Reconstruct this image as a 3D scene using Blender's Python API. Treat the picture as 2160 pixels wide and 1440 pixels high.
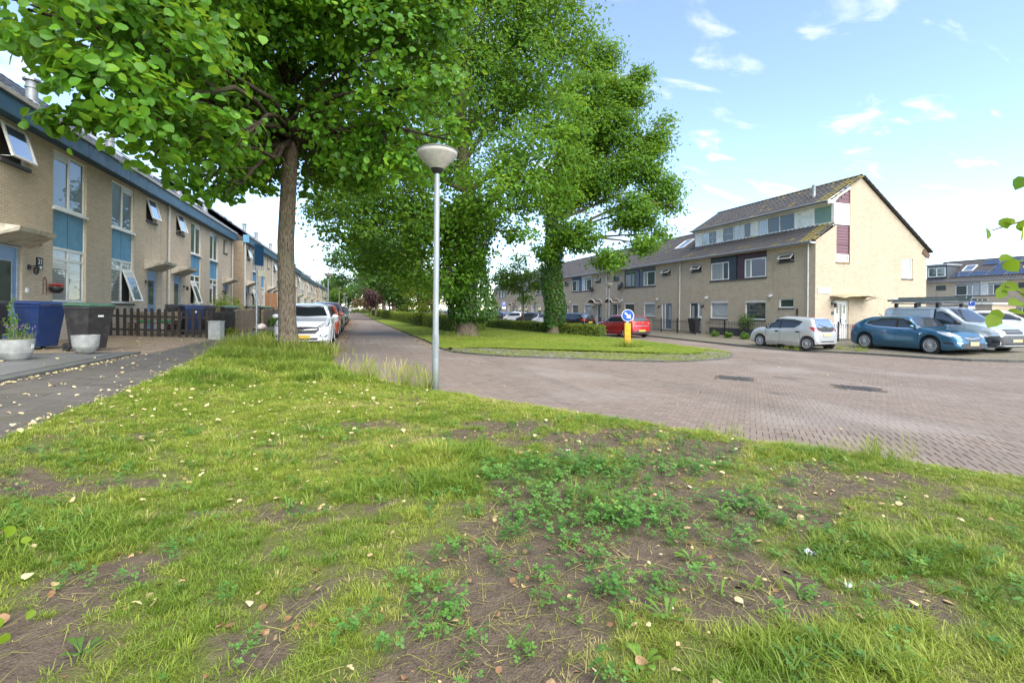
import bpy, bmesh, math, random
import numpy as np
from mathutils import Vector, Matrix, Euler
from mathutils.bvhtree import BVHTree

for _o in list(bpy.data.objects):
    bpy.data.objects.remove(_o, do_unlink=True)
SC = bpy.context.scene
COL = SC.collection
random.seed(7)
RNG = np.random.default_rng(11)

# ------------------------------------------------------------------ camera
THETA = math.atan(0.33)          # the camera looks this far to the right of the street axis (+Y)
ROLL = math.radians(0.5)
cam_d = bpy.data.cameras.new('camera')
cam_d.sensor_width = 36.0
cam_d.lens = 36.0 * 1000.0 / 2160.0
cam_d.shift_y = -67.0 / 2160.0
cam_d.clip_start = 0.05
cam_d.clip_end = 3000.0
cam = bpy.data.objects.new('camera', cam_d)
COL.objects.link(cam)
_r = Vector((math.cos(THETA), -math.sin(THETA), 0))
_f = Vector((math.sin(THETA), math.cos(THETA), 0))
_u = Vector((0, 0, 1))
_cr = _r * math.cos(ROLL) + _u * math.sin(ROLL)
_cu = _u * math.cos(ROLL) - _r * math.sin(ROLL)
_m = Matrix((_cr, _cu, -_f)).transposed().to_4x4()
_m.translation = Vector((0, 0, 1.4))
cam.matrix_world = _m
SC.camera = cam
CAM = Vector((0, 0, 1.4))

# ------------------------------------------------------------------ light
SUN_EL = math.radians(49)
SUN_AZ = math.radians(164)       # clockwise from +Y: behind the camera
world = bpy.data.worlds.new('World')
SC.world = world
world.use_nodes = True
wn, wl = world.node_tree.nodes, world.node_tree.links
wn.clear()
w_out = wn.new('ShaderNodeOutputWorld')
w_bg = wn.new('ShaderNodeBackground')
w_bg.inputs['Strength'].default_value = 0.145
w_sky = wn.new('ShaderNodeTexSky')
w_sky.sky_type = 'NISHITA'
w_sky.sun_disc = False
w_sky.sun_elevation = SUN_EL
w_sky.sun_rotation = SUN_AZ
w_sky.altitude = 0
w_sky.air_density = 0.85
w_sky.dust_density = 0.05
w_sky.ozone_density = 1.5
w_tc = wn.new('ShaderNodeTexCoord')
w_sep = wn.new('ShaderNodeSeparateXYZ')
wl.new(w_tc.outputs['Generated'], w_sep.inputs[0])
def wmath(op, a, b=None, clamp=False):
    n = wn.new('ShaderNodeMath'); n.operation = op; n.use_clamp = clamp
    for i, v in enumerate((a, b)):
        if v is None: continue
        if isinstance(v, (int, float)): n.inputs[i].default_value = v
        else: wl.new(v, n.inputs[i])
    return n.outputs[0]
w_zz = wmath('ADD', wmath('MAXIMUM', w_sep.outputs[2], 0.0), 0.22)
w_cx = wmath('DIVIDE', w_sep.outputs[0], w_zz)
w_cy = wmath('DIVIDE', w_sep.outputs[1], w_zz)
w_cmb = wn.new('ShaderNodeCombineXYZ')
wl.new(w_cx, w_cmb.inputs[0]); wl.new(w_cy, w_cmb.inputs[1])
w_no = wn.new('ShaderNodeTexNoise')
w_no.inputs['Scale'].default_value = 3.3
w_no.inputs['Detail'].default_value = 9
w_no.inputs['Roughness'].default_value = 0.56
w_no.inputs['Distortion'].default_value = 0.5
w_map = wn.new('ShaderNodeMapping')
w_map.inputs['Location'].default_value = (3.1, 1.7, 0)
w_map.inputs['Rotation'].default_value = (0, 0, 0.5)
w_map.inputs['Scale'].default_value = (1.0, 1.9, 1.0)
wl.new(w_cmb.outputs[0], w_map.inputs[0])
wl.new(w_map.outputs[0], w_no.inputs['Vector'])
w_rmp = wn.new('ShaderNodeMapRange')
w_rmp.interpolation_type = 'SMOOTHSTEP'
w_rmp.inputs['From Min'].default_value = 0.55
w_rmp.inputs['From Max'].default_value = 0.72
wl.new(w_no.outputs['Fac'], w_rmp.inputs['Value'])
# more cloud towards the horizon
w_hz = wmath('MULTIPLY', wmath('SUBTRACT', 1.0, w_sep.outputs[2], True), 1.0)
w_hz = wmath('POWER', w_hz, 2.2)
w_cf = wmath('MULTIPLY', w_rmp.outputs[0], wmath('ADD', wmath('MULTIPLY', w_hz, 0.85), 0.25), True)
w_cf = wmath('MAXIMUM', w_cf, wmath('MULTIPLY', wmath('POWER', wmath('SUBTRACT', 1.0, wmath('MAXIMUM', w_sep.outputs[2], 0.0), True), 10.0), 0.08))
w_cf = wmath('ADD', wmath('MULTIPLY', w_cf, 0.92), 0.04)
w_mix = wn.new('ShaderNodeMix'); w_mix.data_type = 'RGBA'
w_mix.inputs[7].default_value = (4.6, 4.45, 4.25, 1)
wl.new(w_cf, w_mix.inputs[0])
wl.new(w_sky.outputs[0], w_mix.inputs[6])
wl.new(w_mix.outputs[2], w_bg.inputs['Color'])
wl.new(w_bg.outputs[0], w_out.inputs['Surface'])

sun_d = bpy.data.lights.new('sun', 'SUN')
sun_d.energy = 3.3
sun_d.angle = math.radians(80)
sun_d.color = (1.0, 0.93, 0.80)
sun = bpy.data.objects.new('sun', sun_d)
COL.objects.link(sun)
_to = Vector((math.sin(SUN_AZ) * math.cos(SUN_EL), math.cos(SUN_AZ) * math.cos(SUN_EL), math.sin(SUN_EL)))
sun.rotation_euler = _to.to_track_quat('Z', 'Y').to_euler()
sun.location = (20, -40, 60)

SC.view_settings.view_transform = 'Standard'
SC.view_settings.look = 'None'
SC.view_settings.gamma = 1.0
SC.view_settings.exposure = 1.5
SC.view_settings.use_curve_mapping = False
SC.cycles.max_bounces = 7
SC.cycles.transparent_max_bounces = 8
SC.cycles.sample_clamp_indirect = 6.0
try:
    SC.cycles.use_denoising = True
except Exception:
    pass

# ------------------------------------------------------------------ helpers
class MB:
    """collects faces; build() links them as one mesh object"""
    def __init__(self):
        self.v, self.f, self.m = [], [], []
    def add(self, vs, fs, mi=0):
        b = len(self.v)
        self.v.extend([tuple(p) for p in vs])
        for q in fs:
            self.f.append(tuple(b + i for i in q)); self.m.append(mi)
        return self
    def poly(self, pts, mi=0):
        return self.add(pts, [tuple(range(len(pts)))], mi)
    def box(self, x0, x1, y0, y1, z0, z1, mi=0):
        vs = [(x0,y0,z0),(x1,y0,z0),(x1,y1,z0),(x0,y1,z0),(x0,y0,z1),(x1,y0,z1),(x1,y1,z1),(x0,y1,z1)]
        return self.add(vs, [(0,3,2,1),(4,5,6,7),(0,1,5,4),(1,2,6,5),(2,3,7,6),(3,0,4,7)], mi)
    def obox(self, c, ax, ay, az, mi=0):
        c, ax, ay, az = Vector(c), Vector(ax), Vector(ay), Vector(az)
        vs = [c-ax-ay-az, c+ax-ay-az, c+ax+ay-az, c-ax+ay-az, c-ax-ay+az, c+ax-ay+az, c+ax+ay+az, c-ax+ay+az]
        return self.add(vs, [(0,3,2,1),(4,5,6,7),(0,1,5,4),(1,2,6,5),(2,3,7,6),(3,0,4,7)], mi)
    def bar(self, a, b, w, t, up=(0,0,1), mi=0):
        a, b = Vector(a), Vector(b); d = b - a; L = d.length
        if L < 1e-6: return self
        d /= L; s = d.cross(Vector(up))
        if s.length < 1e-4: s = d.cross(Vector((1,0,0)))
        s.normalize(); n = s.cross(d)
        return self.obox((a+b)/2, d*L/2, s*w/2, n*t/2, mi)
    def prism(self, pts, vec, mi=0):
        n = len(pts); vec = Vector(vec)
        a = [Vector(p) for p in pts]; b = [p + vec for p in a]
        fs = [tuple(range(n-1,-1,-1)), tuple(range(n,2*n))]
        for i in range(n):
            j = (i+1) % n; fs.append((i, j, n+j, n+i))
        return self.add(a+b, fs, mi)
    def tube(self, path, radii, n=8, cap=True, mi=0):
        path = [Vector(p) for p in path]
        if isinstance(radii, (int, float)): radii = [radii]*len(path)
        vs, fs = [], []
        ref = None
        for i, p in enumerate(path):
            d = (path[min(i+1, len(path)-1)] - path[max(i-1, 0)])
            if d.length < 1e-9: d = Vector((0,0,1))
            d.normalize()
            if ref is None:
                ref = d.cross(Vector((0,0,1)))
                if ref.length < 0.05: ref = d.cross(Vector((1,0,0)))
            s = (ref - d*ref.dot(d)); s.normalize(); ref = s; t = d.cross(s)
            for k in range(n):
                a = 2*math.pi*k/n
                vs.append(p + (s*math.cos(a) + t*math.sin(a))*radii[i])
        for i in range(len(path)-1):
            for k in range(n):
                k2 = (k+1) % n
                fs.append((i*n+k, i*n+k2, (i+1)*n+k2, (i+1)*n+k))
        if cap:
            fs.append(tuple(range(n-1,-1,-1))); fs.append(tuple((len(path)-1)*n+k for k in range(n)))
        return self.add(vs, fs, mi)
    def lathe(self, prof, c=(0,0,0), n=20, axis='z', mi=0, a0=0.0, a1=2*math.pi):
        full = abs(a1-a0-2*math.pi) < 1e-6
        m = n if full else n+1
        vs, fs = [], []
        for r, h in prof:
            for k in range(m):
                a = a0 + (a1-a0)*k/n
                x, y = r*math.cos(a), r*math.sin(a)
                p = (x, y, h) if axis == 'z' else ((x, h, y) if axis == 'y' else (h, x, y))
                vs.append((p[0]+c[0], p[1]+c[1], p[2]+c[2]))
        for i in range(len(prof)-1):
            for k in range(n):
                k2 = (k+1) % m
                fs.append((i*m+k, i*m+k2, (i+1)*m+k2, (i+1)*m+k))
        return self.add(vs, fs, mi)
    def build(self, name, mats, parent=None, smooth=False, origin=None, bevel=0.0, kind=None, seg=2):
        me = bpy.data.meshes.new(name)
        vs = self.v
        if origin is not None:
            ox, oy, oz = origin
            vs = [(x-ox, y-oy, z-oz) for x, y, z in vs]
        me.from_pydata(vs, [], self.f)
        if not isinstance(mats, (list, tuple)): mats = [mats]
        for m in mats: me.materials.append(m)
        if len(mats) > 1:
            me.polygons.foreach_set('material_index', np.array(self.m, dtype=np.int32))
        if smooth == 'auto':
            me.polygons.foreach_set('use_smooth', np.ones(len(self.f), dtype=bool))
            try: me.set_sharp_from_angle(angle=math.radians(38))
            except Exception: pass
        elif smooth:
            me.polygons.foreach_set('use_smooth', np.ones(len(self.f), dtype=bool))
        me.update()
        o = bpy.data.objects.new(name, me)
        COL.objects.link(o)
        if parent is not None: o.parent = parent
        if bevel > 0:
            b = o.modifiers.new('bevel', 'BEVEL'); b.width = bevel; b.segments = seg; b.limit_method = 'ANGLE'
        if kind: o['kind'] = kind
        return o

def tag(o, label, cat, group=None):
    o['label'] = label; o['category'] = cat
    if group: o['group'] = group
    return o

def thing(name, label, cat, loc=(0,0,0), rz=0.0, group=None):
    o = bpy.data.objects.new(name, None)
    o.empty_display_size = 0.2
    COL.objects.link(o)
    o.location = loc; o.rotation_euler = (0, 0, rz)
    return tag(o, label, cat, group)

def np_mesh(name, V, Fc, mats, attr=None, smooth=False, parent=None, kind=None):
    """V (n,3) float, Fc (m,k) int: fast mesh from arrays; attr: {name: per-vertex floats}"""
    me = bpy.data.meshes.new(name)
    V = np.asarray(V, dtype=np.float32); Fc = np.asarray(Fc, dtype=np.int32)
    k = Fc.shape[1]
    me.vertices.add(len(V)); me.vertices.foreach_set('co', V.ravel())
    me.loops.add(Fc.size); me.loops.foreach_set('vertex_index', Fc.ravel())
    me.polygons.add(len(Fc)); me.polygons.foreach_set('loop_start', np.arange(len(Fc), dtype=np.int32)*k)
    me.polygons.foreach_set('use_smooth', np.full(len(Fc), bool(smooth)))
    for m in (mats if isinstance(mats, (list, tuple)) else [mats]): me.materials.append(m)
    for an, av in (attr or {}).items():
        a = me.attributes.new(an, 'FLOAT', 'POINT'); a.data.foreach_set('value', np.asarray(av, dtype=np.float32))
    me.update(calc_edges=True)
    o = bpy.data.objects.new(name, me)
    COL.objects.link(o)
    if parent is not None: o.parent = parent
    if kind: o['kind'] = kind
    return o

def link_copy(src, parent=None, loc=None, rot=None, name=None):
    c = src.copy(); COL.objects.link(c)
    if name: c.name = name
    c.parent = parent
    if loc is not None: c.location = loc
    if rot is not None: c.rotation_euler = rot
    return c

# ------------------------------------------------------------------ terrain heights (x = across the street, y = along it)
GP = [(-60,.42),(-7,.42),(-4.5,.37),(-2.9,.28),(-1.6,.10),(-.3,.04),(2,0),(8,-.13),(13,-.24),(16,-.32),(19,-.34),(22.5,-.24),(24,-.16),(33,-.12),(400,-.12)]
GX = np.array([a for a, b in GP]); GZ = np.array([b for a, b in GP])
def gz(x): return float(np.interp(x, GX, GZ))

# ------------------------------------------------------------------ materials
MATS = {}
class NT:
    def __init__(self, name):
        self.m = bpy.data.materials.new(name); self.m.use_nodes = True
        self.n = self.m.node_tree.nodes; self.l = self.m.node_tree.links
        self.bsdf = self.n['Principled BSDF']; self.out = self.n['Material Output']
    def new(self, t, **kw):
        x = self.n.new(t)
        for k, v in kw.items(): setattr(x, k, v)
        return x
    def link(self, a, b): self.l.new(a, b)
    def pos(self):
        return self.new('ShaderNodeNewGeometry').outputs['Position']
    def obj(self):
        return self.new('ShaderNodeTexCoord').outputs['Object']
    def noise(self, vec, scale, detail=4, rough=.55, dist=0.0):
        x = self.new('ShaderNodeTexNoise')
        x.inputs['Scale'].default_value = scale; x.inputs['Detail'].default_value = detail
        x.inputs['Roughness'].default_value = rough; x.inputs['Distortion'].default_value = dist
        if vec is not None: self.link(vec, x.inputs['Vector'])
        return x.outputs['Fac']
    def ramp(self, fac, stops):
        x = self.new('ShaderNodeValToRGB')
        e = x.color_ramp.elements
        while len(e) < len(stops): e.new(0.5)
        for i, (p, c) in enumerate(stops):
            e[i].position = p; e[i].color = tuple(c) + (1,) if len(c) == 3 else c
        self.link(fac, x.inputs[0]); return x.outputs[0]
    def mapr(self, fac, a, b, c=0.0, d=1.0, smooth=False):
        x = self.new('ShaderNodeMapRange')
        if smooth: x.interpolation_type = 'SMOOTHSTEP'
        for i, v in zip((1,2,3,4), (a,b,c,d)): x.inputs[i].default_value = v
        self.link(fac, x.inputs[0]); return x.outputs[0]
    def math(self, op, a, b=0.0, clamp=False):
        x = self.new('ShaderNodeMath', operation=op); x.use_clamp = clamp
        for i, v in enumerate((a, b)):
            if isinstance(v, (int, float)): x.inputs[i].default_value = v
            else: self.link(v, x.inputs[i])
        return x.outputs[0]
    def mix(self, fac, a, b, blend='MIX'):
        x = self.new('ShaderNodeMix', data_type='RGBA', blend_type=blend)
        for i, v in ((0, fac), (6, a), (7, b)):
            if isinstance(v, (int, float)): x.inputs[i].default_value = v
            elif isinstance(v, (tuple, list)): x.inputs[i].default_value = tuple(v)[:3] + (1,)
            else: self.link(v, x.inputs[i])
        return x.outputs[2]
    def bump(self, h, strength=.3, dist=.01):
        x = self.new('ShaderNodeBump'); x.inputs['Strength'].default_value = strength
        x.inputs['Distance'].default_value = dist
        self.link(h, x.inputs['Height']); self.link(x.outputs[0], self.bsdf.inputs['Normal'])
        return x
    def set(self, **kw):
        names = dict(color='Base Color', rough='Roughness', metal='Metallic', spec='Specular IOR Level', coat='Coat Weight', coatr='Coat Roughness', sheen='Sheen Weight')
        for k, v in kw.items():
            s = self.bsdf.inputs[names[k]]
            if isinstance(v, (int, float)): s.default_value = v
            elif isinstance(v, (tuple, list)): s.default_value = tuple(v)[:3] + (1,)
            else: self.link(v, s)
        return self

def simple(name, col, rough=.6, metal=0.0, var=.18, scale=6.0, bump=0.0, bscale=60.0, spec=.5, coat=0.0, dirt=None):
    """plain surface with slight uneven colour, grain and wear"""
    if name in MATS: return MATS[name]
    t = NT(name)
    p = t.pos()
    f = t.noise(p, scale, 5)
    d = tuple(max(0, c*(1-var)) for c in col); b = tuple(min(1, c*(1+var)) for c in col)
    c = t.mix(t.mapr(f, .3, .7), d, b)
    if dirt:
        g = t.mapr(t.noise(p, dirt[1], 6, .65), .5, .72)
        c = t.mix(t.math('MULTIPLY', g, dirt[2]), c, dirt[0])
    t.set(color=c, metal=metal, spec=spec, coat=coat)
    t.set(rough=t.mapr(t.noise(p, scale*2.3, 3), .3, .7, max(0, rough-.08), min(1, rough+.08)))
    if bump: t.bump(t.noise(p, bscale, 4), bump, .01)
    MATS[name] = t.m
    return t.m

def brick_mat(name, axis, c1=(.47,.38,.27), c2=(.38,.305,.215), mortar=(.36,.315,.26)):
    t = NT(name)
    p = t.pos()
    s = t.new('ShaderNodeSeparateXYZ'); t.link(p, s.inputs[0])
    cb = t.new('ShaderNodeCombineXYZ'); t.link(s.outputs[0 if axis == 'x' else 1], cb.inputs[0]); t.link(s.outputs[2], cb.inputs[1])
    b = t.new('ShaderNodeTexBrick')
    b.offset = .5; b.inputs['Scale'].default_value = 1.0
    b.inputs['Brick Width'].default_value = .22; b.inputs['Row Height'].default_value = .066
    b.inputs['Mortar Size'].default_value = .0055; b.inputs['Mortar Smooth'].default_value = .15; b.inputs['Bias'].default_value = -.1
    b.inputs['Color1'].default_value = c1 + (1,); b.inputs['Color2'].default_value = c2 + (1,); b.inputs['Mortar'].default_value = mortar + (1,)
    t.link(cb.outputs[0], b.inputs['Vector'])
    n1 = t.noise(p, .55, 5, .6); n2 = t.noise(p, 9, 4)
    c = t.mix(t.mapr(n1, .35, .75, 0, .30), b.outputs['Color'], (.30,.25,.18), 'MULTIPLY')
    c = t.mix(t.mapr(n1, .3, .7, 0, .5), b.outputs['Color'], c)
    c = t.mix(t.mapr(n2, .3, .7, 0, .22), c, (.60,.51,.39))
    # rain streaks running down
    sv = t.new('ShaderNodeMapping'); sv.inputs['Scale'].default_value = (3.5, 3.5, .16); t.link(p, sv.inputs[0])
    st = t.mapr(t.noise(sv.outputs[0], 1.0, 5, .6), .56, .78, 0, .38)
    c = t.mix(st, c, (.17,.135,.09))
    t.set(color=c, rough=.88, spec=.25)
    h = t.math('ADD', t.math('MULTIPLY', b.outputs['Fac'], -1.0), t.math('MULTIPLY', n2, .35))
    t.bump(h, .4, .010)
    MATS[name] = t.m
    return t.m

def glass_mat(name, tint=(.025,.032,.034), refl=.35, curtain=None):
    """window glass: mirror-like sheen over a dark room or a pale blind behind it"""
    t = NT(name)
    p = t.pos()
    col = tint
    if curtain:
        s = t.new('ShaderNodeSeparateXYZ'); t.link(p, s.inputs[0])
        if curtain[0] == 'slats':
            w = t.math('SINE', t.math('MULTIPLY', s.outputs[2], 125.0))
            col = t.mix(t.mapr(w, -.4, .6), tint, curtain[1])
        else:
            w = t.math('SINE', t.math('MULTIPLY', t.math('ADD', s.outputs[1], s.outputs[0]), 48.0))
            col = t.mix(t.mapr(w, -1, 1, .3, 1), tint, curtain[1])
    t.set(color=col, rough=.35, spec=.3)
    gl = t.new('ShaderNodeBsdfGlossy'); gl.inputs['Roughness'].default_value = .015
    gl.inputs['Color'].default_value = (.95, .97, 1, 1)
    bn = t.new('ShaderNodeBump'); bn.inputs['Strength'].default_value = .05; bn.inputs['Distance'].default_value = .02
    t.link(t.noise(p, 1.7, 2), bn.inputs['Height']); t.link(bn.outputs[0], gl.inputs['Normal'])
    fr = t.new('ShaderNodeFresnel'); bf = t.new('ShaderNodeNewGeometry').outputs['Backfacing']
    t.link(t.mapr(bf, 0, 1, 1.5, 1/1.5), fr.inputs['IOR'])
    k = t.math('MAXIMUM', t.math('MULTIPLY', fr.outputs[0], 1.0), refl, True)
    mx = t.new('ShaderNodeMixShader'); t.link(k, mx.inputs[0]); t.link(t.bsdf.outputs[0], mx.inputs[1]); t.link(gl.outputs[0], mx.inputs[2])
    t.link(mx.outputs[0], t.out.inputs['Surface'])
    MATS[name] = t.m
    return t.m

def leaf_mat(name, dark, light, trans=.35, rough=.42, spec=.45, hue=None):
    t = NT(name)
    a = t.new('ShaderNodeAttribute', attribute_name='rnd').outputs['Fac']
    p = t.pos()
    big = t.noise(p, .9, 3)
    f = t.math('ADD', t.math('MULTIPLY', a, .65), t.math('MULTIPLY', t.mapr(big, .3, .7), .35))
    st = [(0.0, dark), (1.0, light)] if hue is None else [(0.0, dark), (.7, light), (1.0, hue)]
    c = t.ramp(f, st)
    t.set(color=c, rough=rough, spec=spec)
    tr = t.new('ShaderNodeBsdfTranslucent')
    t.link(t.mix(.35, c, (.55,.75,.05), 'MIX'), tr.inputs['Color'])
    mx = t.new('ShaderNodeMixShader'); mx.inputs[0].default_value = trans
    t.link(t.bsdf.outputs[0], mx.inputs[1]); t.link(tr.outputs[0], mx.inputs[2])
    t.link(mx.outputs[0], t.out.inputs['Surface'])
    MATS[name] = t.m
    return t.m

M_WHITE = simple('white_paint', (.72,.72,.70), .45, var=.08, dirt=((.35,.33,.28), 5, .35))
M_FRAME = simple('window_frame_paint', (.76,.76,.72), .4, var=.07, dirt=((.38,.37,.30), 7, .3))
M_DKFRAME = simple('dark_frame_paint', (.045,.05,.055), .4)
M_BLACK = simple('black_plastic', (.018,.018,.019), .45, var=.2)
M_RUBBER = simple('tyre_rubber', (.02,.02,.02), .8)
M_STEEL = simple('galvanised_steel', (.36,.38,.39), .42, .75, var=.14, scale=9, dirt=((.25,.27,.22), 6, .4))
M_GREYPIPE = simple('grey_pipe', (.55,.54,.51), .5, var=.1, dirt=((.3,.28,.22), 4, .4))
M_BLUEFASCIA = simple('blue_fascia_paint', (.035,.10,.165), .5, var=.14, scale=3, dirt=((.02,.06,.09), 3, .5))
M_BLUEPANEL = simple('blue_panel_paint', (.09,.27,.43), .5, var=.14, scale=3, dirt=((.20,.30,.32), 5, .5))
M_BLUEDOOR = simple('blue_door_paint', (.16,.27,.46), .35, var=.08)
M_CONCRETE = simple('pale_concrete', (.55,.49,.39), .85, var=.16, scale=5, bump=.2, dirt=((.16,.13,.08), 3, .7))
M_KERB = simple('dark_concrete_kerb_shadow', (.085,.083,.078), .9, var=.3, scale=7, bump=.3, dirt=((.09,.11,.05), 4, .6))  # dark concrete, toned darker still to paint in the kerb's shadow line
M_SILL = simple('dark_sill', (.06,.055,.05), .6)
M_TILE = simple('roof_tile_dark', (.062,.057,.056), .62, var=.35, scale=4, bump=.2, dirt=((.10,.095,.07), 2.2, .2))
M_TILE_B = simple('roof_tile_grey', (.055,.056,.062), .38, var=.28, scale=4, bump=.12, dirt=((.10,.10,.09), 3, .5))
M_MOSS = simple('mossy_roof_tile', (.16,.13,.045), .95, var=.45, scale=14, bump=.5)
M_LEAD = simple('lead_flashing', (.30,.32,.34), .5, .3)
M_BRICK_X = brick_mat('brick_gable', 'x')
M_BRICK_Y = brick_mat('brick_front', 'y')
M_BRICK_YL = brick_mat('brick_front_lightened', 'y', (.62,.505,.375), (.52,.42,.31), (.31,.265,.22))  # brick lightened to make up for the dim light on these fronts
M_BRICK_XL = brick_mat('brick_side_dark', 'x', (.34,.26,.18), (.25,.19,.13), (.2,.18,.15))  # darker brick tone for the side walls
M_GLASS = glass_mat('window_glass', (.03,.045,.04), refl=.09)
M_GLASS_DARK = glass_mat('window_glass_dark', (.03,.042,.036), .04)
M_GLASS_SKY = glass_mat('window_glass_clear', (.05,.06,.065), .5)
M_GLASS_BLIND = glass_mat('window_glass_blind', (.06,.065,.06), .10, ('slats', (.36,.37,.35)))
M_GLASS_CURT = glass_mat('window_glass_curtain', (.10,.12,.115), .10, ('folds', (.36,.38,.36)))
M_GLASS_ROLL = glass_mat('window_glass_roller', (.34,.36,.36), .10)
M_GLASS_GREEN = glass_mat('window_glass_frosted', (.20,.30,.28), .10)
M_CARGLASS = glass_mat('car_glass', (.012,.014,.015), .07)
# ================================================================== GROUND
def inside(poly, X, Y):
    X = np.asarray(X, float); Y = np.asarray(Y, float)
    r = np.zeros(X.shape, bool); n = len(poly)
    for i in range(n):
        x0, y0 = poly[i]; x1, y1 = poly[(i+1) % n]
        if y0 == y1: continue
        c = ((y0 > Y) != (y1 > Y)) & (X < (x1-x0)*(Y-y0)/(y1-y0)+x0)
        r ^= c
    return r
def smooth_curve(pts, n=8, closed=False):
    """Catmull-Rom through pts"""
    out = []; P = [Vector((p[0], p[1], 0)) for p in pts]; N = len(P)
    rng = range(N) if closed else range(N-1)
    for i in rng:
        p1, p2 = P[i], P[(i+1) % N]
        p0 = P[(i-1) % N] if (closed or i > 0) else p1*2-p2
        p3 = P[(i+2) % N] if (closed or i+2 < N) else p2*2-p1
        for k in range(n):
            t = k/n
            q = 0.5*((2*p1)+(p2-p0)*t+(2*p0-5*p1+4*p2-p3)*t*t+(3*p1-p0-3*p2+p3)*t**3)
            out.append((q.x, q.y))
    if not closed: out.append((P[-1].x, P[-1].y))
    return out
def dist_poly(line, X, Y):
    """distance from points to an open polyline"""
    X = np.asarray(X, float); Y = np.asarray(Y, float); d = np.full(X.shape, 1e9)
    for (x0, y0), (x1, y1) in zip(line, line[1:]):
        L = (x1-x0)**2+(y1-y0)**2
        if L < 1e-12: continue
        t = np.clip(((X-x0)*(x1-x0)+(Y-y0)*(y1-y0))/L, 0, 1)
        d = np.minimum(d, np.hypot(X-x0-t*(x1-x0), Y-y0-t*(y1-y0)))
    return d
def vnoise(X, Y, s, seed=0):
    """cheap smooth value noise, 0..1"""
    X = np.asarray(X, float)/s + 31.7*seed; Y = np.asarray(Y, float)/s + 17.3*seed
    xi = np.floor(X).astype(np.int64); yi = np.floor(Y).astype(np.int64); fx = X-xi; fy = Y-yi
    fx = fx*fx*(3-2*fx); fy = fy*fy*(3-2*fy)
    def h(a, b):
        n = (a*374761393 + b*668265263 + seed*1442695041) & 0x7fffffff
        n = ((n ^ (n >> 13))*1274126177) & 0x7fffffff
        return ((n ^ (n >> 16)) & 0xffff)/65535.0
    return (h(xi,yi)*(1-fx)+h(xi+1,yi)*fx)*(1-fy)+(h(xi,yi+1)*(1-fx)+h(xi+1,yi+1)*fx)*fy
def fbm(X, Y, s, seed=0, o=3):
    r = 0; a = 1; t = 0
    for k in range(o):
        r = r + a*vnoise(X, Y, s/2**k, seed+k); t += a; a *= .5
    return r/t
def cam_depth(x, y): return x*math.sin(THETA)+y*math.cos(THETA)
def cam_side(x, y): return x*math.cos(THETA)-y*math.sin(THETA)

# outlines (metres)
VERGE_R = smooth_curve([(-.62,14.2),(-.52,12.0),(-.08,10.3),(.74,8.76),(1.3,8.0),(2.25,6.76),(3.24,5.43),(3.96,4.53),(4.55,3.8),(5.35,2.97),(5.73,2.6),(7.0,1.3),(9.0,-.6),(12,-3)], 6)
VERGE_L = smooth_curve([(-2.7,-4),(-2.72,3),(-2.74,5.0),(-2.82,6.2),(-2.8,7.4),(-2.94,9.8),(-3.12,11.9),(-3.4,15),(-3.5,20),(-3.3,24)], 4)
VERGE = VERGE_R + [(12,-4)] + VERGE_L + [(-2.55,24),(-2.5,15.6),(-.75,15.2)]
ISL_OUT = [(2.0,160),(1.85,106)] + smooth_curve([(2.28,49.5),(2.85,25.3),(2.95,20.2),(2.9,16.6),(3.12,15.3),(4.32,13.97),(6.2,13.15),(7.65,12.45),(9.44,12.2),(11.7,12.9),(13.4,14.2),(14.5,16.0),(14.65,18.5),(14.95,21.9),(14.9,24.6),(14.2,27),(12.8,32),(11.9,41),(11.6,60)], 6) + [(11.6,160)]
APRON_IN = smooth_curve([(3.3,16.6),(5.54,15.65),(8.6,14.55),(10.6,13.95),(12.2,14.5),(13.3,15.9)], 6)
PAVE_R = smooth_curve([(19.2,170),(19.2,60),(18.9,30),(18.6,24),(18.25,19.5),(18.3,17.6),(18.9,15.9),(19.7,14.2),(20.25,12.3),(20.7,10.9),(22.0,9.9),(25,9.2),(45,8.6),(90,8)], 6)

def ground_colour(t, p):
    n1 = t.noise(p, 1.1, 6, .65); n2 = t.noise(p, 14, 5, .7); n3 = t.noise(p, 90, 3)
    soil = t.mix(t.mapr(n2, .3, .7), (.045,.033,.024), (.125,.094,.068))
    soil = t.mix(t.mapr(n3, .35, .7, 0, .55), soil, (.16,.125,.085))
    grass = t.mix(t.mapr(n2, .3, .7), (.075,.105,.016), (.14,.165,.03))
    return soil, grass, n1, n2, n3
def soil_mat():
    t = NT('verge_soil'); p = t.pos()
    soil, grass, n1, n2, n3 = ground_colour(t, p)
    a = t.new('ShaderNodeAttribute', attribute_name='bare').outputs['Fac']
    f = t.mapr(t.math('ADD', a, t.math('MULTIPLY', t.math('SUBTRACT', n2, .5), .5)), .3, .6, 1, 0)
    moss = t.mix(t.mapr(n3, .3, .7), (.085,.10,.02), (.15,.15,.045))
    c = t.mix(t.math('MULTIPLY', f, .75), soil, t.mix(t.mapr(n1, .4, .65), grass, moss))
    t.set(color=c, rough=.95, spec=.2)
    t.bump(t.math('ADD', t.math('MULTIPLY', n2, 1.0), t.math('MULTIPLY', n3, .6)), .9, .03)
    MATS['verge_soil'] = t.m; return t.m
def far_grass_mat(name='far_grass', a=(.06,.105,.014), b=(.115,.165,.028), dry=(.17,.155,.05)):
    t = NT(name); p = t.pos()
    n1 = t.noise(p, .9, 6, .65); n2 = t.noise(p, 22, 5, .7)
    c = t.mix(t.mapr(n2, .3, .7), a, b)
    c = t.mix(t.mapr(n1, .45, .75, 0, .7), c, dry)
    t.set(color=c, rough=.95, spec=.15); t.bump(n2, .8, .04)
    MATS[name] = t.m; return t.m
M_SOIL = soil_mat()
M_FARGRASS = far_grass_mat()

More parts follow.
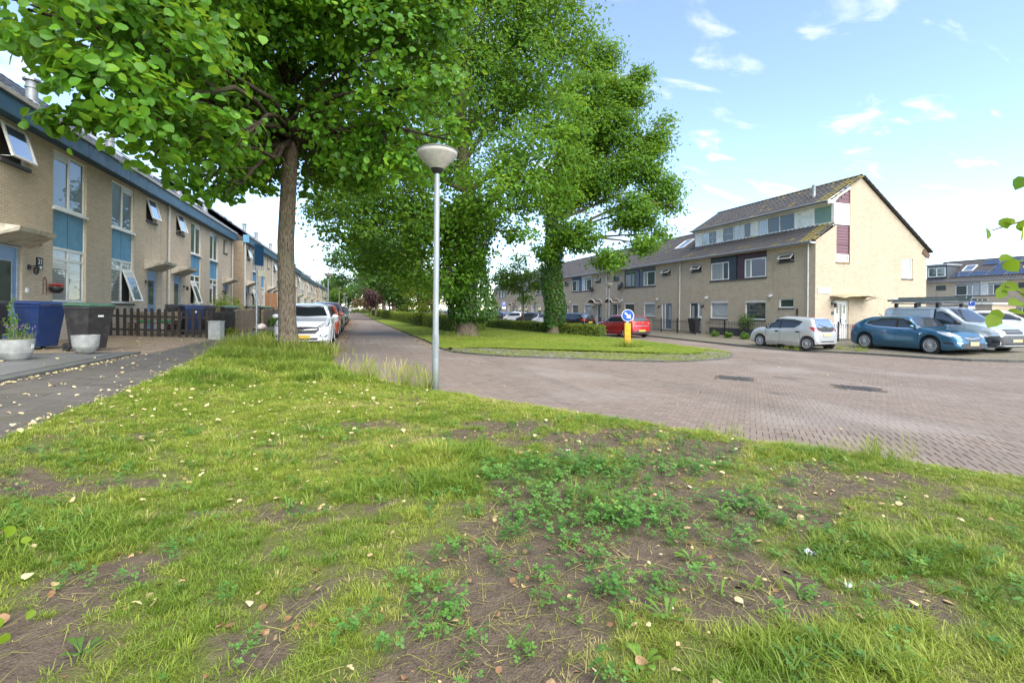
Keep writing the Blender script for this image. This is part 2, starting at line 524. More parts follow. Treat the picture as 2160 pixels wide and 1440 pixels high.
def paver_colour(t, p, rnd):
    c = t.ramp(rnd, [(0.0,(.132,.099,.079)),(.35,(.162,.122,.097)),(.7,(.184,.141,.113)),(1.0,(.142,.112,.094))])
    n = t.noise(p, 160, 3, .6); n2 = t.noise(p, 3.0, 5, .65); n3 = t.noise(p, .32, 4, .55)
    c = t.mix(t.mapr(n, .35, .7, 0, .6), c, (.235,.198,.17))
    c = t.mix(t.mapr(n2, .5, .75, 0, .45), c, (.105,.085,.065))
    c = t.mix(t.mapr(n3, .5, .68, 0, .5), c, (.265,.238,.215))
    sv = t.new('ShaderNodeMapping'); sv.inputs['Scale'].default_value = (.9,.07,1); sv.inputs['Rotation'].default_value = (0,0,.9); t.link(p, sv.inputs[0])
    c = t.mix(t.mapr(t.noise(sv.outputs[0], 1.0, 5, .6), .5, .72, 0, .45), c, (.10,.085,.072))   # tyre-darkened tracks
    c = t.mix(t.mapr(t.noise(p, .75, 3), .66, .74, 0, .6), c, (.075,.065,.055))                  # old oil spots
    return c, n
def paver_mat():
    t = NT('road_paver'); p = t.pos()
    r = t.new('ShaderNodeAttribute', attribute_name='rnd').outputs['Fac']
    c, n = paver_colour(t, p, r)
    t.set(color=c, rough=.86, spec=.3); t.bump(n, .35, .004)
    MATS['road_paver'] = t.m; return t.m
def road_mats():
    t = NT('road_joint_sand'); p = t.pos()
    n = t.noise(p, 30, 4); n2 = t.noise(p, 1.2, 4)
    c = t.mix(t.mapr(n, .3, .7), (.06,.05,.036), (.105,.088,.06))
    c = t.mix(t.mapr(n2, .45, .65, 0, .8), c, (.105,.098,.05))
    t.set(color=c, rough=1.0, spec=.1); j = t.m
    t = NT('road_far_paving'); p = t.pos()
    mp = t.new('ShaderNodeMapping'); mp.inputs['Rotation'].default_value = (0,0,math.radians(45)); t.link(p, mp.inputs[0])
    b = t.new('ShaderNodeTexBrick'); b.inputs['Scale'].default_value = 1
    b.inputs['Brick Width'].default_value = .2025; b.inputs['Row Height'].default_value = .0675; b.inputs['Mortar Size'].default_value = .004
    b.inputs['Color1'].default_value = (0,0,0,1); b.inputs['Color2'].default_value = (1,1,1,1); b.inputs['Mortar'].default_value = (.5,.5,.5,1)
    t.link(mp.outputs[0], b.inputs['Vector'])
    c, n = paver_colour(t, p, b.outputs['Color'])
    c = t.mix(t.math('MULTIPLY', b.outputs['Fac'], .75), c, (.09,.075,.05))
    t.set(color=c, rough=.88, spec=.25)
    return j, t.m
M_PAVER = paver_mat(); M_JOINT, M_ROADFAR = road_mats()

# the base ground, one sheet to the horizon
xs = [-900,-300,-120,-60,-30] + [a for a, b in GP[1:]] + [60,120,300,900]
xs = sorted(set(xs)); ys = [-60,-20,0,20,60,120,200,400,900,1800]
mb = MB()
vs = [(x, y, gz(x)-.07) for y in ys for x in xs]
fs = [(j*len(xs)+i, j*len(xs)+i+1, (j+1)*len(xs)+i+1, (j+1)*len(xs)+i) for j in range(len(ys)-1) for i in range(len(xs)-1)]
mb.add(vs, fs)
mb.build('ground', M_FARGRASS, smooth=True, kind='structure')

# the paved road: sand bed near the camera, paving texture far away, herringbone pavers on top of the near bed
def near_cell(cx, cy):
    Z = cam_depth(cx, cy); X = cam_side(cx, cy)
    return (Z > 1.0) & (Z < 21) & (np.abs(X) < 1.14*Z+1.2)
mbr = MB(); vid = {}
def rv(i, j):
    if (i, j) not in vid:
        vid[(i, j)] = len(mbr.v); mbr.v.append((i, j, gz(i)))
    return vid[(i, j)]
X0, X1, Y0, Y1 = -3, 45, -8, 30
for i in range(X0, X1):
    for j in range(Y0, Y1):
        nr = bool(near_cell(i+.5, j+.5))
        x0, x1 = i, i+1
        dz = -.006 if nr else 0.0
        mbr.add([(i,j,gz(i)+dz),(i+1,j,gz(i+1)+dz),(i+1,j+1,gz(i+1)+dz),(i,j+1,gz(i)+dz)], [(0,1,2,3)], 0 if nr else 1)
for xa, xb in zip([-3,-1.6,-.3,2,8,13,16,19,22.5,24,33,45], [-1.6,-.3,2,8,13,16,19,22.5,24,33,45,110]):
    if xa < 45:
        mbr.add([(xa,30,gz(xa)),(xb,30,gz(xb)),(xb,210,gz(xb)),(xa,210,gz(xa))], [(0,1,2,3)], 1)
    else:
        mbr.add([(45,-8,gz(45)),(110,-8,gz(110)),(110,210,gz(110)),(45,210,gz(45))], [(0,1,2,3)], 1)
road = mbr.build('road', [M_JOINT, M_ROADFAR], kind='structure')

def paver_proto(name, L, W, Hh, rnd, mat, top=0.0):
    b = .006; x, y = L/2, W/2
    V = [(-x+b,-y+b,top),(x-b,-y+b,top),(x-b,y-b,top),(-x+b,y-b,top),(-x,-y,top-b),(x,-y,top-b),(x,y,top-b),(-x,y,top-b),(-x,-y,top-Hh),(x,-y,top-Hh),(x,y,top-Hh),(-x,y,top-Hh)]
    Fq = [(0,1,2,3)] + [(4+i,4+(i+1)%4,(i+1)%4,i) for i in range(4)] + [(8+i,8+(i+1)%4,4+(i+1)%4,4+i) for i in range(4)]
    return np.array(V), np.array(Fq)
def lay_pieces(parent, pos, ang, zt, L, W, Hh, mat, name, joined_name, keep=300, seed=3, tiltamp=.006, slope=True):
    """pos (n,2) sorted nearest first: the first `keep` become parts of their own, the rest one mesh"""
    rg = np.random.default_rng(seed)
    V, Fq = paver_proto(name, L, W, Hh, 0, mat)
    n = len(pos); keep = min(keep, n)
    protos = []
    for k in range(6):
        me = bpy.data.meshes.new(name); me.from_pydata([tuple(v) for v in V], [], [tuple(f) for f in Fq]); me.materials.append(mat)
        a = me.attributes.new('rnd', 'FLOAT', 'POINT'); a.data.foreach_set('value', np.full(len(V), (k+.5)/6, np.float32)); protos.append(me)
    tx = rg.normal(0, tiltamp, n); ty = rg.normal(0, tiltamp, n); dz = rg.normal(0, .0010, n); dr = rg.normal(0, .008, n)
    sl = (np.interp(pos[:,0]+.05, GX, GZ)-np.interp(pos[:,0]-.05, GX, GZ))/.1 if slope else np.zeros(n)
    tx = tx+sl*np.cos(ang); ty = ty-sl*np.sin(ang)          # the pieces follow the fall of the ground
    for i in range(keep):
        o = bpy.data.objects.new(name, protos[int(rg.integers(6))]); COL.objects.link(o); o.parent = parent
        o.location = (pos[i,0], pos[i,1], zt[i]+dz[i]); o.rotation_euler = (ty[i], -tx[i], ang[i]+dr[i])
    if n > keep:
        if n > 6000:                                        # far pieces: plain blocks
            V = V[[4,5,6,7,8,9,10,11]].copy(); V[:4,2] = 0; Fq = np.array([(0,1,2,3),(4,5,1,0),(5,6,2,1),(6,7,3,2),(7,4,0,3)])
        idx = np.arange(keep, n); c, s = np.cos(ang[idx]+dr[idx]), np.sin(ang[idx]+dr[idx])
        P = np.zeros((len(idx), len(V), 3))
        P[:,:,0] = V[None,:,0]*c[:,None]-V[None,:,1]*s[:,None]+pos[idx,0][:,None]
        P[:,:,1] = V[None,:,0]*s[:,None]+V[None,:,1]*c[:,None]+pos[idx,1][:,None]
        P[:,:,2] = V[None,:,2]+(zt[idx]+dz[idx])[:,None]+V[None,:,0]*tx[idx][:,None]+V[None,:,1]*ty[idx][:,None]
        FF = (Fq[None]+(np.arange(len(idx))*len(V))[:,None,None]).reshape(-1,4)
        np_mesh(joined_name, P.reshape(-1,3), FF, mat, {'rnd': np.repeat(rg.random(len(idx)), len(V))}, parent=parent, kind='stuff')
W_ = .0675
n = 460
ii, jj = np.meshgrid(np.arange(-n, n), np.arange(-n, n), indexing='ij')
cc = (ii-jj) % 6
selH = cc == 0; selV = cc == 5
px = np.concatenate([(ii[selH]+1.5)*W_, (ii[selV]+.5)*W_]); py = np.concatenate([(jj[selH]+.5)*W_, (jj[selV]+1.5)*W_])
pa = np.concatenate([np.zeros(selH.sum()), np.full(selV.sum(), math.pi/2)])
q = math.radians(45)
wx = px*math.cos(q)-py*math.sin(q); wy = px*math.sin(q)+py*math.cos(q)
kk = near_cell(np.floor(wx)+.5, np.floor(wy)+.5) & (wx > -2.6) & (wx < 44) & (wy > -7)
kk &= ~(inside(VERGE, wx, wy) & (dist_poly(VERGE_R, wx, wy) > .10))
wx, wy, pa = wx[kk], wy[kk], pa[kk]
kk = ~(inside(ISL_OUT, wx, wy) & (dist_poly(ISL_OUT, wx, wy) > .12)) & ~(inside(PAVE_R+[(90,170)], wx, wy) & (dist_poly(PAVE_R, wx, wy) > .15))
wx, wy, pa = wx[kk], wy[kk], pa[kk]
od = np.argsort(cam_depth(wx, wy)+.6*np.maximum(0, np.abs(cam_side(wx, wy))-1.04*cam_depth(wx, wy))*20)
wx, wy, pa = wx[od], wy[od], pa[od]
# the manholes interrupt the paving
MANHOLES = [(8.3, 8.8), (9.95, 7.15)]
kk = np.ones(len(wx), bool)
for mx_, my_ in MANHOLES: kk &= np.maximum(np.abs((wx-mx_)*math.cos(q)+(wy-my_)*math.sin(q)), np.abs(-(wx-mx_)*math.sin(q)+(wy-my_)*math.cos(q))) > .42
wx, wy, pa = wx[kk], wy[kk], pa[kk]
lay_pieces(road, np.stack([wx, wy], 1), pa+q, np.interp(wx, GX, GZ)+.002, .1982, .0635, .03, M_PAVER, 'paver', 'pavers_beyond', 300, 3, .003)

M_GRATE = simple('cast_iron_cover', (.042,.040,.038), .8, .0, var=.3, scale=25, bump=.4, bscale=40)
for k, ((mx_, my_), lab) in enumerate(zip(MANHOLES, ('square dark iron manhole cover in the paving, nearer the island', 'square dark iron manhole cover in the paving, nearer the camera'))):
    t = thing('manhole_cover', lab, 'manhole cover', (mx_, my_, gz(mx_)), q, 'manhole covers in the road')
    MB().box(-.36,.36,-.36,.36,-.06,-.004).build('frame', M_GRATE, t)
    mb = MB()
    for a in range(-3, 4):
        for b in range(-3, 4): mb.box(a*.085-.034, a*.085+.034, b*.085-.034, b*.085+.034, -.02, .003)
    mb.build('lid', M_GRATE, t)

# kerb stones laid along a curve
def kerb_run(name, line, width, top, depth, mat, side=1, L=.98, zf=None, ymax=40, back=0.0):
    """each stone a part of the kerb"""
    root = bpy.data.objects.new(name, None); COL.objects.link(root); root['kind'] = 'structure'
    acc = []; d = 0
    pts = [Vector((p[0], p[1], 0)) for p in line]
    cum = [0]
    for a, b in zip(pts, pts[1:]): cum.append(cum[-1]+(b-a).length)
    def at(s):
        for k in range(len(pts)-1):
            if s <= cum[k+1]:
                t = (s-cum[k])/max(1e-9, cum[k+1]-cum[k]); return pts[k].lerp(pts[k+1], t)
        return pts[-1]
    s = 0
    while s+L < cum[-1]:
        a, b = at(s), at(s+L-.012)
        if max(a.y, b.y) < ymax and max(abs(a.x), abs(b.x)) < 60:
            dr = (b-a).normalized(); nn = Vector((-dr.y, dr.x, 0))*side
            za = (zf or gz)(a.x)+top+random.uniform(-.004,.004); zb = (zf or gz)(b.x)+top+random.uniform(-.004,.004)
            c = .012
            P = []
            for (p, z) in ((a, za), (b, zb)):
                for off, dz in ((0, -depth), (0, -c), (c, 0), (width-c, 0), (width, -c), (width, -depth)):
                    qn = p+nn*(off+back); P.append((qn.x, qn.y, z+dz))
            F_ = [(k, k+1, 7+k, 6+k) for k in range(5)] + [(0,1,2,3,4,5), (6,7,8,9,10,11)]
            MB().add(P, F_).build('kerb_stone', mat, root)
        s += L
    return root
kerb_run('kerb', VERGE_R, .11, .012, .12, M_KERB, side=-1)
i0 = 2
kerb_run('kerb', ISL_OUT[i0:], .10, .05, .16, M_KERB, side=1, ymax=48)
kerb_run('kerb', PAVE_R[4:], .14, .085, .16, M_KERB, side=1, ymax=48)

# verge: the grass strip the camera stands on
def sheet(name, poly, step, zfun, mat, attr=None, drop_edge=None):
    P = np.array(poly); x0, y0 = P.min(0); x1, y1 = P.max(0)
    nx, ny = int((x1-x0)/step)+2, int((y1-y0)/step)+2
    X, Y = np.meshgrid(x0+np.arange(nx)*step, y0+np.arange(ny)*step, indexing='ij')
    cx, cy = X[:-1,:-1]+step/2, Y[:-1,:-1]+step/2
    ok = inside(poly, cx, cy)
    idx = np.arange(nx*ny).reshape(nx, ny)
    F_ = np.stack([idx[:-1,:-1][ok], idx[1:,:-1][ok], idx[1:,1:][ok], idx[:-1,1:][ok]], 1)
    used = np.unique(F_); re = np.full(nx*ny, -1); re[used] = np.arange(len(used))
    x, y = X.ravel()[used], Y.ravel()[used]
    # rim vertices slide onto the outline, so that edges are clean curves
    cnt = np.bincount(re[F_].ravel(), minlength=len(used)); rim = cnt < 4
    bx, by = x[rim].copy(), y[rim].copy(); best = np.full(len(bx), 1e9); qx, qy = bx.copy(), by.copy()
    for i in range(len(poly)):
        (ax, ay), (cx_, cy_) = poly[i], poly[(i+1) % len(poly)]
        L = (cx_-ax)**2+(cy_-ay)**2
        if L < 1e-12: continue
        tt = np.clip(((bx-ax)*(cx_-ax)+(by-ay)*(cy_-ay))/L, 0, 1); ux, uy = ax+tt*(cx_-ax), ay+tt*(cy_-ay)
        dd = np.hypot(bx-ux, by-uy); m = dd < best; best[m] = dd[m]; qx[m] = ux[m]; qy[m] = uy[m]
    m = best < 1.5*step; bx[m] = qx[m]; by[m] = qy[m]; x[rim] = bx; y[rim] = by
    at = {k: f(x, y) for k, f in (attr or {}).items()}
    return np_mesh(name, np.stack([x, y, zfun(x, y)], 1), re[F_], mat, at, smooth=True, kind='structure')
def blobf(lst):
    def f(X, Y):
        r = np.zeros(np.shape(X))
        for cx, cy, rx, ry, w in lst: r = np.maximum(r, w*np.exp(-(((X-cx)/rx)**2+((Y-cy)/ry)**2)))
        return r
    return f
# where the turf is worn bare, where clover grows (positions on the ground)
BARE = blobf([(1.9,1.75,.55,.3,.9),(.75,2.05,.5,.35,.9),(2.35,2.75,.6,.45,1.0),(3.6,2.9,.6,.4,.85),(1.0,5.0,.6,.3,.75),(1.9,5.2,.7,.25,.8),(2.9,4.6,.5,.3,.9),(4.3,2.9,.4,.25,.7),(-.35,2.2,.3,.3,.7),(-1.35,2.15,.4,.35,.8),(0,3.35,.35,.15,.6),(-2,3.9,.4,.15,.55),(.55,1.5,.5,.2,.7),(2.6,1.6,.4,.3,.7),(1.15,2.35,.75,.55,.9),(1.75,3.0,.9,.5,.75),(.85,3.6,.5,.3,.5),(2.6,3.2,.8,.7,.8),(3.2,3.9,.8,.45,.8),(2.3,4.5,1.1,.45,.7),(.35,1.75,.45,.4,.8),(-1.15,2.55,.35,.5,.55),(-.75,3.4,.6,.2,.5),(-1.5,4.0,.5,.18,.45),(2.9,2.3,.6,.5,.8),(3.9,3.3,.7,.3,.7),(1.55,2.0,.5,.3,.6),(-.2,4.4,.8,.18,.35),(1.3,5.4,.8,.3,.5),(.3,5.6,.5,.2,.3)])
CLOVER = blobf([(1.55,3.55,.75,.45,1.0),(1.3,3.0,.6,.45,.9),(1.6,2.6,.65,.4,1.0),(1.25,2.1,.5,.35,.7),(2.1,3.35,.8,.4,.75),(2.6,2.7,.6,.35,.55),(.95,3.2,.5,.3,.6),(.55,2.55,.35,.2,.55),(.35,2.05,.3,.2,.5),(2.0,2.4,.5,.3,.5)])
LUSH = blobf([(.55,3.6,.6,.25,.8),(.8,4.3,.5,.3,.6),(-1.9,3.2,.7,.35,.9),(-1.2,10.6,1.1,.6,1.0),(-.5,9.2,.6,.4,.9),(-1.8,12.6,1.2,1.0,1),(-2.2,8.8,.5,.6,.8),(1.6,1.35,.5,.25,.6),(4.2,3.6,.5,.3,.7),(2.9,1.9,.5,.35,.7),(-2,15,1.3,1.4,1.2)])
def verge_bare(x, y):
    return np.clip(1.15*BARE(x, y)+.8*(fbm(x, y, .9, 5)-.42)+.75*(fbm(x, y, .30, 9, 2)-.5)+.55*(vnoise(x, y, .09, 19)-.5)-.7*LUSH(x, y), 0, 1)
def verge_z(x, y):
    e = np.minimum(1, dist_poly(VERGE_R, x, y)/.35)
    return np.interp(x, GX, GZ)+.012+.03*e+.035*(fbm(x, y, 1.4, 2)-.5)*e+.02*(fbm(x, y, .35, 4)-.5)
sheet('verge', VERGE, .09, verge_z, M_SOIL, {'bare': verge_bare})

# island lawn
def isl_z(x, y): 
    e = np.minimum(1, dist_poly(ISL_OUT, x, y)/2.0)
    return np.interp(x, GX, GZ)+.055+.07*e+.03*(fbm(x, y, 1.5, 3)-.5)
ISL_LAWN = [(p[0], p[1]) for p in ISL_OUT if p[1] >= 16.0 and p[0] < 4] + APRON_IN + [p for p in ISL_OUT if p[0] > 14.0 and p[1] > 15.2 or (p[0] > 11 and p[1] > 20)]
M_LAWN = far_grass_mat('island_grass', (.085,.135,.012), (.15,.20,.024), (.20,.17,.05))
sheet('island_lawn', [p for p in ISL_LAWN], .3, isl_z, M_LAWN)
# cobbled apron round the island's near edge, half grown over
ap_out = [p for p in ISL_OUT if p[1] < 16.2 and p[0] > 3.0]
APRON = ap_out + APRON_IN[::-1]
def ap_z(x, y):
    d = dist_poly(ap_out, x, y); return np.interp(x, GX, GZ)+.035+np.minimum(d, 1.4)*.03
M_APRON = simple('apron_moss', (.13,.135,.04), .95, var=.5, scale=12, bump=.6, dirt=((.06,.045,.03), 3, .8))
apron = sheet('cobble_apron', APRON, .15, ap_z, M_APRON)
gx, gy = np.meshgrid(np.arange(2.5, 15, .15), np.arange(11.8, 18, .15), indexing='ij')
gx = (gx+RNG.normal(0,.014,gx.shape)).ravel(); gy = (gy+RNG.normal(0,.014,gy.shape)).ravel()
kk = inside(APRON, gx, gy) & (vnoise(gx, gy, .9, 8) > .30) & (dist_poly(ap_out, gx, gy) > .16)
gx, gy = gx[kk], gy[kk]; od = np.argsort(cam_depth(gx, gy)); gx, gy = gx[od], gy[od]
def cobble_mat():
    t = NT('cobble_stone'); p = t.pos()
    r = t.new('ShaderNodeAttribute', attribute_name='rnd').outputs['Fac']
    c = t.ramp(r, [(0,(.085,.082,.075)),(1,(.19,.185,.17))]); n = t.noise(p, 40, 4)
    c = t.mix(t.mapr(t.noise(p, 2.2, 4), .34, .55, 0, .92), c, t.mix(t.mapr(n, .3, .7), (.07,.09,.02), (.17,.17,.05)))
    t.set(color=c, rough=.9, spec=.25); t.bump(n, .6, .01); return t.m
M_COBBLE = cobble_mat()
lay_pieces(apron, np.stack([gx, gy], 1), RNG.normal(.15, .06, len(gx)), ap_z(gx, gy)+.014, .125, .12, .05, M_COBBLE, 'cobble', 'cobbles_beyond', 300, 5, .05)

# left sidewalk of dark tiles
def sw_z(x): return gz(x)+.006
mb = MB()
for a, b in ((-4.45,-3.7),(-3.7,-2.9),(-2.9,-2.55)):
    mb.add([(a,-6,gz(a)-.004),(b,-6,gz(b)-.004),(b,170,gz(b)-.004),(a,170,gz(a)-.004)], [(0,1,2,3)])
def tile_mat(name, a, b, moss, leaf=0):
    t = NT(name); p = t.pos()
    r = t.new('ShaderNodeAttribute', attribute_name='rnd').outputs['Fac']
    n = t.noise(p, 120, 3, .65); n2 = t.noise(p, 1.4, 5, .6)
    c = t.mix(r, a, b); c = t.mix(t.mapr(n, .4, .75, 0, .5), c, tuple(min(1, x*2.0) for x in b))
    c = t.mix(t.mapr(n2, .5, .72, 0, .7), c, moss)
    t.set(color=c, rough=.82, spec=.35); t.bump(n, .5, .005); MATS[name] = t.m; return t.m
M_WALK = tile_mat('sidewalk_tile', (.056,.050,.043), (.090,.080,.068), (.08,.075,.045))
M_WALKBED = simple('sidewalk_joint', (.055,.05,.035), .95, var=.4, scale=10)
walk = mb.build('sidewalk', M_WALKBED, kind='structure')
tx_, ty_ = np.meshgrid(np.arange(-4.28, -2.6, .302), np.arange(1.5, 48, .302), indexing='ij')
ty_ = ty_ + (np.arange(tx_.shape[0]) % 2)[:,None]*.151
tx_, ty_ = tx_.ravel(), ty_.ravel(); kk = (np.abs(cam_side(tx_, ty_)) < 1.12*cam_depth(tx_, ty_)+.4) & (cam_depth(tx_, ty_) > 1)
tx_, ty_ = tx_[kk], ty_[kk]; od = np.argsort(cam_depth(tx_, ty_)); tx_, ty_ = tx_[od], ty_[od]
lay_pieces(walk, np.stack([tx_, ty_], 1), np.zeros(len(tx_)), np.interp(tx_, GX, GZ)+.010, .298, .298, .03, M_WALK, 'paving_tile', 'tiles_beyond', 300, 6, .010)

# raised slab forecourt with the planters, and the mossy drive beside it
M_SLAB = tile_mat('forecourt_slab', (.085,.083,.08), (.13,.127,.12), (.10,.095,.055))
mb = MB(); mb.box(-8.3,-4.40,-2,12.25,.2,.425)
fc = mb.build('forecourt', M_KERB, kind='structure')
sx, sy = np.meshgrid(np.arange(-8.0, -4.5, .502), np.arange(3, 12.1, 1.002), indexing='ij')
sy = sy+(np.arange(sx.shape[0]) % 2)[:,None]*.5; sx, sy = sx.ravel()+.1, sy.ravel()
kk = (sy < 11.8)&(sx > -8.2); sx, sy = sx[kk], sy[kk]
lay_pieces(fc, np.stack([sx, sy], 1), np.zeros(len(sx)), np.full(len(sx), .442), .496, .992, .03, M_SLAB, 'paving_slab', 'slabs_beyond', 300, 8, .006, False)
M_DRIVE = tile_mat('drive_paver', (.135,.10,.07), (.20,.155,.11), (.14,.125,.04))
mb = MB(); mb.add([(-8.1,12.25,gz(-8.1)-.005),(-6,12.25,gz(-6)-.005),(-4.45,12.25,gz(-4.45)-.005),(-4.45,60,gz(-4.45)-.005),(-6,60,gz(-6)-.005),(-8.1,60,gz(-8.1)-.005)], [(0,1,4,5),(1,2,3,4)])
dr = mb.build('driveway', M_WALKBED, kind='structure')
dx, dy = np.meshgrid(np.arange(-7.85, -4.45, .212), np.arange(12.4, 22, .107), indexing='ij')
dx = dx+(np.arange(dx.shape[1]) % 2)[None,:]*.106; dx, dy = dx.ravel(), dy.ravel()
od = np.argsort(cam_depth(dx, dy)); dx, dy = dx[od], dy[od]; kk = np.abs(cam_side(dx, dy)) < 1.1*cam_depth(dx, dy); dx, dy = dx[kk], dy[kk]
lay_pieces(dr, np.stack([dx, dy], 1), np.zeros(len(dx)), np.interp(dx, GX, GZ)+.012, .206, .1, .03, M_DRIVE, 'paver', 'pavers_beyond', 300, 9, .012)

# right pavement
def pv_z(x): return gz(x)+.08
xs2 = [16.75,18.5,20,22,24.4,28,33,45,90]
poly = PAVE_R+[(90,170)]
M_PAVE = None
def pave_mat():
    t = NT('right_pavement_paving'); p = t.pos()
    b = t.new('ShaderNodeTexBrick'); b.inputs['Scale'].default_value = 1
    b.inputs['Brick Width'].default_value = .21; b.inputs['Row Height'].default_value = .105; b.inputs['Mortar Size'].default_value = .006
    b.inputs['Color1'].default_value = (.115,.10,.08,1); b.inputs['Color2'].default_value = (.16,.135,.11,1); b.inputs['Mortar'].default_value = (.06,.06,.025,1)
    t.link(p, b.inputs['Vector'])
    n = t.noise(p, 1.3, 5, .6); n2 = t.noise(p, 60, 3)
    c = t.mix(t.mapr(n, .45, .7, 0, .6), b.outputs['Color'], (.12,.13,.045))
    c = t.mix(t.mapr(n2, .4, .75, 0, .4), c, (.25,.22,.18))
    t.set(color=c, rough=.9, spec=.25); t.bump(b.outputs['Fac'], -.4, .01); return t.m
M_PAVE = pave_mat()
sheet('pavement', [(p[0]+.0, p[1]) for p in PAVE_R if p[1] < 120]+[(90,120)], .4, lambda x, y: np.interp(x, GX, GZ)+.078-.075*(dist_poly(PAVE_R, x, y) < .06), M_PAVE)
# ================================================================== HOUSES
def wall_cells(mb, P, a0, a1, b0, b1, openings, depth=.11, mi=0, top=None):
    """front skin of a wall with real openings and reveals; P(a,b,d) maps along/height/outward to 3-D"""
    As = sorted({a0, a1} | {min(max(o[i], a0), a1) for o in openings for i in (0, 1)})
    Bs = sorted({b0, b1} | {min(max(o[i], b0), b1) for o in openings for i in (2, 3)})
    for a, a2 in zip(As, As[1:]):
        for b, b2 in zip(Bs, Bs[1:]):
            ca, cb = (a+a2)/2, (b+b2)/2
            if any(o[0] < ca < o[1] and o[2] < cb < o[3] for o in openings): continue
            mb.add([P(a,b,0), P(a2,b,0), P(a2,b2,0), P(a,b2,0)], [(0,1,2,3)], mi)
    for (o0, o1, o2, o3) in [o[:4] for o in openings]:
        for q in ([(o0,o2),(o0,o3)], [(o1,o2),(o1,o3)], [(o0,o2),(o1,o2)], [(o0,o3),(o1,o3)]):
            mb.add([P(*q[0],0), P(*q[1],0), P(*q[1],-depth), P(*q[0],-depth)], [(0,1,2,3)], mi)
def pbox(mb, P, a0, a1, b0, b1, d0, d1, mi=0):
    vs = [P(a0,b0,d0),P(a1,b0,d0),P(a1,b0,d1),P(a0,b0,d1),P(a0,b1,d0),P(a1,b1,d0),P(a1,b1,d1),P(a0,b1,d1)]
    mb.add(vs, [(0,3,2,1),(4,5,6,7),(0,1,5,4),(1,2,6,5),(2,3,7,6),(3,0,4,7)], mi)
def frame_mb(P, a0, a1, b0, b1, t, d0, d1):
    mb = MB()
    pbox(mb, P, a0, a0+t, b0, b1, d0, d1); pbox(mb, P, a1-t, a1, b0, b1, d0, d1)
    pbox(mb, P, a0+t, a1-t, b0, b0+t, d0, d1); pbox(mb, P, a0+t, a1-t, b1-t, b1, d0, d1)
    return mb
def window(root, P, a0, a1, b0, b1, splits=(), rows=(), d=-.07, t=.05, fm=None, pm=None, sill=True, sillm=None, pms=None, grille=None, bars=(), name='window'):
    """frame as the part; each pane, the sill and a vent grille its sub-parts"""
    fm = fm or M_FRAME; pm = pm or M_GLASS
    mb = frame_mb(P, a0, a1, b0, b1, t, d-.05, d+.015)
    As = [a0+t] + [s for s in splits] + [a1-t]; Bs = [b0+t] + [r for r in rows] + [b1-t]
    for s in splits: pbox(mb, P, s-t*.5, s+t*.5, b0+t, b1-t, d-.05, d+.012)
    for r in rows: pbox(mb, P, a0+t, a1-t, r-t*.5, r+t*.5, d-.05, d+.010)
    for s in bars: pbox(mb, P, s[0], s[1], s[2], s[3], d-.012, d-.002)
    w = mb.build(name, fm, root)
    k = 0
    for i, (a, a2) in enumerate(zip(As, As[1:])):
        for j, (b, b2) in enumerate(zip(Bs, Bs[1:])):
            m = pm if pms is None else pms[k % len(pms)]
            k += 1
            if m is None: continue
            q = MB(); pbox(q, P, a+.006, a2-.006, b+.006, b2-.006, d-.03, d-.018); q.build('pane', m, w)
    if grille:
        ga0, ga1, gb0, gb1 = grille
        g = MB()
        pbox(g, P, ga0, ga1, gb0, gb1, d-.016, d+.004)
        nb = max(3, int((gb1-gb0)/.045))
        for i in range(nb):
            z = gb0+(i+.5)*(gb1-gb0)/nb; pbox(g, P, ga0+.02, ga1-.02, z-.008, z+.008, d+.004, d+.018)
        g.build('vent_grille', fm, w)
    if sill:
        s = MB(); pbox(s, P, a0-.04, a1+.04, b0-.07, b0-.001, d-.04, .045); s.build('sill', sillm or M_SILL, w)
    return w
def hung_sash(root, P, a0, a1, b0, b1, ang, d=-.02, t=.055, fm=None, pm=None, grille=0.0):
    """top-hung sash swung outward at the bottom"""
    ca, sa = math.cos(ang), math.sin(ang)
    def Q(a, b, dd):
        h = b1-b; return P(a, b1-h*ca+dd*sa, d+h*sa+dd*ca)
    mb = frame_mb(Q, a0, a1, b0, b1, t, -.02, .03)
    pbox(mb, P, a0+.01, a0+.025, b0+.02, b0+.035, d, d+(b1-b0)*sa*.8)
    w = mb.build('open_sash', fm or M_FRAME, root)
    q = MB(); pbox(q, Q, a0+t, a1-t, b0+t, b1-t-grille, -.004, .006); q.build('pane', pm or M_GLASS_SKY, w)
    if grille:
        g = MB()
        for i in range(4):
            z = b1-t-grille+(i+.5)*grille/4; pbox(g, Q, a0+t, a1-t, z-.012, z+.012, 0, .02)
        pbox(g, Q, a0+t, a1-t, b1-t-grille, b1-t, -.005, .004)
        g.build('vent_grille', fm or M_FRAME, w)
    return w
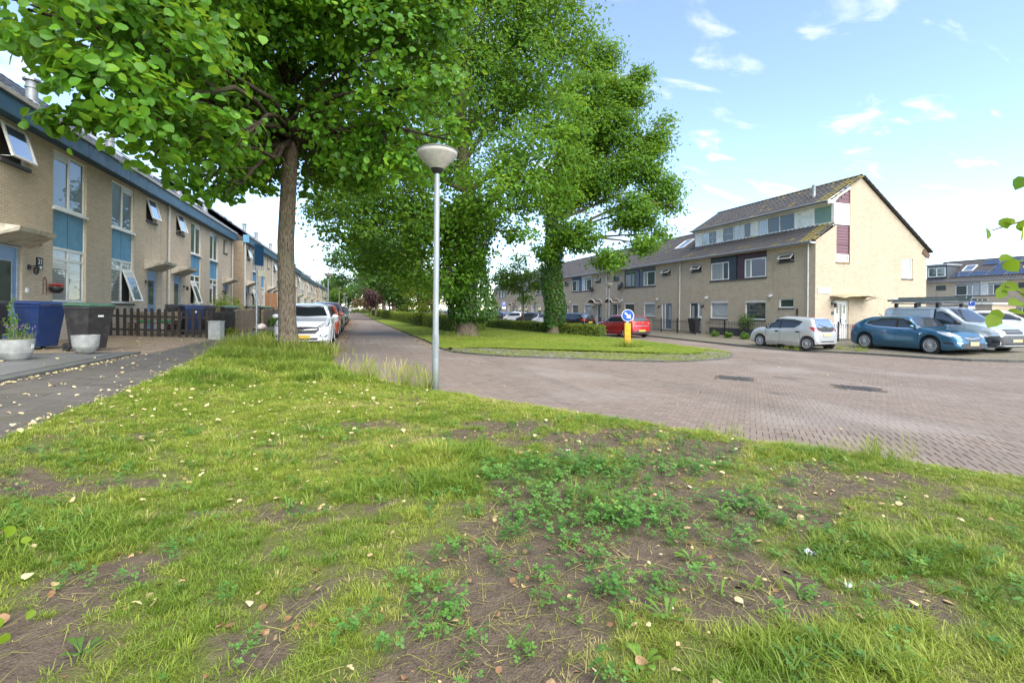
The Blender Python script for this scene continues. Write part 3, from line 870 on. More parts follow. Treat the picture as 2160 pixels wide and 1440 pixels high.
def door(root, P, a0, a1, b0, b1, col, fm, d=-.07, lights=(), handle_right=True, name='door', glass=None, slot=True, plank=0):
    mb = frame_mb(P, a0, a1, b0, b1, .06, d-.05, d+.02); fr = mb.build('door_frame', fm, root)
    mb = MB(); pbox(mb, P, a0+.06, a1-.06, b0+.01, b1-.06, d-.045, d-.005)
    for k in range(plank):
        a = a0+.06+(k+1)*(a1-a0-.12)/(plank+1); pbox(mb, P, a-.008, a+.008, b0+.1, b1-.15, d-.005, d+.004)
    dr = mb.build(name, col, root)
    for (l0, l1, m0, m1) in lights:
        q = frame_mb(P, l0-.025, l1+.025, m0-.025, m1+.025, .025, d-.006, d+.008); w = q.build('door_light', fm, dr)
        q = MB(); pbox(q, P, l0, l1, m0, m1, d-.004, d+.002); q.build('pane', glass or M_GLASS, dr)
    ha = a1-.12 if handle_right else a0+.12
    q = MB(); pbox(q, P, ha-.018, ha+.018, b0+.95, b0+1.15, d-.005, d+.012); pbox(q, P, ha-(.12 if handle_right else -.0), ha+(.0 if handle_right else .12), b0+1.05, b0+1.075, d+.03, d+.045)
    pbox(q, P, ha-.01, ha+.01, b0+1.05, b0+1.075, d+.01, d+.045)
    q.build('handle', M_STEEL, dr)
    if slot:
        q = MB(); c = (a0+a1)/2; pbox(q, P, c-.16, c+.16, b0+.88, b0+.96, d-.004, d+.01); q.build('letter_slot', M_STEEL, dr)
    return dr

# ---- roof tiles
TW, TE = .30, .335
def tile_arrays():
    """one interlocking tile, x across, y up the slope, z out; lower end proud"""
    prof = [(-.15,.0),(-.10,.004),(-.045,.016),(.02,.036),(.075,.040),(.125,.022),(.152,.004)]
    V = []
    for y, lift in ((0, .028), (TE+.04, .0)):
        for x, z in prof: V.append((x, y, z+lift))
    n = len(prof)
    for x, z in prof: V.append((x, 0, z+.028-.022))
    F_ = [(i, i+1, n+i+1, n+i) for i in range(n-1)] + [(2*n+i, 2*n+i+1, i+1, i) for i in range(n-1)]
    return np.array(V), np.array(F_)
TV, TF = tile_arrays()
TILE_ME = {}
def tile_mesh(mat):
    if mat.name not in TILE_ME:
        me = bpy.data.meshes.new('roof_tile'); me.from_pydata([tuple(v) for v in TV], [], [tuple(f) for f in TF]); me.materials.append(mat)
        me.polygons.foreach_set('use_smooth', np.ones(len(TF), bool))
        try: me.set_sharp_from_angle(angle=math.radians(50))
        except Exception: pass
        TILE_ME[mat.name] = me
    return TILE_ME[mat.name]
def roof_plane(roof, O, A, S, width, length, mat, objects=False, holes=(), moss=None):
    """O: eave corner (local), A: unit along the eave, S: unit up the slope. objects: each tile a part of its own"""
    O, A, S = Vector(O), Vector(A).normalized(), Vector(S).normalized(); N = A.cross(S)
    if N.z < 0: N = -N
    nx = max(1, round(width/TW)); sx = width/nx; ny = max(1, math.ceil((length-.02)/TE)); sy = length/ny
    pos = []
    for j in range(ny):
        for i in range(nx):
            a, s = (i+.5)*sx, j*sy
            if any(h[0] < a < h[1] and h[2] < s+.15 < h[3] for h in holes): continue
            pos.append((a, s))
    flip = A.cross(S).z < 0
    ax = -A if flip else A
    R = Matrix((ax, S, N)).transposed()
    sc = (sx/TW*1.0, sy/TE, 1.0)
    if objects:
        for (a, s) in pos:
            m = mat if not (moss and random.random() < moss(a, s)) else M_MOSS
            o = bpy.data.objects.new('roof_tile', tile_mesh(m)); COL.objects.link(o); o.parent = roof
            M4 = R.to_4x4() @ Matrix.Diagonal((sc[0], sc[1], 1, 1)); M4.translation = O+A*a+S*s+N*(.012+random.uniform(-.004,.004))
            o.matrix_local = M4
    elif pos:
        P_ = np.array(pos); n = len(P_)
        Rn = np.array(R); B = (TV*np.array(sc)) @ Rn.T
        base = np.array(O)[None]+P_[:,:1]*np.array(A)[None]+P_[:,1:]*np.array(S)[None]+np.array(N)[None]*(.012+RNG.uniform(-.004,.004,(n,1)))
        V = (base[:,None,:]+B[None]).reshape(-1,3); F_ = (TF[None]+(np.arange(n)*len(TV))[:,None,None]).reshape(-1,4)
        np_mesh('roof_tiles', V, F_, mat, parent=roof, smooth=False, kind='stuff')
def ridge_caps(roof, a, b, mat, objects=False, r=.13):
    a, b = Vector(a), Vector(b); L = (b-a).length; n = max(1, round(L/.4)); d = (b-a)/n
    acc = MB()
    for i in range(n):
        p, q = a+d*i, a+d*(i+1.06); mb = MB() if objects else acc
        pts = []
        for pp, rr in ((p, r*1.08), (q, r*.96)):
            for k in range(7):
                an = math.pi*k/6; side = d.normalized().cross(Vector((0,0,1))); pts.append(pp+side*rr*math.cos(an)+Vector((0,0,rr*.8*math.sin(an)-.02)))
        mb.add(pts, [(k, k+1, 8+k, 7+k) for k in range(6)])
        if objects: mb.build('ridge_tile', mat, roof)
    if not objects: acc.build('ridge_tiles', mat, roof, kind='stuff')

def vent_pipe(root, at, h=.55, r=.11, mat=None, cap=True):
    x, y, z = at
    mb = MB(); mb.lathe([(r*1.5,z-.25),(r*1.35,z-.02),(r*1.02,z+.03),(r,z+h*.62),(r*1.18,z+h*.63),(r*1.18,z+h*.70),(r,z+h*.71),(r,z+h)], (x,y,0), 14)
    p = mb.build('vent_pipe', mat or M_LEAD, root, smooth='auto')
    mb = MB(); mb.lathe([(.005,z+h+.10),(r*1.5,z+h+.02),(r*1.5,z+h-.03),(r*.9,z+h-.03)], (x,y,0), 14); mb.build('cowl', M_STEEL if cap else M_BLACK, p)
def skylight(root, O, A, S, a0, a1, s0, s1, fm=None):
    O, A, S = Vector(O), Vector(A).normalized(), Vector(S).normalized(); N = A.cross(S)
    if N.z < 0: N = -N
    def P(a, b, d): return tuple(O+A*a+S*b+N*d)
    mb = frame_mb(P, a0, a1, s0, s1, .075, -.03, .13); w = mb.build('roof_window', fm or M_LEAD, root)
    q = MB(); pbox(q, P, a0+.07, a1-.07, s0+.07, s1-.07, .05, .10); q.build('pane', M_GLASS_SKY, w)
def wall_lamp(root, p, out, s=1.0):
    x, y, z = p; o = Vector(out)
    mb = MB(); mb.obox(Vector(p)+o*.02, o*.02, Vector((0,0,.06*s)), o.cross(Vector((0,0,1)))*.04*s)
    mb.tube([Vector(p)+o*.03, Vector(p)+o*.14*s+Vector((0,0,.05*s)), Vector(p)+o*.16*s], .012*s, 6)
    c = Vector(p)+o*.16*s
    mb.lathe([(.005,.02*s),(.075*s,-.02*s),(.06*s,-.03*s),(.05*s,-.15*s),(.02*s,-.18*s)], c, 8)
    mb.build('wall_lamp', M_BLACK, root)
def down_pipe(root, x, y, z0, z1, r=.045, mat=None, out=(1,0)):
    mb = MB(); mb.tube([(x,y,z0),(x,y,z1)], r, 10)
    for z in (z0+.6, (z0+z1)/2, z1-.5): mb.tube([(x,y,z-.025),(x,y,z+.025)], r*1.25, 10)
    mb.build('down_pipe', mat or M_GREYPIPE, root, smooth='auto')

ORD = ['first','second','third','fourth','fifth','sixth','seventh','eighth','ninth','tenth','eleventh','twelfth','thirteenth','fourteenth','fifteenth','sixteenth','seventeenth','eighteenth','nineteenth','twentieth','twenty-first','twenty-second','twenty-third','twenty-fourth']

# ------------------------------------------------------------------ left terrace
LW = 5.72
def left_house(k, X, y0, mirror, lod, opts, label):
    """front at x = X facing +x; y0 near end; local z from the ground. lod 0 near .. 2 far"""
    base = .42
    root = thing('terraced_house', label, 'house', (X, y0, base), 0, 'houses of the left terrace')
    def P(a, b, d): return (d, (LW-a) if mirror else a, b)
    EV = 5.42                                              # underside of the blue fascia
    ops = [(3.22,4.92,1.06,5.30),(1.15,2.15,4.42,5.36),(.92,1.98,.02,2.46)]
    if lod == 2: ops[0] = (3.22,4.92,1.06,5.30)
    mb = MB(); wall_cells(mb, P, 0, LW, -.3, EV, ops, .12)
    # side walls and back wall, to the pitched roof
    e0, e1 = (0.0, LW)
    for a in (e0, e1):
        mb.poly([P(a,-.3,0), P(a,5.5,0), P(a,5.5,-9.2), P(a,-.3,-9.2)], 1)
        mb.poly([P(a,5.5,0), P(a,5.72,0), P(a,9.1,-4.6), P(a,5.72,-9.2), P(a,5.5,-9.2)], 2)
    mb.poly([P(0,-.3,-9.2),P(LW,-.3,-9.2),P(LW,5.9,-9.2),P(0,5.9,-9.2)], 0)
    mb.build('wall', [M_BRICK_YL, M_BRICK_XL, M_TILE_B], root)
    # window strip: upper window, blue panel, lower window
    a0, a1, am = 3.22, 4.92, 4.07
    gside = opts.get('grille', 0)
    ga = (a0+.09, am-.07) if gside == 0 else (am+.07, a1-.09)
    cur = opts.get('curtain', M_GLASS)
    up = [M_GLASS, M_GLASS]
    window(root, P, a0, a1, 3.70, 5.30, (am,), (), d=-.06, t=.075, pms=up, sill=True, sillm=M_FRAME, grille=(ga[0], ga[1], 5.06, 5.24))
    mb = MB(); pbox(mb, P, a0, a1, 2.62, 3.63, -.10, -.075); panel = mb.build('blue_panel', M_BLUEPANEL, root)
    mb = MB(); pbox(mb, P, am-.006, am+.006, 2.62, 3.63, -.075, -.071); mb.build('panel_joint', M_BLUEFASCIA, panel)
    for q in (a0, a1-.03): mb = MB(); pbox(mb, P, q, q+.03, 2.62, 3.63, -.075, -.05); mb.build("panel_trim", M_FRAME, panel)
    low = [cur, opts.get('trans', cur), cur, opts.get('trans', cur)]
    os_ = opts.get('open', None)
    pms = list(low)
    if os_ == 1: pms[2] = None
    if os_ == 0: pms[0] = None
    w = window(root, P, a0, a1, 1.08, 2.62, (am,), (2.28,), d=-.06, t=.075, pms=pms, sill=True, grille=None if os_ is not None else (ga[0], ga[1], 2.02, 2.2))
    if os_ is not None:
        b0, b1 = (am+.03, a1-.05) if os_ == 1 else (a0+.05, am-.03)
        mb = MB(); pbox(mb, P, b0, b1, 1.1, 2.26, -.16, -.15); mb.build('room_dark', simple('room_shade', (.05,.045,.04), .9), w)
        hung_sash(root, P, b0, b1, 1.12, 2.26, opts.get('ang', .30), grille=.2, pm=M_GLASS)
    # small upper window
    if opts.get('small', 1):
        mb = frame_mb(P, 1.15, 2.15, 4.42, 5.36, .05, -.11, -.05); w = mb.build('window', M_FRAME, root)
        mb = MB(); pbox(mb, P, 1.2, 2.1, 4.47, 5.31, -.15, -.14); mb.build('room_dark', simple('room_shade', (.05,.045,.04), .9), w)
        mb = MB(); pbox(mb, P, 1.11, 2.19, 4.34, 4.42, -.08, .06); mb.build('sill', M_SILL, w)
        hung_sash(root, P, 1.2, 2.1, 4.47, 5.31, .27)
    else:
        window(root, P, 1.15, 2.15, 4.42, 5.36, (), (), pm=M_GLASS)
    # door and its concrete hood
    lights = [(1.16,1.70,1.05,2.05),(1.16,1.70,.30,.72)] if lod < 2 else [(1.16,1.70,1.05,2.05)]
    door(root, P, .95, 1.95, .02, 2.44, M_BLUEDOOR, simple('grey_door_frame', (.34,.38,.42), .5), lights=lights, handle_right=True, glass=M_GLASS)
    mb = MB()
    h0, h1 = .50, 2.30
    # wedge-shaped hood: flat top, underside rising towards the tapered front edge
    mb.add([P(h0,2.44,.004),P(h1,2.44,.004),P(h1,2.84,.004),P(h0,2.84,.004),P(h0+.22,2.70,.60),P(h1-.22,2.70,.60),P(h1-.20,2.80,.63),P(h0+.20,2.80,.63)], [(0,1,5,4),(4,5,6,7),(0,4,7,3),(1,2,6,5),(3,2,6,7)])
    mb.build('door_hood', M_CONCRETE, root)
    # fascia, gutter, roof
    mb = MB(); pbox(mb, P, 0, LW, 5.40, 5.84, -.02, .30); fa = mb.build('fascia', M_BLUEFASCIA, root)
    for q in (1.45, 2.9, 4.35): mb = MB(); pbox(mb, P, q-.006, q+.006, 5.40, 5.84, .300, .303); mb.build('fascia_joint', M_SILL, fa)
    mb = MB(); pbox(mb, P, 0, LW, 5.84, 5.90, -.02, .36); pbox(mb, P, 0, LW, 5.90, 5.95, .33, .36); mb.build('gutter', simple('pale_gutter', (.42,.40,.38), .5), root)
    E0 = P(0 if not mirror else LW, 5.90, .30)
    pitch = math.atan2(3.5, 4.9); S = Vector((-math.cos(pitch), 0, math.sin(pitch))); SL = math.hypot(3.5, 4.9)
    mb = MB(); mb.add([(.30,0,5.88),(.30,LW,5.88),(-4.6,LW,9.38),(-4.6,0,9.38),(-9.4,0,5.88),(-9.4,LW,5.88)], [(0,1,2,3),(3,2,5,4)])
    roof = mb.build('roof', M_TILE_B, root)
    if lod <= 1:
        roof_plane(roof, (.30,0,5.89), (0,1,0), S, LW, SL, M_TILE_B, objects=(lod == 0))
        ridge_caps(roof, (-4.6,0,9.42), (-4.6,LW,9.42), M_TILE_B, objects=(lod == 0))
    ya = 1.6 if not mirror else LW-1.6
    if lod <= 1 or k % 2 == 0:
        at = Vector((.30,0,5.9))+S*1.15
        vent_pipe(root, (at.x, 2.2 if mirror else LW-2.2, at.z), .62, .13)
        skylight(root, (.30,0,5.9), (0,1,0), S, ya-.45, ya+.45, 2.2, 3.4)
        skylight(root, (.30,0,5.9), (0,1,0), S, ya+1.1, ya+2.0, 2.2, 3.4)
        mb = MB(); p0 = Vector((.30,0,5.97))+S*3.75
        mb.obox((p0.x, LW/2, p0.z), Vector((0,LW/2-.05,0)), S*.10, Vector((S.z,0,-S.x))*-.03); mb.build('flashing', M_LEAD, roof)
    if lod <= 1:
        wall_lamp(root, P(2.2, 1.95, 0), (1,0,0))
    return root

lab_l = {0: 'nearest house of the left terrace, numbered 21, vent grille window and red flower basket', 1: 'left terrace house behind the black picket fence, lower window swung open',
         2: 'third house of the left terrace, beyond the first drain pipe, two sashes open', 3: 'fourth house of the left terrace, just before the row steps forward'}
opt_l = [dict(curtain=M_GLASS_BLIND, trans=M_GLASS_BLIND, grille=0), dict(curtain=M_GLASS_BLIND, trans=M_GLASS_CURT, open=0, grille=0), dict(curtain=M_GLASS, open=0, grille=1), dict(curtain=M_GLASS, grille=1, small=0)]
# near end off-frame so that the row does not just stop
left_house(90, -7.9, 7.36, False, 1, opt_l[0], 'house of the left terrace nearest the camera side, mostly out of frame') if False else None
LY = [13.08, 18.80, 24.52, 30.24]
left_roots = []
for k, y in enumerate(LY):
    left_roots.append(left_house(k, -7.9, y, k % 2 == 1, 0 if k < 2 else 1, opt_l[k], lab_l[k]))
n_left = 22
for k in range(4, n_left):
    y = 36.4+(k-4)*LW+(.15 if k > 12 else 0)
    blk = (k-4)//6
    X = [-7.3,-7.55,-7.25,-7.5][blk % 4]
    o = [dict(curtain=M_GLASS, grille=1), dict(curtain=M_GLASS_CURT, open=0), dict(curtain=M_GLASS, small=0)][k % 3]
    left_roots.append(left_house(k, X, y, k % 2 == 1, 1 if k < 6 else 2, o, ORD[k]+' house along the left terrace, counted from number 21'))
# drain pipes belong to the houses they stand on
for k in (1, 3, 5, 7, 9, 11):
    down_pipe(left_roots[k], .09, LW+.02 if k != 3 else LW-.12, 0, 5.42)
down_pipe(left_roots[4], .09, .15, 0, 5.42)
# blue end of the fascia where the row steps forward
mb = MB(); mb.box(.0,.36,-.012,.0,5.40,5.92); mb.build('fascia_end', M_BLUEPANEL, left_roots[4])
# details of number 21
r0 = left_roots[0]
mb = MB(); mb.box(0,.03,2.50,2.74,1.92,2.24); pl = mb.build('number_plate', M_BLACK, r0)
def text_mesh(name, body, size, mat, parent, M4, extrude=.002, space=1.0):
    cu = bpy.data.curves.new(name, 'FONT'); cu.body = body; cu.size = size; cu.extrude = extrude; cu.align_x = 'CENTER'; cu.align_y = 'CENTER'; cu.space_character = space
    o = bpy.data.objects.new(name, cu); COL.objects.link(o)
    dg = bpy.context.evaluated_depsgraph_get(); me = bpy.data.meshes.new_from_object(o.evaluated_get(dg))
    bpy.data.objects.remove(o, do_unlink=True); bpy.data.curves.remove(cu)
    me.materials.clear(); me.materials.append(mat)
    m = bpy.data.objects.new(name, me); COL.objects.link(m); m.parent = parent; m.matrix_local = M4
    return m
def face_matrix(loc, right, up):
    r, u = Vector(right).normalized(), Vector(up).normalized(); n = r.cross(u)
    M4 = Matrix((r, u, n)).transposed().to_4x4(); M4.translation = Vector(loc); return M4
text_mesh('number_text', '21', .19, M_WHITE, pl, face_matrix((.032, 2.62, 2.12), (0,1,0), (0,0,1)))
mb = MB(); mb.lathe([(.005,0),(.05,.0),(.05,.012)], (0,0,0), 12, 'x'); 
mb = MB(); mb.lathe([(.045,0),(.045,.012),(.002,.014)], (.03,2.64,1.97), 12, 'x'); mb.build('number_emblem', M_WHITE, pl)
mb = MB(); mb.box(0,.05,2.52,2.66,2.55,2.76); mb.build('alarm_box', simple('red_alarm', (.42,.10,.08), .5), r0)
mb = MB(); mb.box(0,.04,2.1,2.17,1.30,1.42); mb.build('doorbell', M_WHITE, r0)
# second-house door lantern already above; letter marks on the brick of the hood pier stay with the wall
# basket of red flowers
fb = thing('flower_basket', 'dark hanging basket of red flowers on the wall beside number 21', 'flower basket', (-7.9, 13.08+2.98, .42+1.45))
mb = MB()
for s in (-1, 1):
    mb.tube([(.01, s*.07-.12, -.18), (.01, s*.07-.12, .2), (.01, -.12, .30)], .008, 6)
mb.tube([(.01,-.12,.1),(.10,-.05,.12),(.18,.03,.0)], .007, 6); mb.build('bracket', simple('rusty_iron', (.16,.07,.05), .8), fb)
mb = MB(); mb.lathe([(.02,-.13),(.09,-.12),(.14,-.05),(.16,.02),(.15,.03),(.05,.02)], (.18,.05,0), 14); mb.build('basket', M_BLACK, fb, smooth=True)
mb = MB()
for k in range(26):
    a, r = random.uniform(0, 6.28), random.uniform(0, .14)
    mb.lathe([(.004,.03),(.028,.015),(.024,0),(.005,-.01)], (.18+r*math.cos(a), .05+r*math.sin(a), .06+random.uniform(-.01,.06)), 6)
mb.build('flowers', simple('red_petals', (.55,.03,.03), .6), fb)
mb = MB()
for k in range(16):
    a, r = random.uniform(0, 6.28), random.uniform(.02, .16); c = Vector((.18+r*math.cos(a), .05+r*math.sin(a), .05+random.uniform(-.03,.03)))
    mb.add([c, c+Vector((.03,.02,.03)), c+Vector((.05,.0,.05)), c+Vector((.03,-.02,.03))], [(0,1,2,3)])
mb.build('leaves', simple('basket_leaf', (.05,.12,.03), .6), fb)
# ------------------------------------------------------------------ right terrace
RW = 5.74
M_WHITEPANEL = simple('white_board', (.84,.83,.79), .6, var=.08, scale=4, dirt=((.33,.31,.26), 2.5, .55))
SIDING = {'maroon': (.062,.022,.03), 'teal': (.028,.042,.05), 'grey': (.095,.105,.115), 'bluegrey': (.11,.13,.165), 'white': (.58,.58,.55), 'blue': (.045,.085,.19), 'pale': (.36,.38,.38), 'navy': (.022,.04,.10)}
def siding_mat(c): return simple('siding_'+c, SIDING[c], .5, var=.12, scale=3)
M_SHADEROOM = simple('room_shade', (.05,.045,.04), .9)
M_GUTTER = simple('zinc_gutter', (.22,.23,.24), .45, .4)
def siding(root, P, a0, a1, b0, b1, mat, hole=None, h=.19, d=-.05, lean=True):
    back = MB(); pbox(back, P, a0, a1, b0, b1, d-.05, d-.03); s = back.build('siding', M_BLACK, root)
    n = max(1, round((b1-b0)/h)); hh = (b1-b0)/n
    for i in range(n):
        z0, z1 = b0+i*hh, b0+(i+1)*hh-.012
        spans = [(a0, a1)]
        if hole and z1 > hole[2]+.02 and z0 < hole[3]-.02:
            spans = [q for q in ((a0, hole[0]), (hole[1], a1)) if q[1]-q[0] > .03]
        for q in spans:
            mb = MB(); vs = [P(q[0],z0,d+.010),P(q[1],z0,d+.010),P(q[1],z1,d-.006),P(q[0],z1,d-.006),P(q[0],z0,d-.03),P(q[1],z0,d-.03),P(q[1],z1,d-.03),P(q[0],z1,d-.03)]
            mb.add(vs, [(0,1,2,3),(0,1,5,4),(2,3,7,6),(1,2,6,5),(0,3,7,4)]); mb.build('siding_board', mat, s)
    return s
RS = (8.2-5.5)/4.0        # roof rise per metre of depth
def right_house(X, y0, mirror, lod, opts, label, base=-.14, group='houses of the right terrace', name='terraced_house'):
    root = thing(name, label, 'house', (X, y0, base), 0, group)
    def P(a, b, d): return (-d, (RW-a) if mirror else a, b)
    end = opts.get('end', False); dormer = opts.get('dormer', False)
    sm = (1.36,2.40,4.52,5.02) if end else (1.28,2.34,4.50,5.02)
    gs = (1.33,2.37,1.79,2.34)
    pn = (3.28,RW-.02,3.70,5.46); wn_ = (3.34,5.04,3.74,4.96); gw = (3.32,4.98,1.04,2.28); dw = (1.10,2.42,.04,2.20)
    ops = [sm, gw, (pn[0],pn[1]+.02,pn[2],pn[3]+.2)] + ([gs] if end else [dw])
    mb = MB(); wall_cells(mb, P, 0, RW, -.3, 5.55, ops, .10)
    MB().poly([P(0,-.3,-9.1),P(RW,-.3,-9.1),P(RW,5.4,-9.1),P(0,5.4,-9.1)], 0).build('back_wall', M_BRICK_Y, root)
    if not opts.get('no_sides'):
        top = [(0,5.5),(-1.6,6.55),(-1.6,7.9),(-3.52,9.35),(-9.1,5.4)] if dormer else [(0,5.5),(-3.7,8.15),(-9.1,5.4)]
        for a in ((0.0, RW) if not end else (RW,)):
            if end and a == 0: continue
            mb.poly([P(a,-.3,0)]+[P(a,b,d) for d, b in top]+[P(a,-.3,-9.1)], 1)
    mb.build('wall', [M_BRICK_Y, M_BRICK_X], root)
    # siding field with its window
    sd = opts.get('siding', 'grey')
    siding(root, P, pn[0], pn[1], pn[2], pn[3], siding_mat(sd), wn_, d=-.03)
    fmu = opts.get('fm_up', M_FRAME)
    window(root, P, wn_[0], wn_[1], wn_[2], wn_[3], opts.get('up_split', (3.34+1.15,)), (), d=-.02, t=.06, fm=fmu, pms=opts.get('up', [M_GLASS, M_GLASS_CURT]), sill=False)
    mb = MB(); pbox(mb, P, pn[0]-.03, pn[1], pn[2]-.08, pn[2]-.002, -.05, .05); mb.build('sill', M_SILL, root)
    # small window
    mb = frame_mb(P, sm[0], sm[1], sm[2], sm[3], .06, -.09, -.03); w = mb.build('window', M_DKFRAME, root)
    mb = MB(); pbox(mb, P, sm[0]+.05, sm[1]-.05, sm[2]+.05, sm[3]-.05, -.12, -.11); mb.build('room_dark', M_SHADEROOM, w)
    mb = MB(); pbox(mb, P, sm[0]-.03, sm[1]+.03, sm[2]-.08, sm[2]-.002, -.06, .05); mb.build('sill', M_SILL, w)
    if opts.get('sm_open', True): hung_sash(root, P, sm[0]+.06, sm[1]-.06, sm[2]+.05, sm[3]-.06, .75, d=-.04, t=.05, fm=M_FRAME)
    else:
        mb = MB(); pbox(mb, P, sm[0]+.06, sm[1]-.06, sm[2]+.06, sm[3]-.06, -.075, -.065); mb.build('pane', M_GLASS, w)
    # ground floor window with a roller-shutter box
    w = window(root, P, gw[0], gw[1], gw[2], gw[3], (), (), d=-.06, t=.07, pm=opts.get('gp', M_GLASS), sill=True)
    mb = MB(); pbox(mb, P, gw[0]+.02, gw[1]-.02, gw[3]-.16, gw[3]-.01, -.05, .012); mb.build('shutter_box', M_GREYPIPE, w)
    if end:
        window(root, P, gs[0], gs[1], gs[2], gs[3], (), (), d=-.06, t=.07, pm=M_GLASS, sill=True)
    else:
        dm = simple('door_'+opts.get('door', 'dark'), {'dark': (.035,.042,.05), 'greydoor': (.12,.14,.16), 'whitedoor': (.62,.63,.62)}[opts.get('door', 'dark')], .4)
        da, db = dw[0], dw[1]-.42
        door(root, P, da, db, dw[2], dw[3], dm, M_FRAME, d=-.07, lights=[(da+.26,da+.36,.9,1.9)] if lod < 2 else [], plank=2 if lod < 2 else 0)
        window(root, P, db+.002, dw[1], dw[2], dw[3], (), (.75,) if lod < 2 else (), d=-.07, t=.05, pm=M_GLASS_CURT, sill=False, name='side_light')
    if opts.get('arch'):
        c = (dw[0]+dw[1])/2; R = .92
        mb = MB(); inner = []
        for d in (.02, .85):
            for k in range(11):
                an = math.pi*(.14+.72*k/10); inner.append(P(c+R*math.cos(an), 2.0+R*.75*math.sin(an), d))
        mb.add(inner, [(k, k+1, 12+k, 11+k) for k in range(10)])
        cp = mb.build('door_canopy', simple('smoked_plastic', (.13,.09,.06), .25), root, smooth=True)
        mb = MB()
        for d in (.03, .86): mb.tube([P(c+R*math.cos(math.pi*(.14+.72*k/10)), 2.02+R*.75*math.sin(math.pi*(.14+.72*k/10)), d) for k in range(11)], .035, 6)
        for k in (0, 10): mb.tube([P(c+R*math.cos(math.pi*(.14+.72*k/10)), 2.02+R*.75*math.sin(math.pi*(.14+.72*k/10)), d) for d in (.0, .88)], .035, 6)
        mb.build('canopy_frame', M_WHITE, cp, smooth=True)
    if lod < 2:
        if not end: wall_lamp(root, P(2.62, 1.95, 0), (-1,0,0), 1.1)
        mb = MB(); mb.obox(P(2.95, 2.55, .07), (.07,0,0), (0,.09,0), (0,0,.06)); mb.lathe([(.07,-.05),(.07,.0),(.01,.03)], P(2.95,2.50,.10), 10); mb.build('alarm_box', M_WHITE, root)
    if opts.get('dish'):
        for dd in (0, .42):
            mb = MB(); c = Vector(P(2.75+dd, 3.75+dd*.5, .35))
            mb.lathe([(.01,.0),(.15,.02),(.28,.07),(.30,.09),(.28,.085),(.14,.04),(.005,.02)], c, 16, 'x'); mb.tube([c, Vector(P(2.75+dd, 3.7+dd*.5, 0))], .02, 6)
            mb.build('satellite_dish', M_BLACK, root, smooth='auto')
    # roof
    ob = opts.get('tiles', False)
    if dormer:
        S = Vector((1.6, 0, 1.05)).normalized()
        mb = MB(); mb.add([(-.32,0,5.46),(-.32,RW,5.46),(1.35,RW,6.56),(1.35,0,6.56)], [(0,1,2,3)])
        mb.add([(.90,0,7.78),(.90,RW,7.78),(3.52,RW,9.42),(3.52,0,9.42),(9.4,0,5.3),(9.4,RW,5.3)], [(0,1,2,3),(3,2,5,4)])
        roof = mb.build('roof', M_TILE, root)
        sl = Vector((1.67, 0, 1.10)); su = Vector((2.62, 0, 1.64))
        mossf = (lambda a, s: .85 if (a < .9) else (.12 if s > 2.4 else .03)) if end else (lambda a, s: .03)
        roof_plane(roof, (-.32,0,5.48), (0,1,0), sl, RW, sl.length, M_TILE, objects=ob, moss=mossf)
        roof_plane(roof, (.90,0,7.80), (0,1,0), su, RW, su.length, M_TILE, objects=ob, moss=mossf)
        ridge_caps(roof, (3.52,0,9.46), (3.52,RW,9.46), M_MOSS if end else M_TILE, objects=ob)
        if end:   # verge tiles down the rear slope
            sr = Vector((5.9, 0, -4.12)); n = 18
            for i in range(n):
                p = Vector((3.52,0,9.40))+sr*(i/n); mb = MB(); mb.bar(p+Vector((0,-.06,.03)), p+sr/n*1.05+Vector((0,-.06,.0)), .26, .05, up=(0,0,1)); mb.build('verge_tile', M_TILE, roof)
            for i in range(7):
                p = Vector((1.0,0,7.84))+su*(i/7*.96); mb = MB(); mb.bar(p+Vector((0,-.05,.03)), p+su/7+Vector((0,-.05,.0)), .22, .05); mb.build('verge_tile', M_MOSS if random.random() < .7 else M_TILE, roof)
            for i in range(4):
                p = Vector((-.3,0,5.52))+sl*(i/4*.9); mb = MB(); mb.bar(p+Vector((0,-.05,.03)), p+sl/4+Vector((0,-.05,.0)), .22, .05); mb.build('verge_tile', M_MOSS if random.random() < .5 else M_TILE, roof)
        # dormer front
        D = -1.35
        def PD(a, b, d): return P(a, b, D+d)
        wins = opts['dormer']
        mb = MB(); wall_cells(mb, PD, 0, RW, 6.50, 7.82, [w_[:4] for w_ in wins], .08); mb.build('dormer_wall', M_WHITEPANEL, root)
        for w_ in wins:
            window(root, PD, w_[0], w_[1], w_[2], w_[3], w_[4], (), d=-.03, t=.06, pms=w_[5], sill=False, bars=w_[6] if len(w_) > 6 else ())
        mb = MB(); pbox(mb, PD, 0, RW, 7.70, 7.82, .05, .36); pbox(mb, PD, 0, RW, 6.44, 6.50, -.02, .10); mb.build('dormer_trim', M_FRAME, root)
        mb = MB(); mb.tube([PD(0,7.80,.50), PD(RW,7.80,.50)], .065, 8); mb.build('dormer_gutter', M_GUTTER, root, smooth='auto')
        mb = MB(); mb.poly([P(.14,6.5,D),P(.14,7.8,D),P(.14,7.85,-1.0),P(.14,9.30,-3.5),P(.14,6.0,-3.5)], 0); 
        mb.poly([(1.35,RW if not mirror else 0,6.4),(1.35,RW if not mirror else 0,7.8),(3.52,RW if not mirror else 0,9.35),(3.52,RW if not mirror else 0,8.0)], 0)
        mb.build('dormer_cheek', M_WHITEPANEL, root)
    else:
        sl = Vector((4.02, 0, 4.02*RS))
        mb = MB(); mb.add([(-.32,0,5.46),(-.32,RW,5.46),(3.7,RW,5.46+4.02*RS),(3.7,0,5.46+4.02*RS),(9.4,0,5.3),(9.4,RW,5.3)], [(0,1,2,3),(3,2,5,4)])
        roof = mb.build('roof', M_TILE, root)
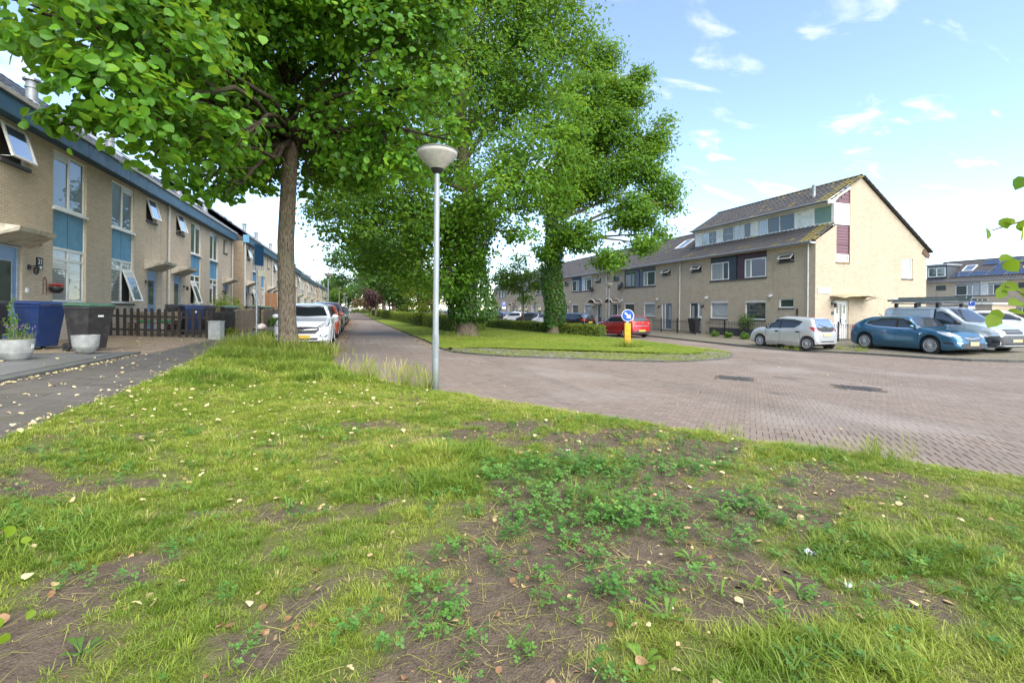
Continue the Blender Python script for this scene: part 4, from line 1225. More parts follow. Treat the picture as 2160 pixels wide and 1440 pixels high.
        if lod < 2 or opts.get('rooftiles'): roof_plane(roof, (-.32,0,5.48), (0,1,0), sl, RW, sl.length, M_TILE, objects=ob)
        ridge_caps(roof, (3.7,0,5.5+4.02*RS), (3.7,RW,5.5+4.02*RS), M_TILE)
        for (a0, a1, s0, s1) in opts.get('sky', ()): skylight(root, (-.32,0,5.48), (0,1,0), sl, a0, a1, s0, s1, M_FRAME)
    if opts.get('vent'):
        a, s = opts['vent']; su_ = Vector((2.62,0,1.64)).normalized() if dormer else Vector((4.02,0,4.02*RS)).normalized()
        o_ = Vector((.90,0,7.8)) if dormer else Vector((-.32,0,5.48)); q_ = o_+su_*s
        vent_pipe(root, (q_.x, a, q_.z), .7, .085)
    mb = MB(); mb.tube([P(0,5.44,.38), P(RW,5.44,.38)], .07, 8); mb.build('gutter', M_GUTTER, root, smooth='auto')
    mb = MB(); pbox(mb, P, 0, RW, 5.36, 5.46, -.02, .32); mb.build('soffit', M_GREYPIPE, root)
    return root

GR = (.055, .07)
def bars_for(a0, a1, b0, b1, nx, nz):
    r = []
    for i in range(1, nx): r.append((a0+(a1-a0)*i/nx-.012, a0+(a1-a0)*i/nx+.012, b0, b1))
    for j in range(1, nz): r.append((a0, a1, b0+(b1-b0)*j/nz-.012, b0+(b1-b0)*j/nz+.012))
    return r
YR = [19.7+k*RW for k in range(8)]
r_end = right_house(24.2, YR[0], False, 0, dict(end=True, siding='maroon', tiles=True, up=[M_GLASS_SKY, M_GLASS_CURT], up_split=(4.55,), gp=M_GLASS, no_sides=True, vent=(1.7, 1.2),
    dormer=[(.10,1.28,6.62,7.68,(),[M_GLASS_GREEN]), (2.50,5.36,6.62,7.68,(3.62,4.55),[M_GLASS_DARK, M_GLASS_DARK, M_GLASS_CURT])]),
    'corner house with brick gable, mossy ridge and white side door')
r_2 = right_house(24.2, YR[1], True, 0, dict(siding='teal', tiles=True, door='dark', up=[M_GLASS_CURT, M_GLASS], fm_up=M_FRAME, gp=M_GLASS_ROLL,
    dormer=[(.70,2.34,6.62,7.60,(1.5,),[M_GLASS_ROLL, M_GLASS_DARK], bars_for(1.55,2.28,6.66,7.56,2,2)), (2.92,5.58,6.62,7.66,(4.0,4.95),[M_GLASS_DARK, M_GLASS_CURT, M_GLASS_DARK], bars_for(2.98,3.97,6.66,7.6,2,2)+bars_for(4.05,4.9,6.66,7.6,2,2))]),
    'house with dark green siding and white dormer beside the corner house')
rl = [('house with grey siding and a slanted skylight, right of the first grey down pipe', dict(siding='grey', door='greydoor', gp=M_GLASS_CURT, sky=[(1.6,2.7,2.2,3.6)], up=[M_GLASS, M_GLASS_CURT])),
      ('house with blue-grey siding, arched door canopy and two black satellite dishes', dict(siding='bluegrey', arch=True, dish=True, fm_up=M_DKFRAME, sm_open=False, gp=M_GLASS, up=[M_GLASS_CURT, M_GLASS_CURT])),
      ('house with white siding and arched canopy behind the black estate car', dict(siding='white', arch=True, dish=True, gp=M_GLASS_CURT)),
      ('house with blue siding half hidden by the ivy-clad tree', dict(siding='blue', gp=M_GLASS, sm_open=False)),
      ('house with pale siding seen left of the ivy-clad tree', dict(siding='pale', door='whitedoor', gp=M_GLASS_CURT)),
      ('last house of the near right block, behind the young tree', dict(siding='grey', door='whitedoor', gp=M_GLASS))]
right_roots = [r_end, r_2]
for k, (lab, op) in enumerate(rl):
    right_roots.append(right_house(24.2, YR[k+2], (k+2) % 2 == 1, 1, op, lab))
for k in range(4):
    right_house(26.0, 67.5+k*RW, k % 2 == 1, 2, dict(siding=['white','navy','grey','white'][k], door='whitedoor', arch=(k == 1), sm_open=False),
                ORD[k]+' house of the far right block, set back behind the oaks', group='houses of the far right block')
for k, (r_, a) in enumerate(((r_end, .38), (r_2, RW-.02), (right_roots[3], RW-.05), (right_roots[5], RW-.02))):
    down_pipe(r_, -.09, a, 0, 5.42)

# gable end of the corner house (faces the camera side, plane y = 19.7)
def PG(a, b, d): return (a, -d, b)
ops = [(1.45,2.55,.0,2.24), (1.57,2.57,4.38,5.40), (6.94,7.86,3.62,4.84)]
mb = MB(); wall_cells(mb, PG, 0, 9.1, -.3, 5.40, ops, .12)
mb.poly([PG(0,5.40,0),PG(1.57,5.40,0),PG(1.57,6.50,0),PG(0,5.55,0)])
mb.poly([PG(2.57,5.40,0),PG(9.1,5.40,0),PG(3.52,9.32,0),PG(2.57,8.74,0)])
mb.build('gable_wall', M_BRICK_X, r_end)
for (b0, b1, nm) in ((4.86,6.50,'maroon_low'),):
    siding(r_end, PG, 1.59, 2.55, b0, b1, simple('siding_plum', (.13,.055,.068), .5, var=.1), None, h=.17, d=-.03)
window(r_end, PG, 1.57, 2.55, 4.40, 4.85, (), (), d=-.03, t=.06, pm=M_GLASS_SKY, sill=True, sillm=simple('brown_sill', (.22,.13,.05), .7))
window(r_end, PG, 1.36, 2.55, 6.52, 7.74, (), (), d=.0, t=.07, pm=M_WHITEPANEL, sill=False, name='white_side_window')
s_ = MB(); s_.poly([PG(1.5,7.76,-.04),PG(2.55,7.76,-.04),PG(2.55,8.62,-.04)]); s_.build('siding_triangle', simple('siding_plum', (.13,.055,.068), .5, var=.1), r_end)
for k in range(3):
    z0 = 7.78+k*.22; a = 1.55+(z0-7.76)/.62*.75
    mb = MB(); pbox(mb, PG, min(a+.12,2.5), 2.55, z0, z0+.2, -.04, -.01); mb.build('siding_board', simple('siding_plum', (.13,.055,.068), .5, var=.1), r_end)
mb = MB(); mb.prism([PG(.88,7.62,.06),PG(.88,7.84,.06),PG(2.57,8.86,.06),PG(2.57,8.60,.06)], (0,.07,0)); mb.build('verge_board', M_FRAME, r_end)
mb = MB(); pbox(mb, PG, 2.55, 2.60, 4.34, 8.7, -.05, .012); mb.build('corner_trim', simple('brown_trim', (.10,.055,.03), .7), r_end)
mb = MB(); mb.bar(PG(8.75,5.35,.03), PG(9.3,5.0,.03), .3, .05, up=(0,1,0)); mb.build('eave_board', simple('brown_trim', (.10,.055,.03), .7), r_end)
dmw = simple('door_whitedoor', (.62,.63,.62), .4)
door(r_end, PG, 1.46, 2.54, .0, 2.22, dmw, simple('worn_white_frame', (.55,.5,.4), .6), d=-.06, lights=[(1.93,2.07,.95,2.0),(1.68,1.8,1.5,1.95),(2.22,2.34,1.5,1.95)])
window(r_end, PG, 6.94, 7.86, 3.62, 4.84, (), (), d=-.06, t=.07, pms=[M_GLASS_ROLL], sill=True)
# weathered curved canopy over the side door
mb = MB(); pts = []
for d in (.0, .30, .60, .85):
    for k in range(9):
        a = 1.10+k*.36; h = 2.42+.13*math.sin(math.pi*k/8)-.10*(d/.85)**2-.02*math.sin(k*1.7+d*3)*(d > .5); pts.append(PG(a, h, d))
mb.add(pts, [(r*9+k, r*9+k+1, (r+1)*9+k+1, (r+1)*9+k) for r in range(3) for k in range(8)])
cn = mb.build('door_canopy', simple('weathered_canopy', (.30,.26,.15), .8, var=.4, scale=8), r_end, smooth=True)
sm_ = cn.modifiers.new('thick', 'SOLIDIFY'); sm_.thickness = .035
mb = MB(); mb.tube([PG(1.2,2.2,.02),PG(1.2,2.38,.7)], .015, 6); mb.tube([PG(3.85,2.2,.02),PG(3.85,2.4,.7)], .015, 6); mb.build('canopy_bracket', M_DKFRAME, r_end)
wall_lamp(r_end, PG(1.25, 2.05, 0), (0,-1,0), 1.3)
mb = MB(); pbox(mb, PG, 1.22, 1.38, 1.42, 1.6, 0, .03); mb.build('house_number', M_DKFRAME, r_end)
mb = MB(); mb.tube([PG(4.05,2.3,.0),PG(4.05,2.38,.25),PG(4.2,2.5,.35)], .015, 6); mb.build('bracket', simple('rusty_iron', (.16,.07,.05), .8), r_end)
mb = MB(); mb.box(-.06,0,1.05,1.13,1.35,1.75); mb.tube([(-.03,1.09,1.6),(-.25,.98,1.72),(-.3,.95,1.62)], .02, 6); mb.build('wall_bracket', M_DKFRAME, r_end)
# street name sign
sg = thing('street_sign', 'pale blue street name sign on the gable wall near the side door', 'street sign', (24.2+.62, 19.7-.012, 2.62))
MB().box(-.46,.46,-.014,.0,-.155,.155).build('plate', simple('sign_paleblue', (.34,.55,.75), .35, var=.05), sg)
mb = MB()
for z in (-.135, .135): mb.box(-.44,.44,-.018,-.0145,z-.010,z+.010)
for x in (-.445, .445): mb.box(x-.010,x+.010,-.018,-.0145,-.125,.125)
mb.build('border', M_WHITE, sg)

# ------------------------------------------------------------------ terrace in the background on the right, solar panels on its roof
bg_l = ['background house with slate dormer, partly behind the gable', 'background house with white boarding and solar panels over it', 'background house with navy boarding at the picture edge', 'background house furthest towards the picture edge']
bg = []
for k in range(4):
    y0 = 41.6-(k+1)*RW
    # facing the street like the others
    r_ = right_house(70.0, y0, k % 2 == 0, 2, dict(siding=['pale','white','navy','white'][k], rooftiles=True, sky=[(1.5,2.6,2.2,3.5)] if k in (0,1) else [], gp=M_GLASS_CURT, sm_open=False), bg_l[k], base=-.12, group='background terrace')
    bg.append(r_)
bd = bg[0]
mb = MB(); mb.box(.2,3.4,3.4,5.6,6.0,7.55); mb.build('dormer_wall', simple('slate_cladding', (.05,.065,.08), .6), bd)
mb = MB(); mb.box(-.05,3.6,3.25,5.75,7.55,7.75); mb.build('dormer_roof', M_LEAD, bd)
window(bd, lambda a, b, d: (.2-d, a, b), 3.55, 5.45, 6.15, 7.35, (4.5,), (), d=.02, t=.09, pm=M_GLASS, sill=False)
sl = Vector((4.02,0,4.02*RS)).normalized()
Nn = Vector((-sl.z,0,sl.x))
M_PV = None
def pv_mat():
    t = NT('solar_cell'); p = t.obj()
    b = t.new('ShaderNodeTexBrick'); b.offset = 0; b.inputs['Scale'].default_value = 1
    b.inputs['Brick Width'].default_value = .16; b.inputs['Row Height'].default_value = .16; b.inputs['Mortar Size'].default_value = .006
    b.inputs['Color1'].default_value = (.016,.03,.075,1); b.inputs['Color2'].default_value = (.02,.036,.085,1); b.inputs['Mortar'].default_value = (.16,.2,.26,1)
    t.link(p, b.inputs['Vector']); t.set(color=b.outputs['Color'], rough=.12, spec=.6); return t.m
M_PV = pv_mat()
pvs = [(38.9-1.75*i, .75) for i in range(4)] + [(36.9-1.75*i, 3.3) for i in range(3)] + [(35.4,2.0)]
for i, (y, s) in enumerate(pvs):
    O = Vector((70,0,-.12))+Vector((-.32,y,5.56))+sl*s
    t = thing('solar_panel', ('%s solar panel of the lower row on the background roof, from the gable side' % ORD[i]) if i < 4 else (('%s solar panel of the upper row on the background roof, from the gable side' % ORD[i-4]) if i < 7 else 'single solar panel between the two rows on the background roof'), 'solar panel', O, 0, 'solar panels')
    mb = MB(); mb.obox(Vector((0,-.82,0))+sl*.55+Nn*.06, Vector((0,.82,0)), sl*.55, Nn*.02); mb.build('frame', M_STEEL, t)
    mb = MB(); mb.obox(Vector((0,-.82,0))+sl*.55+Nn*.083, Vector((0,.79,0)), sl*.52, Nn*.004); mb.build('cells', M_PV, t)
# wooden fence and sheds in front of that terrace
fn = thing('board_fence', 'brown vertical board fence behind the parked van', 'fence', (60.0, 30.0, -.12))
M_WOODG = simple('weathered_wood', (.16,.115,.085), .85, var=.3, scale=9)
for i in range(150):
    y = -16+i*.2
    mb = MB(); mb.box(-.02,.02,y,y+.185,0,1.8+random.uniform(-.02,.02)); mb.build('board', M_WOODG, fn)
mb = MB(); mb.box(.02,.08,-16,14,.3,.4); mb.box(.02,.08,-16,14,1.4,1.5); mb.build('rail', M_WOODG, fn)
sh = thing('shed', 'low brick garden shed with flat white-edged roof beyond the board fence', 'shed', (62.5, 31.0, -.12))
mb = MB(); mb.box(0,4,0,4.6,0,2.5); mb.build('wall', M_BRICK_Y, sh)
mb = MB(); mb.box(-.15,4.15,-.15,4.75,2.5,2.68); mb.build('roof', M_WHITEPANEL, sh)
mb = MB(); mb.box(-.05,-.004,2.6,4.2,.05,2.2); mb.build('door', M_WHITEPANEL, sh)
# ================================================================== STREET FURNITURE
def pole_mat():
    t = NT('weathered_pole'); p = t.obj(); s = t.new('ShaderNodeSeparateXYZ'); t.link(p, s.inputs[0])
    mp = t.new('ShaderNodeMapping'); mp.inputs['Scale'].default_value = (14,14,1.6); t.link(p, mp.inputs[0])
    n = t.noise(mp.outputs[0], 1.5, 5, .65)
    c = t.mix(t.mapr(n, .3, .7), (.20,.22,.22), (.36,.38,.385)); c = t.mix(t.mapr(s.outputs[2], 0, .55, .75, 0), c, (.055,.065,.035))
    t.set(color=c, metal=.35, rough=.5); return t.m
M_POLE = pole_mat()
def lamp_post(x, y, label, h=4.1, z=None):
    z = gz(x) if z is None else z
    t = thing('street_lamp', label, 'street lamp', (x, y, z), 0, 'street lamps')
    MB().lathe([(.060,-.05),(.060,.9),(.052,1.0),(.047,h-.45),(.040,h-.34)], (0,0,0), 16).build('pole', M_POLE, t, smooth='auto')
    MB().lathe([(.04,h-.40),(.085,h-.36),(.115,h-.31),(.10,h-.305)], (0,0,0), 20).build('collar', M_BLACK, t, smooth='auto')
    MB().lathe([(.105,h-.315),(.335,h-.085),(.345,h-.06),(.345,h-.02)], (0,0,0), 32).build('lamp_bowl', M_LAMPB, t, smooth='auto')
    MB().lathe([(.352,h-.022),(.358,h-.005),(.30,h+.02),(.15,h+.045),(.01,h+.055)], (0,0,0), 32).build('lamp_cap', simple('lamp_cap_paint', (.16,.16,.15), .6, var=.3), t, smooth='auto')
    MB().lathe([(.0615,.55),(.0615,.95)], (0,0,0), 6, 'z', 0, -2.2, -1.2).build('access_door', simple('pole_door_edge', (.24,.25,.25), .5, .5), t)
    MB().lathe([(.0622,1.35),(.0622,1.47)], (0,0,0), 6, 'z', 0, -2.4, -1.3).build('number_sticker', M_WHITE if z > -1 else M_WHITE, t) if h > 9 else None
    return t
def lampb():
    t = NT('lamp_bowl_plastic')
    t.set(color=t.mix(t.mapr(t.noise(t.pos(), 12, 4), .3, .7), (.36,.33,.29), (.46,.43,.38)), rough=.35); return t.m
M_LAMPB = lampb()
lamp_post(1.31, 8.14, 'nearest street lamp, grey pole standing in the foreground grass')
lamp_post(-2.2, 42.7, 'street lamp behind the row of parked cars on the left, first beyond the foreground one')
lamp_post(-2.2, 71, 'street lamp on the left road side, second beyond the foreground one')
lamp_post(-2.2, 100, 'street lamp on the left road side, third beyond the foreground one')
lamp_post(-2.2, 130, 'street lamp on the left road side, furthest away')
lamp_post(21.9, 38.2, 'street lamp before the arched door canopies on the right')
lamp_post(20.5, 72, 'small far street lamp behind the disabled parking sign')

def wheelie(x, y, rz, body, lid, label, z=None, mark=None, group='wheelie bins'):
    z = gz(x)+.012 if z is None else z
    t = thing('wheelie_bin', label, 'bin', (x, y, z), rz, group)
    # front faces -y (local), hinge and wheels at +y
    def ring(zz, fx, f, b): return [(-fx,-f,zz),(fx,-f,zz),(fx,b,zz),(-fx,b,zz)]
    mb = MB(); L = [ring(.06,.215,.20,.24), ring(.20,.225,.22,.255), ring(.93,.275,.335,.315), ring(.93,.29,.35,.33), ring(.985,.29,.35,.33)]
    vs = [p for q in L for p in q]; fs = [(0,3,2,1)]
    for i in range(len(L)-1):
        for k in range(4): fs.append((4*i+k, 4*i+(k+1)%4, 4*i+4+(k+1)%4, 4*i+4+k))
    mb.add(vs, fs)
    for s in (-.12, .12): mb.box(s-.012, s+.012, .19, .36, .12, .80)
    bd = mb.build('body', body, t, bevel=.018)
    mb = MB()
    mb.add([(-.30,-.37,.99),(.30,-.37,.99),(.30,.34,1.0),(-.30,.34,1.0),(-.30,-.37,1.02),(.30,-.37,1.02),(.30,.34,1.05),(-.30,.34,1.05),(-.24,-.28,1.055),(.24,-.28,1.055),(.24,.25,1.075),(-.24,.25,1.075)],
           [(0,3,2,1),(0,1,5,4),(1,2,6,5),(2,3,7,6),(3,0,4,7),(4,5,9,8),(5,6,10,9),(6,7,11,10),(7,4,8,11),(8,9,10,11)])
    mb.box(-.10,.10,-.40,-.37,.99,1.015)
    mb.build('lid', lid, t, bevel=.012)
    mb = MB(); mb.tube([(-.22,.36,.99),(.22,.36,.99)], .016, 8)
    for s in (-.22, .22): mb.box(s-.015, s+.015, .32, .375, .965, 1.01)
    mb.build('handle', M_BLACK, t)
    for s in (-1, 1):
        mb = MB(); mb.lathe([(.02,-.025),(.09,-.03),(.10,-.02),(.10,.02),(.09,.03),(.02,.025)], (s*.25,.27,.10), 18, 'x'); mb.build('wheel', M_RUBBER, t, smooth='auto')
    if mark:
        mb = MB(); mb.obox((mark[0], -.335+.0, mark[1]), Vector((mark[2],0,0)), Vector((0,.002,0)), Vector((.0,0,mark[3]))); mb.build('sticker', M_WHITE, t)
    return t
P_BLUE = simple('bin_blue_plastic', (.014,.034,.115), .42, var=.12, scale=5, dirt=((.06,.07,.1), 6, .3))
P_BLK = simple('bin_black_plastic', (.024,.024,.027), .45, var=.2, scale=5, dirt=((.07,.065,.06), 6, .4))
P_BROWN = simple('bin_brown_plastic', (.030,.026,.026), .45, var=.2, scale=5, dirt=((.10,.09,.08), 6, .4))
P_GREEN = simple('bin_green_plastic', (.05,.115,.065), .42, var=.15, scale=5, dirt=((.14,.17,.12), 6, .4))
wheelie(-6.72, 13.42, math.radians(62), P_BLUE, P_BLUE, 'blue wheelie bin beside the front door of number 21', z=.43)
wheelie(-5.62, 12.95, math.radians(62), P_BROWN, P_GREEN, 'brown-black wheelie bin with green lid and white sticker behind the small planter', z=.40, mark=(-.02,.78,.06,.02))
wheelie(-7.35, 12.7, math.radians(70), P_BLK, P_BLK, 'black wheelie bin at the picture edge behind the tall potted plant', z=.44)
wheelie(-6.25, 20.35, math.radians(25), P_BLK, P_BLK, 'black wheelie bin behind the picket fence, touching the blue one', mark=(0,.78,.1,.02))
wheelie(-5.55, 19.75, math.radians(25), P_BLUE, P_BLUE, 'blue wheelie bin behind the picket fence', mark=(0,.82,.07,.03))
wheelie(-5.55, 21.3, math.radians(25), P_BLK, P_BLK, 'black wheelie bin behind the picket fence, half hidden by the blue one')
wheelie(-5.2, 23.4, math.radians(30), P_BLK, P_GREEN, 'black wheelie bin with green lid beyond the picket fence')
wheelie(-5.1, 27.6, math.radians(30), P_BROWN, P_BROWN, 'dark brown wheelie bin behind the wooden fence by the sign pole')
wheelie(-4.9, 30.6, math.radians(30), P_BLK, P_GREEN, 'green-lidded wheelie bin furthest along the left sidewalk')
wheelie(22.6, 27.6, math.radians(-80), P_BLK, P_BLK, 'black wheelie bin between two doors of the right terrace', z=-.14)
wheelie(27.6, 18.9, math.radians(0), P_BLK, P_GREEN, 'dark green-lidded wheelie bin against the gable wall', z=-.05)

# planters
M_STONE = simple('grey_stone_planter', (.30,.30,.28), .9, var=.25, scale=7, bump=.4, bscale=30, dirt=((.12,.12,.08), 3, .7))
def planter(x, y, r, h, label, z=.445):
    t = thing('planter', label, 'planter', (x, y, z), 0, 'stone bowl planters')
    prof = [(r*.55,0),(r*.72,.03),(r*.90,h*.35)]
    for k in range(7):
        zz = h*(.35+.08*k); prof += [(r*(.90+.012*k),zz),(r*(.915+.012*k),zz+h*.04)]
    prof += [(r,h),(r*.93,h),(r*.90,h-.06),(.01,h-.06)]
    MB().lathe(prof, (0,0,0), 28).build('bowl', M_STONE, t, smooth='auto')
    MB().lathe([(r*.91,h-.05),(.01,h-.045)], (0,0,0), 16).build('soil', simple('potting_soil', (.04,.03,.02), 1), t)
    return t
planter(-5.65, 10.62, .245, .36, 'grey stone bowl planter holding a tall leafy plant and tuft of lavender')
planter(-5.22, 11.9, .23, .36, 'empty grey stone bowl planter in front of the green-lidded bin')
planter(-6.6, 10.9, .25, .42, 'grey stone planter at the picture edge behind the planted bowl')
MB().box(.20,.235,-.03,.03,.20,.29).build('tag', M_WHITE, bpy.data.objects['planter'])

# picket fence: from the wall towards the street, then along the sidewalk
M_PICK = simple('black_stained_wood', (.024,.020,.018), .7, var=.3, scale=8)
M_BOARD = simple('brown_fence_wood', (.19,.145,.10), .85, var=.35, scale=7, dirt=((.10,.11,.06), 4, .5))
def picket(mb, w, h, th, round_top=True):
    pts = [(-w/2,0)] + [(w/2,0), (w/2,h-w/2)] + ([(w/2*math.cos(a), h-w/2+w/2*math.sin(a)) for a in (math.pi*.25, math.pi*.5, math.pi*.75)] if round_top else [(w/2,h)]) + [(-w/2,h-w/2) if round_top else (-w/2,h)]
    mb.prism([(x, -th/2, z) for x, z in pts], (0,th,0)); return mb
def fence_run(name, label, a, b, sp, w, h, mat, cat='fence', round_top=True, rails=(.22,.66), jitter=.02, group=None, pname='picket'):
    a, b = Vector((a[0], a[1], 0)), Vector((b[0], b[1], 0)); d = (b-a); L = d.length; d /= L
    t = thing(name, label, cat, (a.x, a.y, gz(a.x)+.01), math.atan2(d.y, d.x), group)
    me = picket(MB(), w, h, .022, round_top).build(pname, mat, t); first = True
    n = int(L/sp)
    for i in range(n+1):
        p = a+d*(i*sp); o = me if first else link_copy(me, t); first = False
        o.location = (i*sp, random.uniform(-.004,.004), gz(p.x)-gz(a.x)+random.uniform(-jitter, jitter)); o.rotation_euler = (0, random.uniform(-.02,.02)*(3 if random.random() < .1 else 1), 0)
    za = 0; zb = gz(b.x)-gz(a.x)
    for r in rails:
        mb = MB(); mb.bar((0,.035,za+r), (L,.035,zb+r), .05, .07, up=(0,0,1)); mb.build('rail', mat, t)
    for s in (0, L/2, L):
        mb = MB(); zz = za+(zb-za)*s/L; mb.box(s-.04,s+.04,.02,.10,zz-.05,zz+h*.97); mb.build('post', mat, t)
    return t
fence_run('picket_fence', 'black picket fence with round tops across the front garden', (-7.85,19.0), (-4.5,17.85), .228, .095, .93, M_PICK)
fence_run('picket_fence', 'black narrow picket fence along the sidewalk behind the grey cabinet', (-4.45,17.95), (-4.45,20.9), .12, .07, .86, M_PICK)
fence_run('board_fence', 'brown wooden fence along the sidewalk with yellow flowers before it', (-4.45,21.2), (-4.5,26.0), .15, .12, .95, M_BOARD)
fence_run('board_fence', 'brown wooden fence between two front gardens beside the green-lidded bin', (-7.2,24.6), (-4.5,24.3), .15, .12, 1.0, M_BOARD)
fence_run('board_fence', 'far brown wooden fence along the sidewalk beyond the sign pole', (-4.5,27.2), (-4.6,33.0), .15, .12, .95, M_BOARD)
fence_run('plank_screen', 'tall orange-brown plank screen against the left terrace', (-5.75,35.75), (-4.9,35.6), .16, .15, 2.0, simple('orange_plank', (.30,.15,.07), .75, var=.25), round_top=False, pname='plank')
# grey cabinet
cb = thing('utility_cabinet', 'small grey utility cabinet at the corner of the picket fence', 'cabinet', (-4.22, 17.35, gz(-4.2)), math.radians(-20))
MB().box(-.19,.19,-.12,.12,0,.58).build('body', simple('cabinet_grey', (.30,.31,.30), .7, var=.15, scale=8, dirt=((.18,.19,.15), 7, .5)), cb, bevel=.008)
MB().box(-.20,.20,-.13,.13,.58,.61).build('lid', simple('cabinet_grey', (.30,.31,.30), .7), cb)
mb = MB(); mb.box(.155,.175,-.13,-.12,.3,.36); mb.build('lock', M_STEEL, cb)
# sign pole by the tree
sp = thing('sign_pole', 'thin grey pole with dark blue sign seen edge-on beside the tree trunk', 'sign', (-3.07, 17.32, gz(-3.07)), 0)
MB().tube([(0,0,0),(0,0,3.15)], .03, 10).build('pole', M_STEEL, sp, smooth='auto')
mb = MB(); mb.obox((.05,.03,2.82), Vector((.09,.22,0)), Vector((.012,-.005,0)), Vector((0,0,.34))); mb.build('sign_board', simple('sign_navy', (.02,.075,.17), .4), sp)
mb = MB(); mb.obox((.14,.0,2.22), Vector((.10,.09,0)), Vector((.006,-.007,0)), Vector((0,0,.10))); mb.build('tag_board', simple('sign_cream', (.55,.52,.35), .5), sp)

# keep-right bollard on the island
M_YEL = simple('yellow_bollard_paint', (.72,.36,.015), .55, var=.2, scale=6, dirt=((.16,.10,.03), 9, .65))
M_SIGNBLUE = simple('sign_blue', (.012,.075,.40), .35, var=.06)
bl = thing('traffic_bollard', 'yellow traffic bollard with round blue arrow sign on the island', 'bollard', (10.41, 16.68, gz(10.41)+.10), math.atan2(-.98,-.45)+math.pi/2)
MB().add([(-.115,-.09,-.1),(.115,-.09,-.1),(.115,.09,-.1),(-.115,.09,-.1),(-.125,-.10,.98),(.125,-.10,.98),(.125,.10,.98),(-.125,.10,.98)], [(0,1,5,4),(1,2,6,5),(2,3,7,6),(3,0,4,7),(4,5,6,7)]).build('post', M_YEL, bl, bevel=.02)
MB().box(-.05,.05,-.03,.03,.96,1.08).build('bracket', M_STEEL, bl)
mb = MB(); mb.lathe([(.005,.012),(.245,.012),(.245,-.012),(.005,-.012)], (0,-.05,1.29), 40, 'y'); disc = mb.build('sign_disc', M_WHITE, bl)
mb = MB(); mb.lathe([(.005,-.0155),(.222,-.0155),(.222,-.012)], (0,-.05,1.29), 40, 'y'); mb.build('sign_face', M_SIGNBLUE, disc)
ar = [(-.032,.16),(.032,.16),(.032,-.02),(.11,-.02),(0,-.175),(-.11,-.02),(-.032,-.02)]
an = math.radians(45)
mb = MB(); mb.prism([(x*math.cos(an)-z*math.sin(an), -.069, 1.29+x*math.sin(an)+z*math.cos(an)) for x, z in ar], (0,.003,0)); mb.build('arrow', M_WHITE, disc)

# parking signs
def psign(x, y, h, w, hh, label, extra=None):
    t = thing('parking_sign', label, 'traffic sign', (x, y, gz(x)), math.atan2(-y, -x)+math.pi/2)
    MB().tube([(0,0,0),(0,0,h)], .03, 8).build('pole', M_STEEL, t)
    b = MB().box(-w/2,w/2,-.045,-.032,h-hh,h).build('sign_board', M_SIGNBLUE, t)
    text_mesh('sign_letter', 'P', hh*.75, M_WHITE, b, face_matrix((0 if not extra else -.05, -.048, h-hh*.5), (1,0,0), (0,0,1)), .001)
    mb = MB(); 
    for q in ((-w/2+.01,-w/2+.025,h-hh+.01,h-.01),(w/2-.025,w/2-.01,h-hh+.01,h-.01),(-w/2+.025,w/2-.025,h-.025,h-.01),(-w/2+.025,w/2-.025,h-hh+.01,h-hh+.025)): mb.box(q[0],q[1],-.049,-.046,q[2],q[3])
    mb.build('border', M_WHITE, b)
    if extra:
        mb = MB(); mb.lathe([(.055,-.002),(.075,-.002),(.075,.002),(.055,.002),(.055,-.002)], (.10,-.05,h-hh*.62), 14, 'y'); mb.box(.07,.10,-.052,-.048,h-hh*.55,h-hh*.25); mb.lathe([(.005,0),(.035,0)], (.085,-.05,h-hh*.18), 10, 'y'); mb.build('wheelchair_symbol', M_WHITE, b)
    mb = MB(); mb.box(-w/2,w/2,-.045,-.035,h-hh-.3,h-hh-.03); mb.build('sub_plate', M_WHITE, t)
    return t
psign(55.4, 29.0, 3.0, .5, .75, 'blue parking sign behind the van roof rack')
psign(18.2, 58.5, 2.75, .5, .62, 'blue disabled parking sign between the far parked cars', True)

# iron railing in front of the right terrace
M_IRON = simple('black_iron', (.014,.015,.016), .45, .2)
def railing(label, a, b, z=None, gate=None):
    a, b = Vector((a[0], a[1], 0)), Vector((b[0], b[1], 0)); d = b-a; L = d.length; d /= L
    z = gz(a.x)+.10 if z is None else z
    t = thing('iron_railing', label, 'railing', (a.x, a.y, z), math.atan2(d.y, d.x), 'iron railings')
    mb = MB(); mb.tube([(0,0,.06),(0,0,.86)], .009, 5); mb.lathe([(.009,.85),(.024,.88),(.002,.97)], (0,0,0), 5); bar = mb.build('bar', M_IRON, t)
    n = int(L/.125)
    for i in range(1, n):
        o = bar if i == 1 else link_copy(bar, t); o.location = (i*L/n, 0, 0)
    for r in (.12, .78):
        MB().box(0,L,-.012,.012,r-.012,r+.012).build('rail', M_IRON, t)
    for k in range(int(L/1.9)+1):
        s = min(L, k*1.9); mb = MB(); mb.box(s-.03,s+.03,-.03,.03,-.1,1.0); mb.lathe([(.03,1.0),(.045,1.04),(.03,1.08),(.002,1.11)], (s,0,0), 8); mb.build('post', M_IRON, t)
    return t
railing('black iron railing with spear tips before the corner house garden', (21.85,18.2), (21.85,25.6))
railing('black iron railing before the house with dark green siding', (21.85,26.6), (21.9,31.6))
railing('black iron railing returning along the gable towards the van', (21.95,18.15), (31.0,17.9))
gp = thing('garden_planter_wall', 'low dark planter box behind the iron railing with a round bush', 'planter', (23.0, 21.6, -.1))
MB().box(0,.5,0,5.0,0,.42).build('box', simple('dark_brick_box', (.05,.048,.052), .8, var=.3), gp, bevel=.01)
